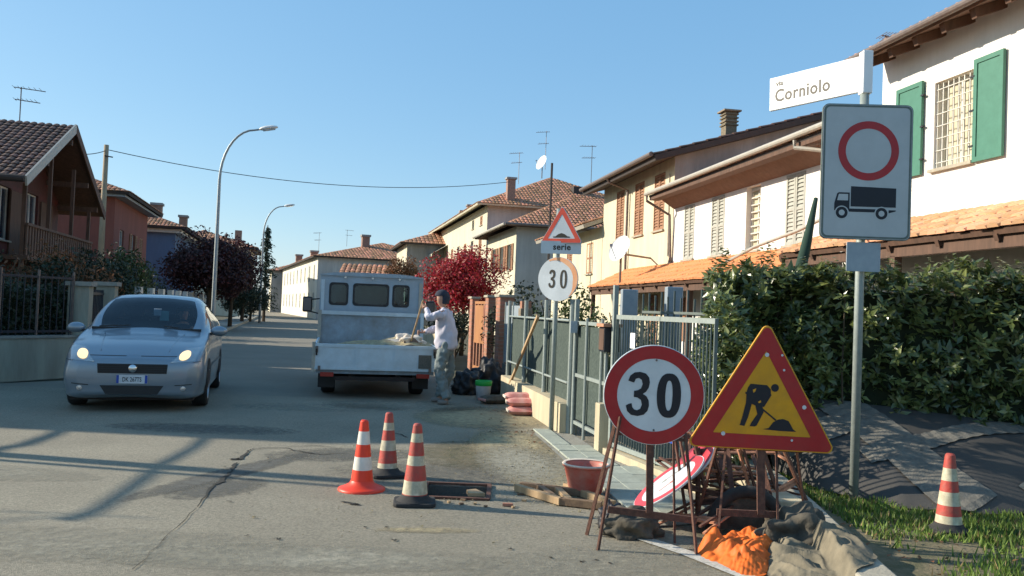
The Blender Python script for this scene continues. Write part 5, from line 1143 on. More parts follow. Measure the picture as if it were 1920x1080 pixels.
# ------------------------------------------------------------------ posts, lamps, wires, dishes
def lamp(lab, base, H, reach, rot):
    r = thing('street_lamp', lab, 'street lamp', base, rot, 'curved street lamps on the left pavement')
    m_ = MB(); pts = [(0, 0, 0), (0, 0, 1.2), (0, 0, H-2.1)]; rs = [.085, .08, .055]
    for k in range(1, 10):
        t = rad(10*k); pts.append((reach*.82*(1-math.cos(t)), 0, H-2.1+1.95*math.sin(t)**1.0)); rs.append(.05-.0015*k)
    pts.append((reach, 0, H-.10)); rs.append(.033)
    m_.tube(pts, rs, 10); m_.build('pole', m_lamp_metal, r, smooth=True)
    m_ = MB(); T = Matrix.Translation((reach-.12, 0, H-.12)) @ Matrix.Rotation(rad(-10), 4, 'Y')
    prof = [(0, .02), (.08, .10), (.25, .135), (.5, .13), (.68, .07), (.72, .01)]
    vs = []
    for x, h_ in prof:
        for k in range(10):
            t = 2*math.pi*k/10; z = math.sin(t); vs.append(T @ V((x, h_*1.0*math.cos(t), h_*(.75 if z > 0 else .45)*z)))
    m_.add(vs, [(i*10+k, i*10+(k+1) % 10, (i+1)*10+(k+1) % 10, (i+1)*10+k) for i in range(5) for k in range(10)]+[tuple(range(10))[::-1], tuple(range(50, 60))])
    hd = m_.build('lamp_head', m_lamp_white, r, smooth=True)
    m_ = MB(); m_.prism([(.14, -.09), (.60, -.08), (.60, .08), (.14, .09)], T @ Matrix.Translation((0, 0, -.075)), .02); m_.build('lens', m_lens, hd)
p = P(399, 600, 32); lamp('nearest tall curved street lamp with a white head, left of the street', (p.x, p.y, 0), 8.05, 1.5, .05)
p = P(487, 590, 57); lamp('farther curved street lamp rising beside the slim conifer', (p.x, p.y, 0), 8.0, 1.40, .05)
p = P(190, 460, 37.6); r = thing('utility_pole', 'weathered wooden utility pole between chalet and rose house', 'utility pole', (p.x, p.y, 0))
m_ = MB(); m_.tube([(0, 0, 0), (0, 0, 8.1)], [.15, .10], 10); m_.build('pole', m_pole_wood, r, smooth=True)
m_ = MB(); m_.bar((0, -.1, 7.6), (.35, -.1, 7.55), .05, .05); m_.build('bracket', m_black, r)
wx, wy = p.x, p.y
def cable(name, lab, a, b, sag, rr=.012, n=24, mat=None):
    a, b = V(a), V(b); m_ = MB(); m_.tube([a.lerp(b, i/n)-V((0, 0, sag*4*(i/n)*(1-i/n))) for i in range(n+1)], rr, 5); return tag(m_.build(name, mat or m_black), lab, 'cable')
q = P(955, 341, 52.5)
cable('overhead_wire', 'thin overhead wire crossing the street from the wooden pole to the terracotta house', (wx, wy, 7.9), q, .9, .018)
q = P(120, 283, 34); cable('overhead_wire', 'short overhead wire running from the wooden pole behind the chalet roof', (wx, wy, 7.85), q, .15, .018)
# unseen strands added to throw the curved shadow bands; pole and wires beside them
GS = TO_SUN/TO_SUN.z
def over(px_, h): g = G(*px_); return g+GS*h
m_ = MB(); m_.tube([over(p_, h_) for p_, h_ in (((120, 976), 3.0), ((160, 966), 3.0), ((190, 952), 3.0), (((222, 931)), 3.0), ((262, 903), 3.0), ((305, 870), 3.0), ((340, 852), 3.0), ((366, 838), 3.0), ((386, 820), 3.0), ((400, 800), 3.0), ((408, 780), 3.0))], .036, 8)
tag(m_.build('shadow_strand', m_black), 'unseen thick strand beyond the left edge, shaped to throw the curved shadow band', 'cable')
m_ = MB(); m_.tube([over(p_, h_) for p_, h_ in (((-40, 856), 3.0), ((0, 841), 3.0), ((45, 834), 3.0), ((95, 817), 3.0), ((163, 785), 3.0), ((200, 765), 3.0))], .045, 8)
tag(m_.build('shadow_strand', m_black), 'second unseen strand beyond the left edge, shaped to throw a shadow band nearer the shaded house', 'cable')
g = G(0, 851); d_ = V((.983, -.171, 0)).normalized(); base = g-d_*4.6
for k, (o_, r_, h_, lab) in enumerate(((0, .115, 7.2, 'steel utility post standing beyond the left edge of the picture'), (.19, .045, 7.2, 'thin stay rod beside the steel utility post beyond the left edge'))):
    m_ = MB(); m_.tube([(0, 0, 0), (0, 0, h_)], [r_, r_*.8], 10); o = m_.build('utility_post', m_lamp_metal); o.location = base+V((-.2*k, -o_-.03, 0)); tag(o, lab, 'post')
for k, (pp, qq) in enumerate((((-20, 958), (290, 972)), ((-20, 982), (170, 968)))):
    a, b = over(pp, 3.6), over(qq, 3.6+.1*k); cable('overhead_wire', ('lower' if k else 'upper')+' of two thin wires sagging beyond the left edge near the added shadow strands', a, b, .05, .012)
def antenna(lab, p, H, yaw, nb=6, L=.7, grp='television aerials on the roofs'):
    r = thing('antenna', lab, 'antenna', p, yaw, grp); m_ = MB(); m_.tube([(0, 0, 0), (0, 0, H)], .018, 5); m_.build('mast', m_gutter, r)
    for z, l in ((H*.98, L), (H*.68, L*.8)):
        m_ = MB(); m_.tube([(-l*.3, 0, z), (l, 0, z-.05)], .014, 4)
        for k in range(nb): x = -l*.3+1.3*l*k/nb; m_.tube([(x, -.22, z), (x, .22, z)], .008, 4)
        m_.build('aerial', m_gutter, r)
def zat(x, y, d): return P(x, y, d)
antenna('aerial on the chalet ridge at the far left', zat(36, 238, 27), 1.28, .3)
antenna('tall aerial on the hip roof right of the satellite dish mast', zat(1108, 345, 46), 2.1, 3.3)
antenna('aerial left of the round satellite dish', zat(972, 345, 56), 2.1, 2.9)
antenna('tallest aerial just behind the round satellite dish', zat(1022, 318, 57), 2.6, 3.0)
antenna('faint aerial over the far white row left of its chimney', zat(597, 480, 90), 2.5, 2.9)
antenna('faint aerial beside the far row chimney', zat(650, 462, 92), 1.8, .1)
antenna('aerial over the dark roof behind the name plate', zat(1660, 95, 18), .33, .1, L=.3)
m_ = MB(); p = P(1032, 390, 33); m_.tube([(0, 0, -4.0), (0, 0, 1.75)], .05, 6); o = m_.build('antenna_mast', m_eave_dark); o.location = p; tag(o, 'dark bare mast standing behind the hump warning sign', 'mast')
def dish(name, lab, c, r_, nrm, wallp=None, pole=None):
    r = thing(name, lab, 'satellite dish', c, 0); q_ = V(nrm).normalized().to_track_quat('Z', 'Y').to_matrix().to_4x4()
    m_ = MB(); m_.lathe([(.001, .0)]+[(r_*k/8, .22*r_*(k/8)**2) for k in range(1, 9)]+[(r_*1.02, .22*r_+.01)], 28, T=q_); m_.build('reflector', m_dish, r, smooth=True)
    m_ = MB(); m_.tube([q_ @ V((0, -r_*.9, .1*r_)), q_ @ V((0, -r_*.2, r_*1.0))], .012, 5); m_.bx(-.04, .04, -.04, .04, -.04, .04, T=Matrix.Translation(q_ @ V((0, -r_*.15, r_*1.0)))); m_.build('feed_arm', m_grey_plate, r)
    if wallp is not None: m_ = MB(); m_.tube([(0, 0, -.05), V((0, 0, -.12)), V(wallp)-V(c)], .03, 6); m_.build('bracket', m_gutter, r)
    if pole: m_ = MB(); m_.tube([(0, .05, -.0), (0, .05, -pole)], .035, 6); m_.build('support', m_gutter, r)
c = P(1165, 468, 24.6); dish('satellite_dish', 'big white satellite dish standing out from the cream house wall', c, .40, (-.9, -.62, .45), wallp=rpt(11.6, 0.0, c.z-.12), pole=1.0)
c = P(1017, 306, 56); dish('satellite_dish', 'round white satellite dish on the terracotta pyramid roof', c, .5, (-.9, -.6, .4), pole=1.0)
# closed garden umbrella behind the hedge
a, b = P(1502, 505, 9.6), P(1530, 372, 9.9); r = thing('folded_umbrella', 'furled dark green parasol leaning up behind the laurel hedge', 'parasol', (a.x, a.y, 0))
m_ = MB(); m_.tube([V((a.x-.2, a.y, 0)), a, b], [.02, .03, .02], 8); m_.build('shaft', m_umbrella, r, world=True)
m_ = MB(); m_.tube([a-V((.05, 0, .2)), a.lerp(b, .3), a.lerp(b, .8), b], [.07, .06, .035, .025], 8); m_.build('canopy', m_umbrella, r, world=True, smooth=True)

# ------------------------------------------------------------------ street sign post at the right
PB = V((2.76, 6.78, 0))
post = thing('sign_post', 'tall pale steel post carrying the lorry sign and the street name plate', 'sign post', PB)
m_ = MB(); m_.tube([(0, 0, .02), (0, 0, 3.52)], .035, 14); m_.build('pole', m_metal_grey, post, smooth=True)
def rrect(w_, h_, r_, n=5): return [(sx*(w_/2-r_)+r_*math.cos(t), sy*(h_/2-r_)+r_*math.sin(t)) for sx, sy, a0 in ((1, 1, 0), (-1, 1, 90), (-1, -1, 180), (1, -1, 270)) for t in [rad(a0+90*k/n) for k in range(n+1)]]
c = P(1625, 322, 6.68); WS, HS = .70, 1.07
ls = thing('lorry_ban_sign', 'large rounded white panel with red ring and black lorry pictogram', 'road sign', c)
T = frameT(c, (1, -.05, -.0), (0, 0, 1))
m_ = MB(); m_.prism(rrect(WS, HS, .05), T @ Matrix.Translation((0, 0, -.025)), .022); m_.build('backing', m_fence_green, ls, world=True)
m_ = MB(); m_.prism(rrect(WS-.012, HS-.012, .045), T @ Matrix.Translation((0, 0, -.002)), .002); m_.build('face', m_sign_grey, ls, world=True)
m_ = MB(); o1, i1 = rrect(WS-.02, HS-.02, .043), rrect(WS-.05, HS-.05, .035); ring(m_, T, o1, i1, .001); m_.build('border_line', m_fence_green, ls, world=True)
m_ = MB(); ring(m_, T, ngon(.235, 56, .01, .165), ngon(.176, 56, .01, .165), .0012); m_.build('red_ring', m_sign_red, ls, world=True)
k_ = .0042
def tp_(pts, mb, z=.0013, mi=0): mb.face([T @ V((x*k_, y*k_, z)) for x, y in pts], mi)
m_ = MB()
tp_([(-28, -28), (55, -30), (55, -66), (-28, -66)], m_)                         # box
tp_([(-58, -74), (-58, -60), (-53, -42), (-50, -40), (-30, -40), (-30, -74)], m_)   # cab
tp_([(-32, -70), (18, -70), (18, -76), (-32, -76)], m_, .0012); tp_([(42, -71), (55, -71), (55, -73), (42, -77)], m_, .0012)
for cx in (-44, 29): m_.face([T @ V((x*k_, y*k_, .0022)) for x, y in ngon(11, 24, cx, -78)])
m_.build('lorry_pictogram', m_black, ls, world=True)
m_ = MB()
tp_([(-53, -55), (-50, -43), (-33, -43), (-33, -55)], m_, .0019)
for cx in (-44, 29):
    ring(m_, T, [(x*k_, y*k_) for x, y in ngon(13, 24, cx, -78)], [(x*k_, y*k_) for x, y in ngon(11, 24, cx, -78)], .0020); m_.face([T @ V((x*k_, y*k_, .0027)) for x, y in ngon(5.5, 18, cx, -78)])
m_.build('wheel_gap', m_sign_grey, ls, world=True, kind='stuff')
for zz in (.3, -.3):
    m_ = MB(); q = T @ V((0, zz, -.03)); m_.bar((q.x-.12, q.y+.02, q.z), (q.x+.12, q.y+.02, q.z), .02, .04); m_.build('clamp', m_gutter, ls, world=True)
c = P(1618, 482, 6.72); m_ = MB(); T2 = frameT((0, 0, 0), (1, 0, 0), (0, 0, 1)); m_.prism(rrect(.265, .23, .01), T2, .012); o = m_.build('blank_plate', m_grey_plate); o.location = c; tag(o, 'small blank grey plate under the lorry sign', 'plate')
# street name plate
a, b = P(1624, 138, 6.79), P(1443, 178, 7.5); a.x = PB.x-.02
T = frameT(a, (a-b), (0, 0, 1)); Ln = (a-b).length
nsg = thing('street_name_sign', 'white street name plate projecting left from the top of the sign post', 'street sign', a)
m_ = MB(); m_.prism([(-Ln, -.145), (0, -.145), (0, .145), (-Ln, .145)], T @ Matrix.Translation((0, 0, -.03)), .03); m_.build('panel', m_sign_bright, nsg, world=True, bevel=.003)
m_ = MB(); m_.bx(PB.x-.035, PB.x+.045, PB.y-.045, PB.y+.05, a.z-.17, a.z+.175); m_.build('end_bracket', m_sign_bright, nsg, world=True, bevel=.008)
m_ = MB(); ring(m_, T, [(-Ln+.004, -.141), (-.004, -.141), (-.004, .141), (-Ln+.004, .141)], [(-Ln+.010, -.135), (-.010, -.135), (-.010, .135), (-Ln+.010, .135)], .0008); m_.build('edge_line', m_grey_plate, nsg, world=True)
text_mesh('lettering', 'via', .068, T @ Matrix.Translation((-Ln+.065, .062, .0015)), m_ink_brown, nsg, .0015)
text_mesh('lettering', 'Corniolo', .152, T @ Matrix.Translation((-Ln+.055, -.075, .0015)), m_ink_brown, nsg, .0032, xs=.90, space=1.08)

# ------------------------------------------------------------------ small sign pole by the fence
p = G(1033, 810); sp = thing('sign_post', 'slim grey steel post with hump warning and faded 30 disc by the fence', 'sign post', p)
m_ = MB(); m_.tube([(0, 0, 0), (0, 0, 2.72)], .030, 12); m_.build('pole', m_metal_grey, sp, smooth=True)
def tri(s_, r_, n=5):
    """rounded upward triangle of side s_, centred on its centroid"""
    R_ = s_/math.sqrt(3); out = []
    for k, a0 in ((0, 90), (1, 210), (2, 330)):
        cx, cy = (R_-2*r_)*math.cos(rad(a0)), (R_-2*r_)*math.sin(rad(a0))
        for i in range(n+1): t = rad(a0-60+120*i/n); out.append((cx+r_*math.cos(t), cy+r_*math.sin(t)))
    return out
cc = P(1053, 432, 10.33); T = frameT(cc, (1, -.36, 0), (0, 0, 1)); hs = thing('hump_warning_sign', 'small triangular hump warning sign with orange red border on the slim post', 'road sign', cc)
m_ = MB(); m_.prism(tri(.53, .02), T @ Matrix.Translation((0, 0, -.015)), .014); m_.build('backing', m_sign_white, hs, world=True)
m_ = MB(); ring(m_, T, tri(.515, .018), tri(.345, .006), .001); m_.build('red_border', m_sign_hump, hs, world=True)
m_ = MB(); m_.face([T @ V((x, y, .0012)) for x, y in [(-.105, -.088), (.105, -.088), (.105, -.074), (.075, -.072), (.04, -.045), (0, -.032), (-.04, -.045), (-.075, -.072), (-.105, -.074)]]); m_.build('hump_pictogram', m_ink_brown, hs, world=True)
cc = P(1052, 464, 10.33); T = frameT(cc, (1, -.12, 0), (0, 0, 1)); ps = thing('supplementary_plate', 'narrow grey plate reading serie below the hump warning sign', 'road sign', cc)
m_ = MB(); m_.prism(rrect(.49, .155, .012), T @ Matrix.Translation((0, 0, -.012)), .012); m_.build('plate', m_sign_white, ps, world=True)
text_mesh('lettering', 'serie', .105, T @ Matrix.Translation((0.01, -.028, .0015)), m_ink_brown, ps, .003, space=1.05, align='CENTER')
cc = P(1046, 523, 10.33); T = frameT(cc, (1, -.55, 0), (0, 0, 1)); fs_ = thing('speed_limit_sign', 'bleached round 30 sign with orange rim faded and washed out by glare on the slim post', 'road sign', cc, 0, 'round 30 signs')
m_ = MB(); m_.prism(ngon(.268, 48), T @ Matrix.Translation((0, 0, -.015)), .014); m_.build('disc', m_sign_white, fs_, world=True)
m_ = MB(); n_ = 60; out_ = ngon(.262, n_); inn = ngon(.20, n_)
for i in range(n_):
    a0 = 360*i/n_
    if a0 < 118 or a0 > 300:
        j = (i+1) % n_; k0 = 1-max(0, (a0-60)/80 if a0 < 180 else (345-a0)/45 if a0 < 345 else 0)
        f0 = max(.15, k0); ii = [(out_[q][0]*(1-f0*.235), out_[q][1]*(1-f0*.235)) for q in (i, j)]
        m_.face([T @ V((*out_[i], .001)), T @ V((*out_[j], .001)), T @ V((*ii[1], .001)), T @ V((*ii[0], .001))])
m_.build('faded_glare_rim', m_sign_orange, fs_, world=True)  # rim dwindles on one side: fading plus glare drawn into its shape
digits30(T, .225, .0015, m_ink_brown, fs_, wr=.42, sr=.13)

# ------------------------------------------------------------------ portable road work signs
cc = P(1226, 741, 5.42); T = frameT(cc, (1, -.04, 0), (0, -.06, 1)); R3 = .318
s30 = thing('speed_limit_sign', 'large round red rimmed 30 sign on a rusty stand in the foreground', 'road sign', cc, 0, 'round 30 signs')
m_ = MB(); m_.prism(ngon(R3, 64), T @ Matrix.Translation((0, 0, -.02)), .019); m_.build('disc', m_sign_white, s30, world=True, bevel=.003)
m_ = MB(); ring(m_, T, ngon(R3*.985, 64), ngon(R3*.73, 64), .001); m_.build('red_rim', m_sign_red, s30, world=True)
digits30(T, .282, .0015, m_black, s30, cx=.0, cy=.004)
for a_ in (88, 272):
    m_ = MB(); q = T @ V((R3*.70*math.cos(rad(a_)), R3*.70*math.sin(rad(a_)), .001)); m_.lathe([(0.001, .006), (.006, .004), (.007, 0)], 8, o=q, T=Matrix.Rotation(rad(90), 4, 'X')); m_.build('bolt', m_gutter, s30, world=True)
st = thing('sign_stand', 'rusty folding stand under the round 30 sign', 'sign stand', G(1215, 1015))
c3 = cc+V((0, .04, 0))
legs = [(P(1158, 806, 5.5), G(1100, 1003)), (P(1163, 812, 5.4), G(1121, 1032)), (P(1263, 832, 5.52), G(1265, 1018)), (P(1284, 824, 5.42), G(1306, 1042))]
for a, b in legs: m_ = MB(); m_.bar(a+V((0, .03, .1)), b, .012, .022); m_.build('leg', m_rust, st, world=True)
m_ = MB(); m_.bar(P(1219, 790, 5.47), P(1218, 962, 5.44), .045, .02, up=(0, 1, 0)); m_.build('upright', m_rust, st, world=True)
m_ = MB(); m_.bar(P(1140, 955, 5.46), P(1306, 976, 5.44), .02, .042); m_.build('crossbar', m_rust, st, world=True)
m_ = MB(); m_.bar(P(1155, 812, 5.46), P(1290, 826, 5.44), .012, .02); m_.build('top_bar', m_rust, st, world=True)
cc = P(1431, 763, 5.5); T = frameT(cc, (1, -.03, -.012), (0, -.05, 1))
tw = thing('roadworks_sign', 'large yellow and red triangular men at work sign on a rusty stand', 'road sign', cc)
m_ = MB(); m_.prism(tri(.965, .035), T @ Matrix.Translation((0, 0, -.02)), .019); m_.build('backing', m_sign_yellow, tw, world=True, bevel=.003)
m_ = MB(); ring(m_, T, tri(.935, .030), tri(.625, .004), .001); m_.build('red_border', m_sign_red, tw, world=True)
KP = .00093
def pic(mb, pts, z=.0014): mb.face([T @ V(((x-1300)*KP, -(y-524)*KP, z)) for x, y in pts])
m_ = MB()   # worker with shovel, outlines in the plane of the sign
pic(m_, ngon(27, 18, 1373, 388))
pic(m_, [(1205, 368), (1318, 372), (1345, 400), (1348, 440), (1322, 470), (1300, 520), (1255, 520), (1215, 505), (1180, 520), (1180, 430), (1188, 395)], z=.0012)
pic(m_, [(1172, 425), (1200, 430), (1196, 452), (1172, 438)], z=.0011)
pic(m_, [(1180, 500), (1222, 500), (1200, 600), (1178, 662), (1145, 658), (1160, 600)], z=.0013)
pic(m_, [(1240, 500), (1290, 500), (1305, 560), (1262, 655), (1248, 662), (1215, 662), (1222, 640), (1262, 575)], z=.0015)
pic(m_, [(1298, 470), (1345, 425), (1352, 440), (1305, 525), (1290, 520)], z=.0016)
ribbon(m_, T, [((x-1300)*KP, -(y-524)*KP) for x, y in ((1296, 540), (1392, 612))], .010, .0017)
pic(m_, [(1305, 678), (1345, 668), (1372, 628), (1405, 606), (1440, 600), (1478, 612), (1502, 650), (1512, 668), (1535, 684), (1420, 684)], z=.0016)
m_.build('worker_pictogram', m_black, tw, world=True)
m_ = MB(); m_.face([T @ V(((x-1300)*KP, -(y-524)*KP, .0019)) for x, y in [(1222, 408), (1245, 398), (1240, 418), (1228, 430)]]); m_.build('arm_gap', m_sign_yellow, tw, world=True); m_ = MB(); m_.face([T @ V(((x-1300)*KP, -(y-524)*KP, .0019)) for x, y in [(1262, 490), (1280, 478), (1284, 492), (1268, 500)]]); m_.build('knee_gap', m_sign_yellow, tw, world=True)
for x, y in ((1306, 162), (1410, 160), (1580, 512), (1035, 722), (1508, 745), (1428, 262)):
    m_ = MB(); s_ = .014 if x in (1306, 1035, 1580) else .008; q = T @ V(((x-1300)*KP, -(y-524)*KP, .002)); m_.prism(ngon(s_, 7), T @ Matrix.Translation(((x-1300)*KP, -(y-524)*KP, .0012)), .002); m_.build('paint_chip', m_sign_white, tw, world=True)
st2 = thing('sign_stand', 'rusty folding stand under the triangular men at work sign', 'sign stand', G(1430, 1000))
for a, b in ((P(1352, 838, 5.62), P(1302, 975, 5.95)), (P(1364, 840, 5.56), P(1345, 1010, 5.35)), (P(1457, 842, 5.56), P(1460, 1000, 5.42)), (P(1493, 845, 5.62), P(1513, 985, 5.95))):
    b.z = max(.0, min(b.z, .02)) ; m_ = MB(); m_.bar(a+V((0, .03, .08)), b, .013, .022); m_.build('leg', m_rust, st2, world=True)
m_ = MB(); m_.bar(P(1426, 800, 5.55), P(1427, 965, 5.5), .05, .02, up=(0, 1, 0)); m_.build('upright', m_rust, st2, world=True)
m_ = MB(); m_.bar(P(1344, 960, 5.52), P(1513, 968, 5.5), .02, .042); m_.build('crossbar', m_rust, st2, world=True)
m_ = MB(); m_.bar(P(1340, 836, 5.56), P(1500, 846, 5.56), .012, .02); m_.build('top_bar', m_rust, st2, world=True)
# folded spare stands heaped behind
def stand(lab, c, ex, ey, w_=.62, h_=.85, mat=None):
    c = V(c); ex, ey = V(ex).normalized(), V(ey).normalized(); T = frameT(c, ex, ey); r = thing('folded_stand', lab, 'sign stand', c, 0, 'folded rusty stands heaped on the kerb')
    n = T.to_3x3() @ V((0, 0, 1)); f = lambda x, y, z=0: T @ V((x, y, z))
    for s_ in (-1, 1):
        m_ = MB(); m_.bar(f(s_*w_/2*.8, h_/2), f(s_*w_/2, -h_/2), .022, .012, up=n); m_.build('leg', mat or m_rust_lt, r, world=True)
        m_ = MB(); m_.bar(f(s_*w_/2*.74, h_/2, .03), f(s_*w_/2*.9, -h_/2, .045), .022, .012, up=n); m_.build('leg', m_rust, r, world=True)
    for y in (h_/2-.02, -.12, -h_/2+.2): m_ = MB(); m_.bar(f(-w_*.45, y, .012), f(w_*.45, y, .012), .03, .014, up=n); m_.build('crossbar', mat or m_rust_lt, r, world=True)
    m_ = MB(); m_.bar(f(0, h_/2, .02), f(0, -h_/2+.2, .02), .035, .012, up=n); m_.build('upright', m_rust, r, world=True); return r
stand('topmost orange brown folded stand lying level on the heap', (1.80, 6.85, .43), (1, .1, .02), (.15, 1, .12), .62, .8)
stand('folded stand second from the top, skewed to the left', (1.66, 6.62, .35), (1, -.2, .0), (.25, 1, .22), .6, .85)
stand('folded stand leaning steeply at the left of the heap', (1.42, 6.25, .30), (.75, .6, -.25), (-.35, .3, .9), .52, .62, m_rust)
stand('folded stand tipped against the middle of the heap', (1.62, 6.12, .27), (.9, -.3, .2), (.35, .45, .8), .55, .62, m_rust)
stand('folded stand leaning at the right of the heap', (1.95, 6.3, .30), (.8, .5, .3), (.3, .35, .85), .5, .6, m_rust_lt)
stand('lowest folded stand flat under the heap', (1.72, 6.6, .17), (.8, .6, 0), (-.6, .8, .04), .62, .85, m_rust)
stand('dark folded stand flat in the middle of the heap', (1.60, 6.7, .24), (.95, .3, .05), (-.3, .95, .1), .6, .82, m_rust)
stand('small folded stand lying on the asphalt in front of the heap', (1.38, 5.92, .10), (.6, -.75, .1), (.75, .6, .25), .42, .55, m_rust_lt)
# discarded round signs leaning on the heap
def lying(lab, c, axis, nrm, R_, arrows=True):
    c = V(c); x = V(axis).normalized(); n = V(nrm); n = (n-x*n.dot(x)).normalized(); y = n.cross(x); T = Matrix(((x.x, y.x, n.x, c.x), (x.y, y.y, n.y, c.y), (x.z, y.z, n.z, c.z), (0, 0, 0, 1)))
    r = thing('round_sign', lab, 'road sign', c, 0, 'discarded round signs'); m_ = MB(); m_.prism(ngon(R_, 48), T @ Matrix.Translation((0, 0, -.015)), .014); m_.build('disc', m_sign_white, r, world=True, bevel=.003)
    m_ = MB(); ring(m_, T, ngon(R_*.975, 48), ngon(R_*.76 if arrows else .001, 48), .001); m_.build('red_rim', m_sign_redl, r, world=True)
    if arrows:
        for s_, mt, nm in ((1, m_cement_red, 'faded_red_arrow'), (-1, m_gutter_lt, 'faded_grey_arrow')):
            m_ = MB(); ox = -.07*s_; a = [(-.006, -.08), (.006, -.08), (.006, .02), (.02, .02), (0, .07), (-.02, .02), (-.006, .02)]
            m_.face([T @ V((y_*s_*1.0-.02*s_, x_+ox, .0012)) for x_, y_ in a][::s_]); m_.build(nm, mt, r, world=True)
    return r
R_ax = (.77, .0, .60)
lying('white round sign with red rim and two arrows lying tilted on the stand heap', P(1253, 902, 6.05), R_ax, (-.62, .02, .78), .30)
lying('second red rimmed round sign half hidden behind the tilted white one', P(1296, 868, 6.35), (.66, .1, .7), (-.62, -.1, .6), .215, False)

# ------------------------------------------------------------------ traffic cones
def cone(lab, p, H, mr_, mw_, base, rz=0, square=True, tilt=0, base_r=.20, base_m=None):
    r = thing('traffic_cone', lab, 'traffic cone', p, rz, 'traffic cones'); r.rotation_euler = (tilt, 0, rz)
    f = lambda z: .032+(.100*H/.56-.032)*(1-(z/H))
    if square:
        m_ = MB(); m_.prism(rrect(base_r*2, base_r*1.8, .05, 3), Matrix(), .03); m_.build('base', base_m or m_rubber, r, bevel=.008); z0 = .03
        m_ = MB(); m_.lathe([(f(0)+.035, .031), (f(.03)+.012, .05), (f(.06), .075)], 28); m_.build('collar', base_m or m_rubber, r, smooth=True); z0 = .075
    else:
        m_ = MB(); m_.lathe([(base_r, .0), (base_r, .014), (base_r*.86, .022), (f(.05)+.012, .05), (f(.07), .075)], 32); m_.build('base', mr_, r, smooth=True); z0 = .075
    zs = base; 
    for k, (a, b, col_) in enumerate(zs):
        a = max(a*H, z0); b = b*H; m_ = MB(); pr = [(f(a), a), (f(b), b)]; m_.lathe(pr, 32)
        if b >= H*.999: m_.lathe([(f(b), b), (f(b)*.75, b+.012), (.001, b+.014)], 32)
        m_.build('red_band' if col_ else 'white_band', mr_ if col_ else mw_, r, smooth=True)
    return r
B5 = [(.05, .22, 0), (.22, .42, 1), (.42, .58, 0), (.58, .74, 1), (.74, .86, 0), (.86, 1, 1)]
cone('bright new orange red cone with broad round base, leftmost of the three on the road', G(678, 918), .535, m_cone_new, m_cone_neww, [(.05, .30, 1), (.30, .49, 0), (.49, .67, 1), (.67, .86, 0), (.86, 1, 1)], square=False, base_r=.185)
cone('grimy red and white cone farthest back of the three on the road', G(726, 893), .53, m_cone_red, m_cone_white, B5, .4, base_r=.15, tilt=-.03)
cone('worn red and white cone on a black square base beside the open manhole', G(777, 945), .58, m_cone_red, m_cone_white, [(.05, .14, 1), (.14, .31, 0), (.31, .50, 1), (.50, .62, 0), (.62, .79, 1), (.79, .90, 0), (.90, 1, 1)], .1, base_r=.155)
q = G(1778, 1000, .05); cone('red and cream cone standing in the grass at the right edge', (q.x, q.y, .05), .53, m_cone_red, m_cone_white, [(.0, .10, 1), (.10, .24, 0), (.24, .37, 1), (.37, .54, 0), (.54, .68, 1), (.68, .84, 0), (.84, 1, 1)], 0, base_r=.12)

# ------------------------------------------------------------------ work clutter
def lump(name, lab, cat, p, r3, mat, seed=0, amp=.18, fr_=2.2, sub=5, rz=0, squash=.0, group=None, creases=.5):
    import bmesh
    bm = bmesh.new(); bmesh.ops.create_icosphere(bm, subdivisions=sub, radius=1)
    for v in bm.verts:
        d = v.co.copy(); k = 1+amp*noise.noise(d*fr_+V((seed, seed*1.7, 0)))*2-creases*amp*abs(noise.noise(d*fr_*2.2+V((seed, 0, 5))))
        d = d*k; d.z = max(d.z, -.55+.03*noise.noise(d*4)); v.co = V((d.x*r3[0], d.y*r3[1], (d.z+.55)*r3[2]))
    me = bpy.data.meshes.new(name); bm.to_mesh(me); bm.free(); me.materials.append(mat); me.polygons.foreach_set('use_smooth', [True]*len(me.polygons))
    o = bpy.data.objects.new(name, me); col.objects.link(o); o.location = p; o.rotation_euler = (0, 0, rz); return tag(o, lab, cat, group)
def drape(name, lab, cat, outline, ztop, mat, seed=0, n=70, amp=.03, fold=0):
    """crumpled sheet: a height field over a closed outline, edge on the ground"""
    c = sum((V((*p, 0)) for p in outline), V())/len(outline); N_ = len(outline)*6; ed = []
    for i in range(N_):
        t = i/6; k = int(t); f = t-k; P0, P1, P2, P3 = (V((*outline[(k+j) % len(outline)], 0)) for j in (-1, 0, 1, 2))
        ed.append(.5*((2*P1)+(P2-P0)*f+(2*P0-5*P1+4*P2-P3)*f*f+(3*P1-P0-3*P2+P3)*f**3))
    vs = []; R_ = 26
    for j in range(R_+1):
        r_ = j/R_
        for i in range(N_):
            p = c.lerp(ed[i], r_); h = ztop*(1-r_**2.6)*(.75+.5*noise.noise(V((p.x*3.1+seed, p.y*3.1, seed))))
            h += amp*(abs(noise.noise(V((p.x*9+seed, p.y*7, 2))))*2+.8*noise.noise(V((p.x*17, p.y*17+seed, 4))))*(1-r_**5)+fold*math.sin(8*noise.noise(V((p.x*2, p.y*2, seed)))+p.x*22)*(1-r_**4)
            vs.append(V((p.x, p.y, max(.006, h))))
    m_ = MB(); m_.add(vs, [(j*N_+i, j*N_+(i+1) % N_, (j+1)*N_+(i+1) % N_, (j+1)*N_+i) for j in range(R_) for i in range(N_)])
    o = m_.build(name, mat, smooth=True); return tag(o, lab, cat)
g2 = lambda x, y, z=0: tuple(G(x, y, z)[:2])
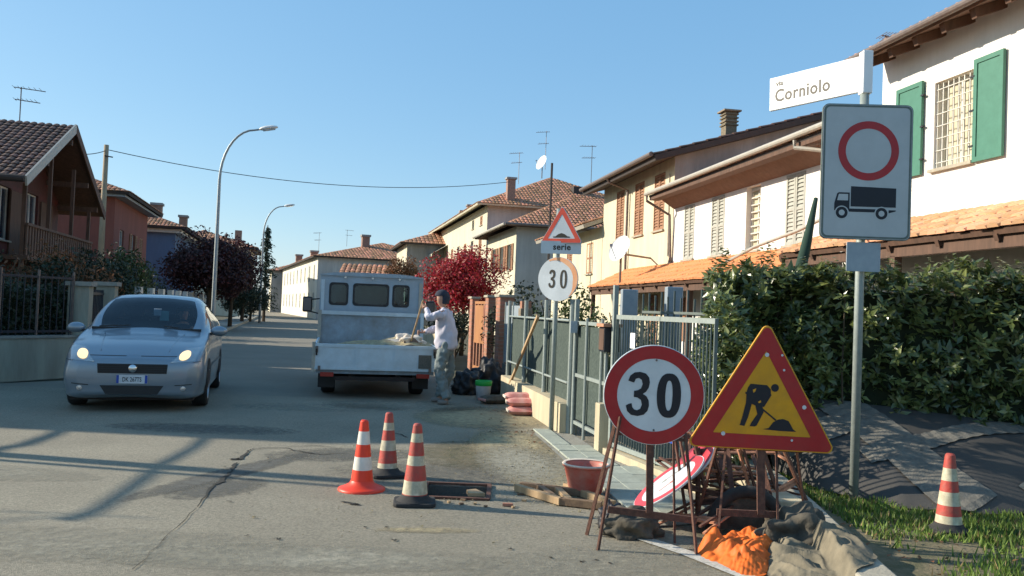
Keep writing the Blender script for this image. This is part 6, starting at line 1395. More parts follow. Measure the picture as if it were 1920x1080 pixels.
def crumple(name, lab, cat, outline, ztop, mat, seed, dirn, nfold, depth, peaks=(), R_=60, facet=0):
    """cloth thrown on the ground: long folds run along DIRN, swelling at PEAKS, hem lying on the ground"""
    c = sum((V((*p, 0)) for p in outline), V())/len(outline); M_ = 30; N_ = len(outline)*M_; ed = []
    for i in range(N_):
        t = i/M_; k = int(t); f = t-k; P0, P1, P2, P3 = (V((*outline[(k+j) % len(outline)], 0)) for j in (-1, 0, 1, 2))
        q = .5*((2*P1)+(P2-P0)*f+(2*P0-5*P1+4*P2-P3)*f*f+(3*P1-P0-3*P2+P3)*f**3)
        ed.append(q+(q-c).normalized()*.025*noise.noise(V((i*.22, seed, 0))))
    d = V((*dirn, 0)).normalized(); e = V((-d.y, d.x, 0)); vs = []
    for j in range(R_+1):
        r_ = j/R_
        for i in range(N_):
            p = c.lerp(ed[i], r_); a_, b_ = (p-c).dot(d), (p-c).dot(e)
            h = ztop*(1-r_**3.2)
            for (x, y, w_, k_) in peaks: h += k_*math.exp(-((p.x-x)**2+(p.y-y)**2)/w_**2)*(1-r_**6)
            wv = b_*nfold+1.6*noise.noise(V((a_*3.2+seed, b_*2.4, 1)))
            rg = 1-2*abs((wv % 1)-.5); rg2 = 1-2*abs(((wv*2.3+a_*1.5) % 1)-.5)
            am = depth*(.5+.9*abs(noise.noise(V((a_*4, b_*4+seed, 2)))))*(1-r_**5)
            h += am*(rg**1.6)+am*.4*rg2**2+.006*noise.noise(V((p.x*16, p.y*16, seed)))*(1-r_**4)
            if facet:
                v1 = noise.voronoi(V((p.x*7.5, p.y*7.5, seed)))[0]; v2 = noise.voronoi(V((p.x*17, p.y*17, seed+3)))[0]
                h += (facet*(v1[1]-v1[0])+facet*.35*(v2[1]-v2[0])-facet*.3)*(1-r_**5)
            kx = 1.83+(p.y-4.0)*.092; lift = .135*min(1, max(0, (p.x-kx+.04)/.05)); vs.append(V((p.x, p.y, max(.009, h)+lift)))
    m_ = MB(); m_.add(vs, [(j*N_+i, j*N_+(i+1) % N_, (j+1)*N_+(i+1) % N_, (j+1)*N_+i) for j in range(R_) for i in range(N_)])
    o = m_.build(name, mat, smooth=True); return tag(o, lab, cat)
crumple('orange_sack', 'crumpled bright orange plastic sack at the foot of the roadworks sign', 'sack', [g2(1305, 1038), g2(1350, 1062), g2(1395, 1082), g2(1440, 1078), g2(1470, 1040), g2(1520, 1018), g2(1480, 1000), g2(1400, 1000), g2(1345, 1012)], .07, m_orange_bag, 3, (.75, -.66), 4, .022, [(1.27, 5.36, .10, .12), (1.42, 5.08, .10, .05), (1.60, 5.30, .1, .06)], facet=.085)
crumple('grey_cloth', 'folded khaki grey tarpaulin cloth lying at the bottom beside the orange sack', 'cloth', [g2(1420, 1010), g2(1432, 1060), g2(1455, 1110), g2(1530, 1130), g2(1640, 1100), g2(1600, 1048), g2(1540, 1022), g2(1480, 1000)], .05, m_cloth, 9, (.5, -.86), 7, .055, [(1.62, 5.2, .16, .05)])
lump('dark_sack', 'dark grimy sandbag hanging over the roadworks stand', 'sandbag', V((1.88, 5.5, .0)), (.22, .16, .17), m_stone_bag, 5, .25)
lump('sandbag', 'grimy bulging sandbag weighing down the round sign stand', 'sandbag', G(1188, 1012)+V((0, .1, -.01)), (.19, .14, .125), m_stone_bag, 2, .22)
lump('sandbag', 'small dark sandbag left of the bulging one under the round sign', 'sandbag', G(1150, 1000)+V((0, .12, -.01)), (.09, .11, .12), m_dark_bag, 8, .2)
lump('black_sack', 'black rubbish sack behind the worker beside the green rimmed bucket', 'sack', V((-.72, 14.6, 0)), (.24, .22, .27), m_dark_bag, 4, .22)
lump('black_sack', 'second black rubbish sack against the brick pier', 'sack', V((-.35, 15.2, 0)), (.3, .22, .36), m_dark_bag, 6, .22)
# dark rubber hoop (half a tyre) leaning in the heap
r = thing('rubber_hoop', 'dark half buried tyre like rubber hoop behind the orange sack', 'tyre', (1.66, 5.85, 0)); m_ = MB()
pts = [(1.66+.24*math.cos(t), 5.86, .02+.26*math.sin(t)) for t in [math.pi*k/20 for k in range(21)]]
m_.tube(pts, .042, 12); m_.build('tread', m_rubber, r, world=True, smooth=True); m_ = MB(); m_.prism([(p[0]-1.66, p[2]) for p in pts], frameT((1.66, 5.88, 0), (1, 0, 0), (0, 0, 1)), .02); m_.build('sidewall', m_stone_bag, r, world=True)
# concrete blocks behind the stand on the kerb
for k, (x, y, lab) in enumerate(((1.98, 6.75, 'pale concrete block on the kerb behind the stand heap'), (2.02, 6.2, 'pale concrete block nearer the tarpaulin cloth'))):
    m_ = MB(); m_.bx(-.10, .10, -.2, .2, 0, .20); o = m_.build('concrete_block', m_wallcon, bevel=.012); o.location = (x, y, .13 if x > 2.03 else .0); o.location.x += -.02; o.rotation_euler = (0, 0, .1*k); tag(o, lab, 'block', 'pale concrete blocks')
# red tub
q = G(1101, 936); tb = thing('mixing_tub', 'red plastic mixing tub with pale rim beside the pavement', 'tub', q+V((0, .17, 0)))
m_ = MB(); m_.lathe([(.001, .012), (.112, .012), (.12, 0), (.132, .03), (.178, .225), (.186, .236), (.19, .228), (.192, .236), (.186, .25), (.17, .245), (.162, .22), (.125, .03), (.001, .028)], 32); m_.build('shell', m_tub, tb, smooth=True)
m_ = MB(); m_.lathe([(.188, .239), (.196, .246), (.188, .256), (.168, .250)], 32); m_.build('rim', m_cement_pale, tb, smooth=True)
m_ = MB(); m_.lathe([(.001, .16), (.148, .155)], 24); m_.build('mortar_fill', m_dust, tb)
# wooden formwork frame
ff = thing('formwork_frame', 'rough timber formwork frame lying left of the red tub', 'timber frame', (.3, 6.95, 0))
fp = lambda x, y: G(x, y)+V((0, 0, .035))
for a, b, mt in (((968, 922), (1052, 949), m_plank), ((1050, 948), (1128, 957), m_plank_dk), ((975, 918), (1105, 934), m_plank_dk), ((1060, 920), (1150, 955), m_plank), ((1010, 922), (1038, 943), m_plank_dk), ((1044, 926), (1066, 948), m_plank)):
    m_ = MB(); m_.bar(fp(*a), fp(*b), .05, .055); m_.build('board', mt, ff, world=True, bevel=.003)
m_ = MB(); m_.prism([(0, 0), (.13, .02), (.05, .17), (-.02, .12)], Matrix.Translation(G(878, 934)+V((0, 0, .01))), .03); tag(m_.build('wood_scrap', m_plank, bevel=.003), 'pale wedge of wood on the right lip of the open manhole', 'wood scrap')
m_ = MB(); m_.prism([(0, 0), (.08, .0), (.07, .03), (0, .03)], Matrix.Translation(G(942, 950)+V((0, 0, .004))), .02); tag(m_.build('brick_chip', m_brick), 'small orange brick chip on the asphalt', 'brick chip')
for k in range(9):
    x, y = G(RND.uniform(830, 1000), RND.uniform(925, 955))[:2]; m_ = MB(); m_.bx(0, RND.uniform(.02, .05), 0, .02, 0, .012); o = m_.build('wood_chip', m_plank_dk if k % 2 else m_plank); o.location = (x, y, .003); o.rotation_euler = (0, 0, RND.uniform(0, 3)); tag(o, ['palest','darkest','leftmost','rightmost','nearest','farthest','thinnest','widest','middle'][k]+' wood chip of those scattered by the open manhole', 'wood chip', 'wood chips by the manhole')
m_ = MB(); m_.bx(hx0-.03, hx1+.03, hy0-.035, hy0, -.002, .018); m_.bx(hx0-.03, hx1+.03, hy1, hy1+.035, -.002, .018); m_.bx(hx0-.035, hx0, hy0, hy1, -.002, .0175); m_.bx(hx1, hx1+.035, hy0, hy1, -.002, .0175); tag(m_.build('manhole_frame', m_rust), 'rusty iron frame round the open manhole behind the worn cone', 'manhole frame')
# cement sacks
def sack(lab, p, rz, mat, L_=.52, W_=.34, H_=.12, pale=None):
    r = thing('cement_sack', lab, 'cement sack', p, rz, 'cement sacks on the pavement')
    m_ = MB(); nx_, ny_ = 16, 8; vs = []
    prof = lambda u, v: H_*.5*(max(0, 1-abs(u)**5)*max(0, 1-abs(v)**3.2))**.5
    for s_ in (1, -1):
        for i in range(nx_+1):
            for j in range(ny_+1):
                u, v = -1+2*i/nx_, -1+2*j/ny_; vs.append(V((u*L_/2, v*W_/2*(1-.06*abs(u)**3), H_*.5+s_*prof(u, v)+.006*noise.noise(V((u*3, v*3, p[0]+s_))))))
    n1 = (nx_+1)*(ny_+1); fs = []
    for s_ in (0, 1):
        for i in range(nx_):
            for j in range(ny_): fs.append(tuple(s_*n1+q for q in (i*(ny_+1)+j, (i+1)*(ny_+1)+j, (i+1)*(ny_+1)+j+1, i*(ny_+1)+j+1)))
    m_.add(vs, fs); m_.build('sack_body', mat, r, smooth=True)
    m_ = MB(); m_.bx(-L_*.505, -L_*.46, -W_*.46, W_*.46, H_*.36, H_*.66); m_.build('sewn_end', pale or m_cement_pale, r, bevel=.008); return r
b0 = G(985, 780)
sack('lower front red and white cement sack', b0+V((0, .12, .0)), .1, m_cement_red); sack('middle cement sack, pale on its left end', b0+V((-.02, .18, .115)), .02, m_cement_red)
sack('top cement sack of the small stack by the wall', b0+V((-.06, .34, .17)), .12, m_cement_red, L_=.5)
sack('separate half open cement sack left of the sack stack', G(925, 758)+V((0, .1, 0)), .5, m_stone_bag, .42, .28, .13, m_cement_red)
q = G(905, 752); bk = thing('bucket', 'dusty white bucket with a bright green rim on the pavement', 'bucket', q+V((0, .12, 0)))
m_ = MB(); m_.lathe([(.001, 0), (.105, 0), (.125, .235)], 24); m_.build('body', m_bucket, bk, smooth=True); m_ = MB(); m_.lathe([(.127, .235), (.134, .24), (.137, .31), (.128, .318), (.12, .30)], 24); m_.build('rim', m_green, bk, smooth=True)
m_ = MB(); m_.tube([(.13*math.cos(t), .0+.02, .29-.14*math.sin(t)) for t in [math.pi*k/12 for k in range(13)]], .004, 5); m_.build('handle', m_gutter, bk)
# long wooden prop leaning on the fence
a, b = G(945, 745), P(1009, 592, 11.4); m_ = MB(); m_.bar(a, b, .035, .05); tag(m_.build('wooden_prop', m_plank, bevel=.003), 'long wooden batten leaning against the screened fence', 'batten')

# ------------------------------------------------------------------ the silver hatchback
STN = [
 (0.00, [(0, .23), (.50, .22), (.585, .30), (.63, .46), (.60, .585), (.50, .64), (.38, .658), (.2, .668), (0, .67)]),
 (0.09, [(0, .18), (.64, .17), (.745, .28), (.785, .46), (.745, .64), (.64, .70), (.45, .715), (.23, .725), (0, .73)]),
 (0.35, [(0, .18), (.72, .17), (.82, .28), (.838, .50), (.805, .755), (.70, .815), (.48, .825), (.24, .835), (0, .84)]),
 (0.75, [(0, .18), (.74, .17), (.83, .28), (.848, .52), (.82, .84), (.73, .89), (.5, .905), (.25, .915), (0, .92)]),
 (1.05, [(0, .18), (.74, .17), (.83, .28), (.848, .54), (.825, .90), (.74, .95), (.62, .968), (.3, .988), (0, .995)]),
 (1.45, [(0, .18), (.74, .17), (.83, .28), (.848, .55), (.825, .93), (.755, 1.07), (.665, 1.19), (.34, 1.225), (0, 1.232)]),
 (1.85, [(0, .18), (.74, .17), (.83, .28), (.848, .55), (.825, .94), (.725, 1.19), (.59, 1.385), (.3, 1.435), (0, 1.443)]),
 (2.30, [(0, .18), (.74, .17), (.83, .28), (.848, .55), (.825, .95), (.715, 1.22), (.575, 1.44), (.3, 1.485), (0, 1.492)]),
 (3.00, [(0, .18), (.74, .17), (.83, .28), (.848, .56), (.825, .97), (.71, 1.22), (.565, 1.42), (.3, 1.465), (0, 1.472)]),
 (3.60, [(0, .2), (.74, .19), (.83, .3), (.845, .57), (.815, .99), (.69, 1.20), (.54, 1.36), (.28, 1.40), (0, 1.405)]),
 (3.88, [(0, .25), (.68, .24), (.78, .34), (.81, .57), (.77, .95), (.655, 1.08), (.52, 1.18), (.27, 1.2), (0, 1.205)]),
 (4.02, [(0, .32), (.55, .31), (.62, .4), (.66, .57), (.62, .86), (.52, .93), (.42, .98), (.22, .99), (0, .995)])]
def cr(p0, p1, p2, p3, f): return .5*((2*p1)+(p2-p0)*f+(2*p0-5*p1+4*p2-p3)*f*f+(3*p1-p0-3*p2+p3)*f**3)
def sect(si, f):
    g_ = lambda i: STN[min(max(i, 0), len(STN)-1)]
    q = [g_(si-1), g_(si), g_(si+1), g_(si+2)]; s_ = q[1][0]+(q[2][0]-q[1][0])*f; h = q[2][0]-q[1][0]
    out = []
    for j in range(9):
        pts = []
        for c_ in (0, 1):
            p0, p1, p2, p3 = (q[k][1][j][c_] for k in range(4))
            m1 = 0 if q[2][0] == q[0][0] else (p2-p0)/(q[2][0]-q[0][0])*h; m2 = 0 if q[3][0] == q[1][0] else (p3-p1)/(q[3][0]-q[1][0])*h
            pts.append((2*f**3-3*f**2+1)*p1+(f**3-2*f**2+f)*m1+(-2*f**3+3*f**2)*p2+(f**3-f**2)*m2)
        out.append((pts[0], pts[1]))
    return s_, out
NSI, NVJ = 6, 5
rows = []; upar = []
for si in range(len(STN)-1):
    for k in range(NSI+(1 if si == len(STN)-2 else 0)): rows.append(sect(si, k/NSI)); upar.append(si+k/NSI)
def secpts(o_):
    res = []; vp = []
    for j in range(8):
        for k in range(NVJ+(1 if j == 7 else 0)):
            f = k/NVJ; p = [o_[max(0, j-1)], o_[j], o_[j+1], o_[min(8, j+2)]]
            if j == 0: p[0] = (-o_[1][0], o_[1][1])
            if j == 7: p[3] = (-o_[7][0], o_[7][1])
            res.append((max(0, cr(p[0][0], p[1][0], p[2][0], p[3][0], f)), cr(p[0][1], p[1][1], p[2][1], p[3][1], f))); vp.append(j+f)
    return res, vp
car = thing('silver_hatchback', 'silver blue hatchback with lit headlights driving towards the viewer', 'car', (-4.71, 10.72, 0), rad(15.5))
parts = {k: MB() for k in ('body', 'windscreen', 'side_window', 'side_window2')}
cg = {}
for sgn in (1, -1):
    grid = []
    for (s_, o_) in rows: q, vp = secpts(o_); grid.append([V((sgn*x, s_, z)) for x, z in q])
    for i in range(len(grid)-1):
        for j in range(len(vp)-1):
            u, v = (upar[i]+upar[i+1])/2, (vp[j]+vp[j+1])/2; k = 'body'
            if 4.15 < u < 6.0 and v > 6.15: k = 'windscreen'
            elif 5.0 < u < 8.6 and 4.15 < v < 5.75 and not (6.9 < u < 7.0) and u > 4.9+(v-4.15)*.55 and u < 8.9-(v-4.15)*.2: k = 'side_window' if sgn > 0 else 'side_window2'
            elif 9.25 < u < 10.2 and v > 6.0: k = 'windscreen_rear'
            parts.setdefault(k, MB()); f_ = [grid[i][j], grid[i+1][j], grid[i+1][j+1], grid[i][j+1]]
            parts[k].face(f_ if sgn > 0 else f_[::-1])
    cg[sgn] = grid
for e_ in (0, -1):
    A, B = cg[1][e_], cg[-1][e_]
    for j in range(len(A)-1): parts['body'].face([A[j], A[j+1], B[j+1], B[j]])
def weld(o, d=.0006):
    import bmesh
    bm = bmesh.new(); bm.from_mesh(o.data); bmesh.ops.remove_doubles(bm, verts=bm.verts, dist=d); bmesh.ops.recalc_face_normals(bm, faces=bm.faces); bm.to_mesh(o.data); bm.free(); o.data.polygons.foreach_set('use_smooth', [True]*len(o.data.polygons)); return o
body = weld(parts['body'].build('body', m_car, car)); weld(parts['windscreen'].build('windscreen', g_car, car)); weld(parts['windscreen_rear'].build('rear_window', g_car, car))
weld(parts['side_window'].build('side_window', g_car, car)); weld(parts['side_window2'].build('side_window', g_car, car))
allm = MB()
for k in parts.values(): allm.add(k.v, k.f)
bvh = BVHTree.FromPolygons([tuple(p) for p in allm.v], allm.f)
def onfront(x, z, off=.004):
    h = bvh.ray_cast(V((x, -1, z)), V((0, 1, 0))); return V((x, (h[0].y if h[0] else .3)-off, z))
def onside(sgn, y, z, off=.004):
    h = bvh.ray_cast(V((sgn*2, y, z)), V((-sgn, 0, 0))); return V(((h[0].x if h[0] else sgn*.8)+sgn*off, y, z))
def patch(name, corner4, mat, parent, off=.006, n=10, side=0):
    a, b, c, d = corner4; m_ = MB(); vs = []
    for i in range(n+1):
        for j in range(n+1):
            u, v = i/n, j/n; x = (a[0]*(1-u)+b[0]*u)*(1-v)+(d[0]*(1-u)+c[0]*u)*v; z = (a[1]*(1-u)+b[1]*u)*(1-v)+(d[1]*(1-u)+c[1]*u)*v
            vs.append(onside(side, x, z, off) if side else onfront(x, z, off))
    m_.add(vs, [(i*(n+1)+j, (i+1)*(n+1)+j, (i+1)*(n+1)+j+1, i*(n+1)+j+1) for i in range(n) for j in range(n)]); return m_.build(name, mat, parent, smooth=True)
gr_ = patch('grille', [(-.40, .485), (.40, .485), (.41, .605), (-.41, .605)], m_blackpl, car, .008)
for k in range(4): patch('grille_slat', [(-.39, .50+k*.026), (.39, .50+k*.026), (.39, .506+k*.026), (-.39, .506+k*.026)], m_under, gr_, .013)
patch('lower_grille', [(-.30, .225), (.30, .225), (.37, .335), (-.37, .335)], m_blackpl, car, .008)
patch('number_plate', [(-.18, .365), (.18, .365), (.18, .465), (-.18, .465)], m_plate, car, .016, 4)
def flatT(x, z, off): q = onfront(x, z, off); return wm(car) @ frameT(q, (1, 0, 0), (0, 0, 1))
np_ = MB(); q0 = min(onfront(-.18, .4).y, onfront(0, .4).y)-.022
npl = MB(); npl.bx(-.181, .181, q0, q0+.01, .362, .468); npo = npl.build('plate_holder', m_plate, car)
for x0 in (-.18, .15):
    m_ = MB(); m_.bx(x0, x0+.03, q0-.0015, q0, .364, .466); m_.build('blue_strip', m_plateblue, npo)
text_mesh('plate_lettering', 'DK 267TS', .078, wm(car) @ frameT((0, q0-.002, .387), (1, 0, 0), (0, 0, 1)), m_black, npo, .0012, xs=.68, align='CENTER')
m_ = MB(); m_.lathe([(.001, .012), (.035, .01), (.048, .004), (.05, 0)], 24, o=onfront(0, .548, .012), T=Matrix.Rotation(rad(90), 4, 'X')); m_.build('badge', m_chrome, car, smooth=True)
for s_ in (-1, 1):
    hl = patch('headlight', [(s_*.44, .625), (s_*.72, .645), (s_*.785, .82), (s_*.60, .80)], m_lens, car, .006, 10)
    m_ = MB(); cx_, cz_ = s_*.60, .712; n_ = 28; vs = [onfront(cx_, cz_, .014)]
    for rr in (.5, 1):
        for k in range(n_):
            t = 2*math.pi*k/n_; x_ = .066*rr*math.cos(t); z_ = .050*rr*math.sin(t)+x_*s_*.25*1.0+(.014*rr if math.sin(t) > 0 else 0); vs.append(onfront(cx_+x_, cz_+z_, .014))
    m_.add(vs, [(0, 1+k, 1+(k+1) % n_) for k in range(n_)]+[(1+k, 1+n_+k, 1+n_+(k+1) % n_, 1+(k+1) % n_) for k in range(n_)]); m_.build('lit_bulb', m_headlamp, hl, smooth=True)
    m_ = MB(); m_.lathe([(.001, .01), (.03, .008), (.035, 0)], 16, o=onfront(s_*.60, .30, .008), T=Matrix.Rotation(rad(90), 4, 'X')); m_.build('fog_light', m_lens, car)
    patch('fog_recess', [(s_*.50, .335), (s_*.70, .35), (s_*.70, .36), (s_*.50, .345)], m_blackpl, car, .006, 6)
    # mirror
    m_ = MB(); T = Matrix.Translation((s_*.93, 1.30, 1.0)) @ Matrix.Diagonal((.115, .07, .072, 1)); vs = []
    m_.lathe([(math.cos(rad(t)), math.sin(rad(t))) for t in range(-90, 91, 15)], 18, T=T); mr_ = m_.build('mirror', m_car, car, smooth=True)
    m_ = MB(); m_.bar((s_*.78, 1.27, .955), (s_*.88, 1.29, .965), .05, .035); m_.build('mirror_arm', m_blackpl, mr_)
    # door shut lines, sill trim and wheel arches
    for y0 in (1.32, 2.42, 3.28):
        patch('door_gap', [(y0, .30), (y0+.008, .30), (y0+.008, .93), (y0, .93)], m_under, car, .003, 6, side=s_)
    patch('side_moulding', [(1.25, .50), (3.1, .50), (3.1, .535), (1.25, .535)], m_car, car, .012, 8, side=s_)
    patch('door_handle', [(2.2, .83), (2.36, .83), (2.36, .85), (2.2, .85)], m_chrome, car, .02, 3, side=s_)
    for yc in (.80, 3.31):
        m_ = MB(); n_ = 30; ring_o = []; 
        for k in range(n_+1):
            t = math.pi*(-.12+1.24*k/n_); ring_o.append((yc+.345*math.cos(t), .30+.345*math.sin(t)))
        cen = onside(s_, yc, .45, .006); vs = [V((cen.x, yc, .28))]+[V((onside(s_, y, max(z, .22), .006).x, y, z)) for y, z in ring_o]
        m_.add(vs, [(0, k, k+1) for k in range(1, n_+1)]); m_.build('wheel_arch', m_under, car)
        w_ = MB(); Tw = Matrix.Translation((s_*.755, yc, .295)) @ Matrix.Rotation(s_*rad(90), 4, 'Y')
        w_.lathe([(.19, -.09), (.27, -.095), (.293, -.07), (.295, 0), (.293, .07), (.275, .098), (.2, .1)], 36, T=Tw); wh = w_.build('wheel', m_tyre, car, smooth=True)
        w_ = MB(); w_.lathe([(.001, .075), (.05, .085), (.06, .07)], 20, T=Tw); w_.lathe([(.2, .1), (.185, .095), (.175, .06)], 30, T=Tw)
        for k in range(5):
            t = 2*math.pi*k/5; w_.bar(Tw @ V((.04*math.cos(t), .04*math.sin(t), .075)), Tw @ V((.185*math.cos(t), .185*math.sin(t), .082)), .055, .012, up=(1, 0, 0))
        w_.build('rim', m_rim, wh); w_ = MB(); w_.lathe([(.001, .03), (.19, .03)], 24, T=Tw); w_.build('brake_disc', m_under, wh)
for s_ in (-1, 1):
    patch('bumper_gap', [(s_*.70, .632), (s_*.80, .64), (s_*.80, .646), (s_*.70, .638)], m_under, car, .003, 6)
    patch('bumper_crease', [(s_*.44, .405), (s_*.76, .43), (s_*.76, .436), (s_*.44, .413)], m_car, car, .010, 8)
    m_ = MB(); pts = []
    for k in range(13):
        y_ = .16+.80*k/12; h = bvh.ray_cast(V((s_*(.40+.10*k/12), y_, 2)), V((0, 0, -1))); pts.append(h[0]+V((0, 0, -.004)))
    m_.tube(pts, .009, 6); m_.build('bonnet_crease', m_car, car, smooth=True)
patch('bonnet_gap', [(-.60, .700), (.60, .700), (.60, .706), (-.60, .706)], m_under, car, .003, 14)
m_ = MB()
m_ = MB(); m_.bx(-.72, .72, .15, 3.9, .14, .2); m_.build('underbody', m_under, car)
m_ = MB(); m_.bar((-.70, 1.17, 1.01), (.70, 1.17, 1.01), .12, .03); m_.build('scuttle', m_blackpl, car)
for s_ in (-1, 1): m_ = MB(); m_.bar((s_*.5-.1, 1.08, 1.035), (s_*.12+.1*s_, 1.12, 1.055), .02, .015); m_.build('wiper', m_blackpl, car)
m_ = MB(); m_.bx(-.70, .70, 1.25, 1.75, .75, .965); m_.build('dashboard', m_blackpl, car, bevel=.04)
for s_ in (-1, 1):
    m_ = MB(); m_.bx(s_*.36-.24, s_*.36+.24, 2.35, 2.5, .5, 1.12); m_.bx(s_*.36-.13, s_*.36+.13, 2.36, 2.46, 1.13, 1.30); m_.bx(s_*.36-.24, s_*.36+.24, 1.85, 2.34, .4, .6); m_.build('seat', m_seat, car, bevel=.03)
m_ = MB(); m_.bx(-.6, .6, 3.15, 3.3, .5, 1.15); m_.build('rear_seat', m_seat, car, bevel=.04)
m_ = MB(); m_.lathe([(.17*1+.012*math.cos(t), .012*math.sin(t)) for t in [2*math.pi*k/8 for k in range(9)]], 24, o=(.36, 1.82, .98), T=Matrix.Rotation(rad(65), 4, 'X')); m_.build('steering_wheel', m_blackpl, car, smooth=True)
m_ = MB(); m_.bx(.02, .12, 1.53, 1.535, 1.19, 1.29); m_.build('rear_view_mirror', m_bucket, car)
m_ = MB(); m_.bx(-.58, -.46, 1.28, 1.285, 1.02, 1.045); m_.build('windscreen_tag', m_bucket, car)
m_ = MB(); m_.bx(.10, .22, 1.56, 1.565, 1.12, 1.26); m_.build('hanging_card', M('pale_teal_card', (.25, .48, .45)), car)

# ------------------------------------------------------------------ the dropside truck
tk = thing('dropside_truck', 'pale grey dropside truck seen from behind, loaded with sand', 'truck', (-2.07, 13.3, 0), rad(11.5))
def part(name, mat, parent, *boxes, bevel=0):
    m_ = MB()
    for b in boxes: m_.bx(*b)
    return m_.build(name, mat, parent, bevel=bevel)
HW = .93
tg = part('tailgate', m_truck, tk, (-HW, HW, 0, .035, .44, .84), bevel=.006)
part('tailgate_frame', m_truck, tg, (-HW, HW, -.012, -.002, .79, .838), (-HW, HW, -.012, -.002, .442, .475))
part('plate_panel', m_patch, tg, (.66, .86, -.016, -.002, .49, .70))
for x in (-.905, .905):
    part('latch', m_gutter, tg, (x-.02, x+.02, -.035, -.013, .70, .80)); part('latch_handle', m_under, tg, (x-.012, x+.012, -.05, -.036, .66, .76))
for x in (-.3, .3): part('stiffener', m_truck, tg, (x-.02, x+.02, -.010, -.002, .477, .788))
for x in (-.86, .84): part('hinge', m_gutter, tg, (x-.02, x+.02, -.03, -.013, .42, .50))
for s_ in (-1, 1):
    part('side_board', m_truck, tk, (s_*HW-.018, s_*HW+.018, .04, 2.55, .44, .84), bevel=.005)
    part('corner_post', m_gutter_lt, tk, (s_*(HW+.02)-.025, s_*(HW+.02)+.025, -.01, .05, .40, .86))
part('bed_floor', m_truck_bed, tk, (-HW+.02, HW-.02, .04, 2.55, .38, .44))
hb = part('headboard', m_truck_bed, tk, (-HW+.02, HW-.02, 2.50, 2.55, .44, 1.26)); part('headboard_rail', m_truck, hb, (-HW+.0, HW-.0, 2.47, 2.56, 1.262, 1.33))
for s_ in (-1, 1): part('headboard_post', m_gutter_lt if s_ < 0 else m_truck, hb, (s_*HW-.03, s_*HW+.03, 2.44, 2.50, .84, 1.34))
# cab with three rear windows
m_ = MB(); CY0, CY1, CZ0, CZ1, CW = 2.68, 4.25, .5, 2.0, .95
holes = [(.19, .49, 1.46, 1.83), (.62, 1.24, 1.46, 1.83), (1.35, 1.62, 1.46, 1.83)]
wall_holes(m_, (-CW, CY0, CZ0), (1, 0, 0), (0, -1, 0), CW*2, CZ1-CZ0, [(a, b, c-CZ0, d-CZ0) for a, b, c, d in holes], .05)
fr_w = [(.15, 1.45, 1.45-CZ0, 1.85-CZ0)]; sd_w = [(.25, 1.2, 1.2-CZ0, 1.85-CZ0)]
for s_ in (-1, 1): wall_holes(m_, (s_*CW, CY0, CZ0), (0, 1, 0), (s_, 0, 0), CY1-CY0, CZ1-CZ0, sd_w, .03)
wall_holes(m_, (-CW, CY1, CZ0), (1, 0, 0), (0, 1, 0), CW*2, CZ1-CZ0, [(.12, CW*2-.12, 1.25-CZ0, 1.85-CZ0)], .03)
m_.face([(-CW, CY0, CZ1), (CW, CY0, CZ1), (CW, CY1, CZ1), (-CW, CY1, CZ1)]); m_.face([(-CW, CY0, CZ0), (CW, CY0, CZ0), (CW, CY1, CZ0), (-CW, CY1, CZ0)])
cab = m_.build('cab', m_cab, tk)
m_ = MB(); vs = []
for k in range(9):
    x = -CW-.01+(CW*2+.02)*k/8; z = CZ1+.055*(1-((k-4)/4)**4); vs += [V((x, CY0-.03, z)), V((x, CY1+.02, z-.02))]
m_.add(vs, [(2*k, 2*k+2, 2*k+3, 2*k+1) for k in range(8)]); m_.add([V((p.x, CY0-.028, p.z)) for p in vs[::2]]+[V((p.x, CY0-.028, CZ1-.02)) for p in vs[::2]], [(k, k+1, 9+k+1, 9+k) for k in range(8)]); m_.build('cab_roof', m_cab, tk, smooth=False)
for a, b, c, d in holes: part('rear_window', g_truck, tk, (-CW+a+.003, -CW+b-.003, CY0+.02, CY0+.026, c+.003, d-.003)); 
for a, b, c, d in holes:
    m_ = MB(); T = frameT((-CW+(a+b)/2, CY0-.004, (c+d)/2), (1, 0, 0), (0, 0, 1)); ring(m_, T, rrect(b-a+.05, d-c+.05, .06), rrect(b-a-.02, d-c-.02, .07), .003); m_.build('window_seal', m_blackpl, tk)
part('windscreen', g_truck, tk, (-CW+.12, CW-.12, CY1-.03, CY1-.022, 1.25, 1.85))
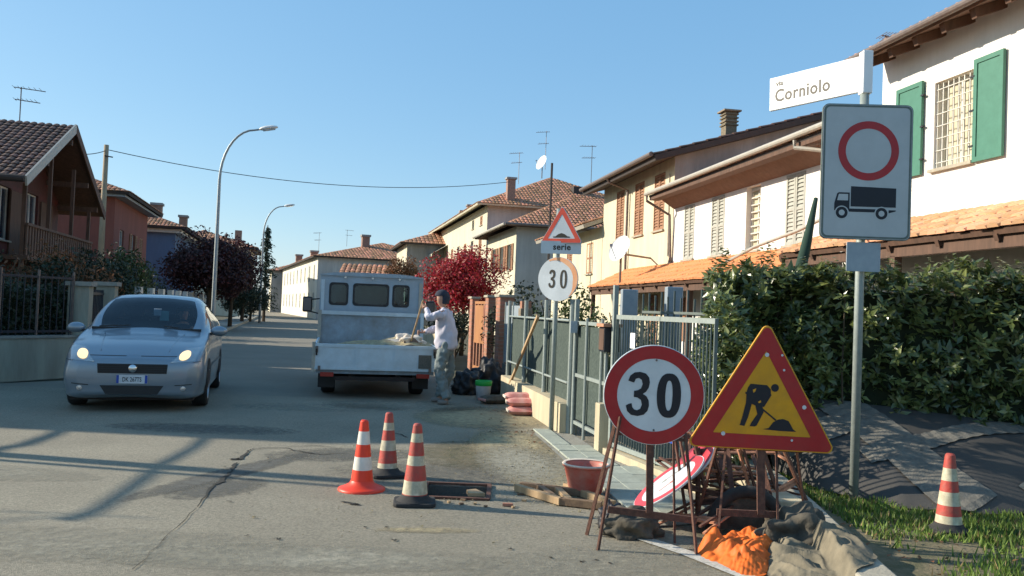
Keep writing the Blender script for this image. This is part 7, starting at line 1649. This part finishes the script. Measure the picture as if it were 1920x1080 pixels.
for s_ in (-1, 1):
    part('side_window', g_truck, tk, (s_*(CW-.025)-.003, s_*(CW-.025)+.003, CY0+.25, CY0+1.2, 1.2, 1.85))
    mr_ = part('mirror', m_blackpl, tk, (s_*1.20-.09, s_*1.20+.09, 3.62, 3.69, 1.28, 1.58), bevel=.03); part('mirror_glass', m_pane, mr_, (s_*1.20-.07, s_*1.20+.07, 3.612, 3.619, 1.31, 1.55))
    m_ = MB(); m_.tube([(s_*CW, 3.7, 1.55), (s_*1.18, 3.68, 1.52)], .014, 6); m_.tube([(s_*CW, 3.7, 1.25), (s_*1.18, 3.68, 1.30)], .014, 6); m_.build('mirror_arm', m_blackpl, mr_)
    part('corner_pillar', m_gutter_lt if s_ > 0 else m_truck, tk, (s_*(CW-.05)-.03, s_*(CW-.05)+.03, CY0-.02, CY0-.002, .9, 1.9))
    for yc, off in ((.95, .72), (3.55, .78)):
        for dx in ((0, -.0),):
            w_ = MB(); Tw = Matrix.Translation((s_*off, yc, .30)) @ Matrix.Rotation(s_*rad(90), 4, 'Y'); w_.lathe([(.15, -.11), (.27, -.11), (.298, -.085), (.30, 0), (.298, .085), (.27, .11), (.15, .105)], 30, T=Tw); wh = w_.build('wheel', m_tyre, tk, smooth=True)
            w_ = MB(); w_.lathe([(.001, .06), (.14, .07), (.155, .105)], 20, T=Tw); w_.build('rim', m_gutter_lt, wh)
    part('mudguard', m_blackpl, tk, (s_*.75-.13, s_*.75+.13, .52, .545, .12, .40)); part('tail_light', m_redlens, tk, (s_*.74-.10, s_*.74+.10, .015, .05, .335, .40))
    part('chassis_rail', m_under, tk, (s_*.36-.04, s_*.36+.04, .1, 4.0, .28, .38))
part('rear_bumper', m_under, tk, (-.62, .62, .02, .07, .28, .34)); part('axle', m_under, tk, (-.7, .7, .90, 1.0, .25, .35)); part('fuel_tank', m_under, tk, (-.62, -.4, 1.5, 2.3, .18, .38))
for x in (-.5, .0, .5): part('roof_marker', m_lens, cab, (x-.02, x+.02, CY0-.045, CY0-.032, 1.94, 1.97))
for s_ in (-.45, .45): part('cab_seat', m_seat, tk, (s_-.22, s_+.22, 2.95, 3.1, .9, 1.50), bevel=.03)
part('dashboard', m_blackpl, tk, (-.85, .85, 3.85, 4.15, .9, 1.22), bevel=.03)
# load: sand heap and a half empty sack
m_ = MB(); n1, n2 = 40, 40; vs = []
for i in range(n1+1):
    for j in range(n2+1):
        x, y = -.90+1.80*i/n1, .05+2.4*j/n2; h = .74+.20*math.exp(-((x-.45)/.60)**2-((y-.5)/.6)**2)+.10*math.exp(-((x+.2)/.8)**2-((y-1.6)/.7)**2)-.10*max(0, -x)+.05*noise.noise(V((x*4, y*4, 0)))+.015*noise.noise(V((x*16, y*16, 0))); vs.append(V((x, y, h)))
m_.add(vs, [(i*(n2+1)+j, (i+1)*(n2+1)+j, (i+1)*(n2+1)+j+1, i*(n2+1)+j+1) for i in range(n1) for j in range(n2)]); o = m_.build('sand_load', m_sand, smooth=True); o.location = tk.location; o.rotation_euler = tk.rotation_euler; tag(o, 'yellowish sand heaped in the truck bed behind the tailgate', 'sand')
sb = wm(tk) @ V((.50, .35, .80)); lump('sand_sack', 'crumpled pale sack lying on the sand above the tailgate', 'sack', sb, (.26, .18, .13), m_cement_pale, 12, .3)

# ------------------------------------------------------------------ people
def skin_mesh(name, verts, edges, radii, mat, parent, sub=2, root=0, loc=None):
    me = bpy.data.meshes.new(name); me.from_pydata([tuple(v) for v in verts], edges, []); o = bpy.data.objects.new(name, me); col.objects.link(o)
    s_ = o.modifiers.new('s', 'SKIN'); s_.use_smooth_shade = True; s_.branch_smoothing = .6
    sv = me.skin_vertices[0].data
    for i, r_ in enumerate(radii): sv[i].radius = r_ if isinstance(r_, tuple) else (r_, r_)
    sv[root].use_root = True
    o.modifiers.new('d', 'SUBSURF').levels = sub
    dg = bpy.context.evaluated_depsgraph_get(); m2 = bpy.data.meshes.new_from_object(o.evaluated_get(dg)); bpy.data.objects.remove(o); m2.name = name
    m2.materials.clear(); m2.materials.append(mat); m2.polygons.foreach_set('use_smooth', [True]*len(m2.polygons)); o = bpy.data.objects.new(name, m2); col.objects.link(o); o.parent = parent; return o
def chain(spec):
    """spec: list of chains [(start_index or None, [(pos, r), ...])]"""
    vs, es, rs = [], [], []
    for st_, pts in spec:
        prev = st_
        for p, r_ in pts:
            vs.append(V(p)); rs.append(r_); i = len(vs)-1
            if prev is not None: es.append((prev, i))
            prev = i
    return vs, es, rs
def join_into(a, b):
    import bmesh
    bm = bmesh.new(); bm.from_mesh(a.data); bm.from_mesh(b.data); bm.to_mesh(a.data); bm.free(); bpy.data.objects.remove(b)
    a.data.polygons.foreach_set('use_smooth', [True]*len(a.data.polygons))
def hand(body, w_, dirv, grip, mat, parent, s_=1):
    """palm + five curled fingers closing round the shaft direction GRIP"""
    w_ = V(w_); d = V(dirv).normalized(); g_ = V(grip).normalized(); n = d.cross(g_).normalized()*s_
    palm = skin_mesh('hand', *chain([(None, [(w_, .024), (w_+d*.035, (.036, .018)), (w_+d*.075, (.034, .015))])]), mat, parent, 1); join_into(body, palm)
    for k in range(4):
        o_ = g_*(.027-.018*k); L_ = (.034, .038, .036, .028)[k]; b = w_+d*.07+o_
        f = skin_mesh('finger', *chain([(None, [(b-d*.01, .009), (b+d*L_*.8+n*.004, .0085), (b+d*L_*.9+n*.032, .008), (b+d*L_*.2+n*.045, .007)])]), mat, parent, 1); join_into(body, f)
    b = w_+d*.02+g_*.03; f = skin_mesh('thumb', *chain([(None, [(b-g_*.012, .011), (b+g_*.018+d*.02+n*.012, .0095), (b+g_*.012+d*.045+n*.03, .008)])]), mat, parent, 1); join_into(body, f)
def head_extras(body, c, face, mat, parent, s_=1.0):
    """nose, ears, brow and chin around a head centre, looking along FACE"""
    c, f = V(c), V(face).normalized(); sd = f.cross(V((0, 0, 1))).normalized()
    n = skin_mesh('nose', *chain([(None, [(c+f*.088*s_+V((0, 0, .022)), .010), (c+f*.108*s_+V((0, 0, -.012)), .014)])]), mat, parent, 1); join_into(body, n)
    for q in (-1, 1):
        e_ = skin_mesh('ear', *chain([(None, [(c+sd*q*.078+V((0, 0, .018)), (.016, .008)), (c+sd*q*.080+V((0, 0, -.022)), (.011, .007))])]), mat, parent, 1); join_into(body, e_)
def wrinkle(o, a, f, seed, squash=(1, 1, .45)):
    me = o.data; ns = [v.normal.copy() for v in me.vertices]
    for v, n_ in zip(me.vertices, ns):
        q = V((v.co.x*f*squash[0]+seed, v.co.y*f*squash[1], v.co.z*f*squash[2])); v.co += n_*a*(1.6*abs(noise.noise(q))+noise.noise(q*2.3)-.3)
    me.update()
# worker beside the truck, facing left towards it, both hands on a shovel
wk = thing('person', 'worker in pale sweatshirt, olive trousers and dark cap shovelling at the truck tailgate', 'person', (-.97, 13.02, 0), rad(-12))
hn1, hn2 = V((-.36, -.10, 1.47)), V((-.44, -.02, 1.07))          # hands
# body faces -x; near side = -y
J = dict(pel=(0, 0, .92), wa=(-.005, 0, 1.05), ch=(-.03, 0, 1.26), ub=(-.02, 0, 1.38), ne=(-.07, 0, 1.465), hb=(-.095, 0, 1.54), ht=(-.10, 0, 1.625))
sn_, sf_ = V((-.03, -.18, 1.375)), V((-.04, .18, 1.37)); en, ef = V((-.23, -.25, 1.30)), V((-.22, .24, 1.14)); wn, wf_ = hn1+V((.07, -.02, -.015)), hn2+V((.07, .04, .0))
hpn, hpf = V((0, -.10, .88)), V((.0, .10, .88)); kn, kf = V((-.05, -.13, .49)), V((.03, .12, .49)); an, af = V((.09, -.15, .09)), V((-.10, .13, .09))
vs, es, rs = chain([(None, [(J['pel'], (.10, .13)), (J['wa'], (.095, .12)), (J['ch'], (.105, .145)), (J['ub'], (.085, .13)), (J['ne'], .050), (J['hb'], (.096, .080)), (J['ht'], (.112, .090)), (V(J['ht'])+V((.0, 0, .065)), .062)])])
vs2 = vs[:]
def ext(vs, es, rs, frm, pts):
    p_ = frm
    for p, r_ in pts: vs.append(V(p)); rs.append(r_); es.append((p_, len(vs)-1)); p_ = len(vs)-1
ext(vs, es, rs, 3, [(sn_, .052), (en, .040), (wn, .026)]); ext(vs, es, rs, 3, [(sf_, .052), (ef, .040), (wf_, .026)])
ext(vs, es, rs, 0, [(hpn, .085), (kn, .055), (an, .038), (an+V((-.03, 0, -.045)), .036), (an+V((-.13, -.01, -.06)), .030)]); ext(vs, es, rs, 0, [(hpf, .085), (kf, .055), (af, .038), (af+V((-.03, 0, -.045)), .036), (af+V((-.13, .01, -.06)), .030)])
wb = skin_mesh('body', vs, es, rs, m_skin, wk)
head_extras(wb, (-.10, 0, 1.60), (-1, 0, -.15), m_skin, wk)
hand(wb, wn, (hn1-wn), (.12, -.1, 1), m_skin, wk, 1); hand(wb, wf_, (hn2-wf_), (.12, -.1, 1), m_skin, wk, -1)
vs, es, rs = chain([(None, [((.005, 0, .80), (.15, .18)), ((.0, 0, .90), (.158, .185)), ((-.005, 0, 1.04), (.155, .185)), ((-.035, 0, 1.24), (.160, .19)), ((-.02, 0, 1.37), (.140, .17)), ((-.055, 0, 1.46), (.085, .085))])])
ext(vs, es, rs, 4, [(sn_+V((0, -.01, 0)), .088), (sn_.lerp(en, .55)+V((0, 0, -.01)), .070), (en+V((.01, -.01, -.01)), .066), (en.lerp(wn, .6), .050), (en.lerp(wn, .93), .038)])
ext(vs, es, rs, 4, [(sf_+V((0, .01, 0)), .088), (sf_.lerp(ef, .55), .070), (ef+V((.01, .01, -.01)), .066), (ef.lerp(wf_, .6), .050), (ef.lerp(wf_, .93), .038)])
wrinkle(skin_mesh('sweatshirt', vs, es, rs, m_shirt, wk, 3), .018, 11, 1)
vs, es, rs = chain([(None, [((.005, 0, 1.02), (.125, .15)), ((.005, 0, .86), (.138, .17))])])
ext(vs, es, rs, 1, [(hpn+V((0, -.005, -.08)), .108), (kn+V((0, 0, .08)), .086), (kn+V((0, 0, -.03)), .080), (kn.lerp(an, .6), .074), (an+V((-.01, 0, .04)), .070), (an+V((-.01, 0, .0)), .068)])
ext(vs, es, rs, 1, [(hpf+V((0, .005, -.08)), .108), (kf+V((0, 0, .08)), .086), (kf+V((0, 0, -.03)), .080), (kf.lerp(af, .6), .074), (af+V((-.01, 0, .04)), .070), (af+V((-.01, 0, .0)), .068)])
wrinkle(skin_mesh('trousers', vs, es, rs, m_trouser, wk, 3), .018, 12, 5, (1, 1, .8))
for a in (an, af): skin_mesh('shoe', *chain([(None, [(a+V((.035, 0, -.04)), (.05, .042)), (a+V((-.05, 0, -.045)), (.05, .044)), (a+V((-.15, 0, -.055)), (.040, .036))])]), m_shoe, wk)
m_ = MB(); hc = V((-.095, 0, 1.625)); m_.lathe([(.100*math.cos(rad(t)), .085*math.sin(rad(t))+.012) for t in range(0, 91, 15)], 20, o=hc, T=Matrix.Diagonal((1.12, 1.0, 1.15, 1))); m_.prism([(-.09, -.07), (-.17, -.055), (-.19, 0), (-.17, .055), (-.09, .07)], Matrix.Translation(hc+V((0, 0, .008))) @ Matrix.Rotation(rad(-8), 4, 'Y'), .008); m_.build('cap', m_cap, wk, smooth=True)
m_ = MB(); m_.lathe([(.098*math.cos(rad(t)), .13*math.sin(rad(t))) for t in range(-40, 60, 12)], 18, o=V((-.062, 0, 1.60)), T=Matrix.Diagonal((.95, .88, 1, 1))); m_.build('hair', m_cap, wk, smooth=True)
# shovel in his hands
W_ = wm(wk); top_ = W_ @ (hn1+V((0, 0, .10))); low = W_ @ V((-.70, .42, .92)); r = thing('shovel', 'long handled shovel held upright by the worker over the sand', 'shovel', low)
m_ = MB(); m_.tube([top_, low], .016, 8); m_.build('handle', m_plank, r, world=True)
m_ = MB(); T = frameT(low, (.9, .3, 0), (0, -.1, 1)); m_.prism([(-.05, .04), (.05, .04), (.12, -.02), (.11, -.22), (0, -.30), (-.11, -.22), (-.12, -.02)], T, .006); m_.build('blade', m_gutter, r, world=True)
# driver
dr = thing('person', 'driver in dark jacket barely visible behind the windscreen of the silver car', 'person', wm(car) @ V((.36, 2.25, .0)), rad(15.5))
vs, es, rs = chain([(None, [((0, 0, .62), (.13, .15)), ((0, 0, .85), (.11, .15)), ((0, -.02, 1.03), (.08, .12)), ((0, -.04, 1.10), .045), ((0, -.06, 1.17), (.066, .075)), ((0, -.06, 1.245), (.074, .085)), ((0, -.055, 1.29), .05)])])
ext(vs, es, rs, 0, [((-.09, -.1, .62), .08), ((-.11, -.42, .66), .06), ((-.11, -.6, .36), .04)]); ext(vs, es, rs, 0, [((.09, -.1, .62), .08), ((.11, -.42, .66), .06), ((.11, -.6, .36), .04)])
ext(vs, es, rs, 2, [((-.18, -.02, 1.0), .05), ((-.2, -.2, .84), .038), ((-.13, -.36, .98), .026)]); ext(vs, es, rs, 2, [((.18, -.02, 1.0), .05), ((.2, -.2, .84), .038), ((.13, -.36, .98), .026)])
db = skin_mesh('body', vs, es, rs, m_skin, dr); head_extras(db, (0, -.06, 1.21), (0, -1, 0), m_skin, dr)
hand(db, (-.13, -.36, .98), (0, -1, .3), (-.3, 0, 1), m_skin, dr, 1); hand(db, (.13, -.36, .98), (0, -1, .3), (.3, 0, 1), m_skin, dr, -1)
vs, es, rs = chain([(None, [((0, 0, .60), (.15, .17)), ((0, 0, .85), (.14, .18)), ((0, -.02, 1.02), (.10, .145)), ((0, -.03, 1.07), .07)])])
for s_ in (-1, 1): ext(vs, es, rs, 2, [((.19*s_, -.02, .995), .068), ((.21*s_, -.2, .84), .055), ((.145*s_, -.33, .95), .036)])
skin_mesh('jacket', vs, es, rs, m_jacket, dr)
m_ = MB(); m_.lathe([(.088*math.cos(rad(t)), .07*math.sin(rad(t))+.01) for t in range(0, 91, 15)], 16, o=V((0, -.045, 1.245)), T=Matrix.Diagonal((.95, 1.05, 1, 1))); m_.build('hair', m_cap, dr, smooth=True)
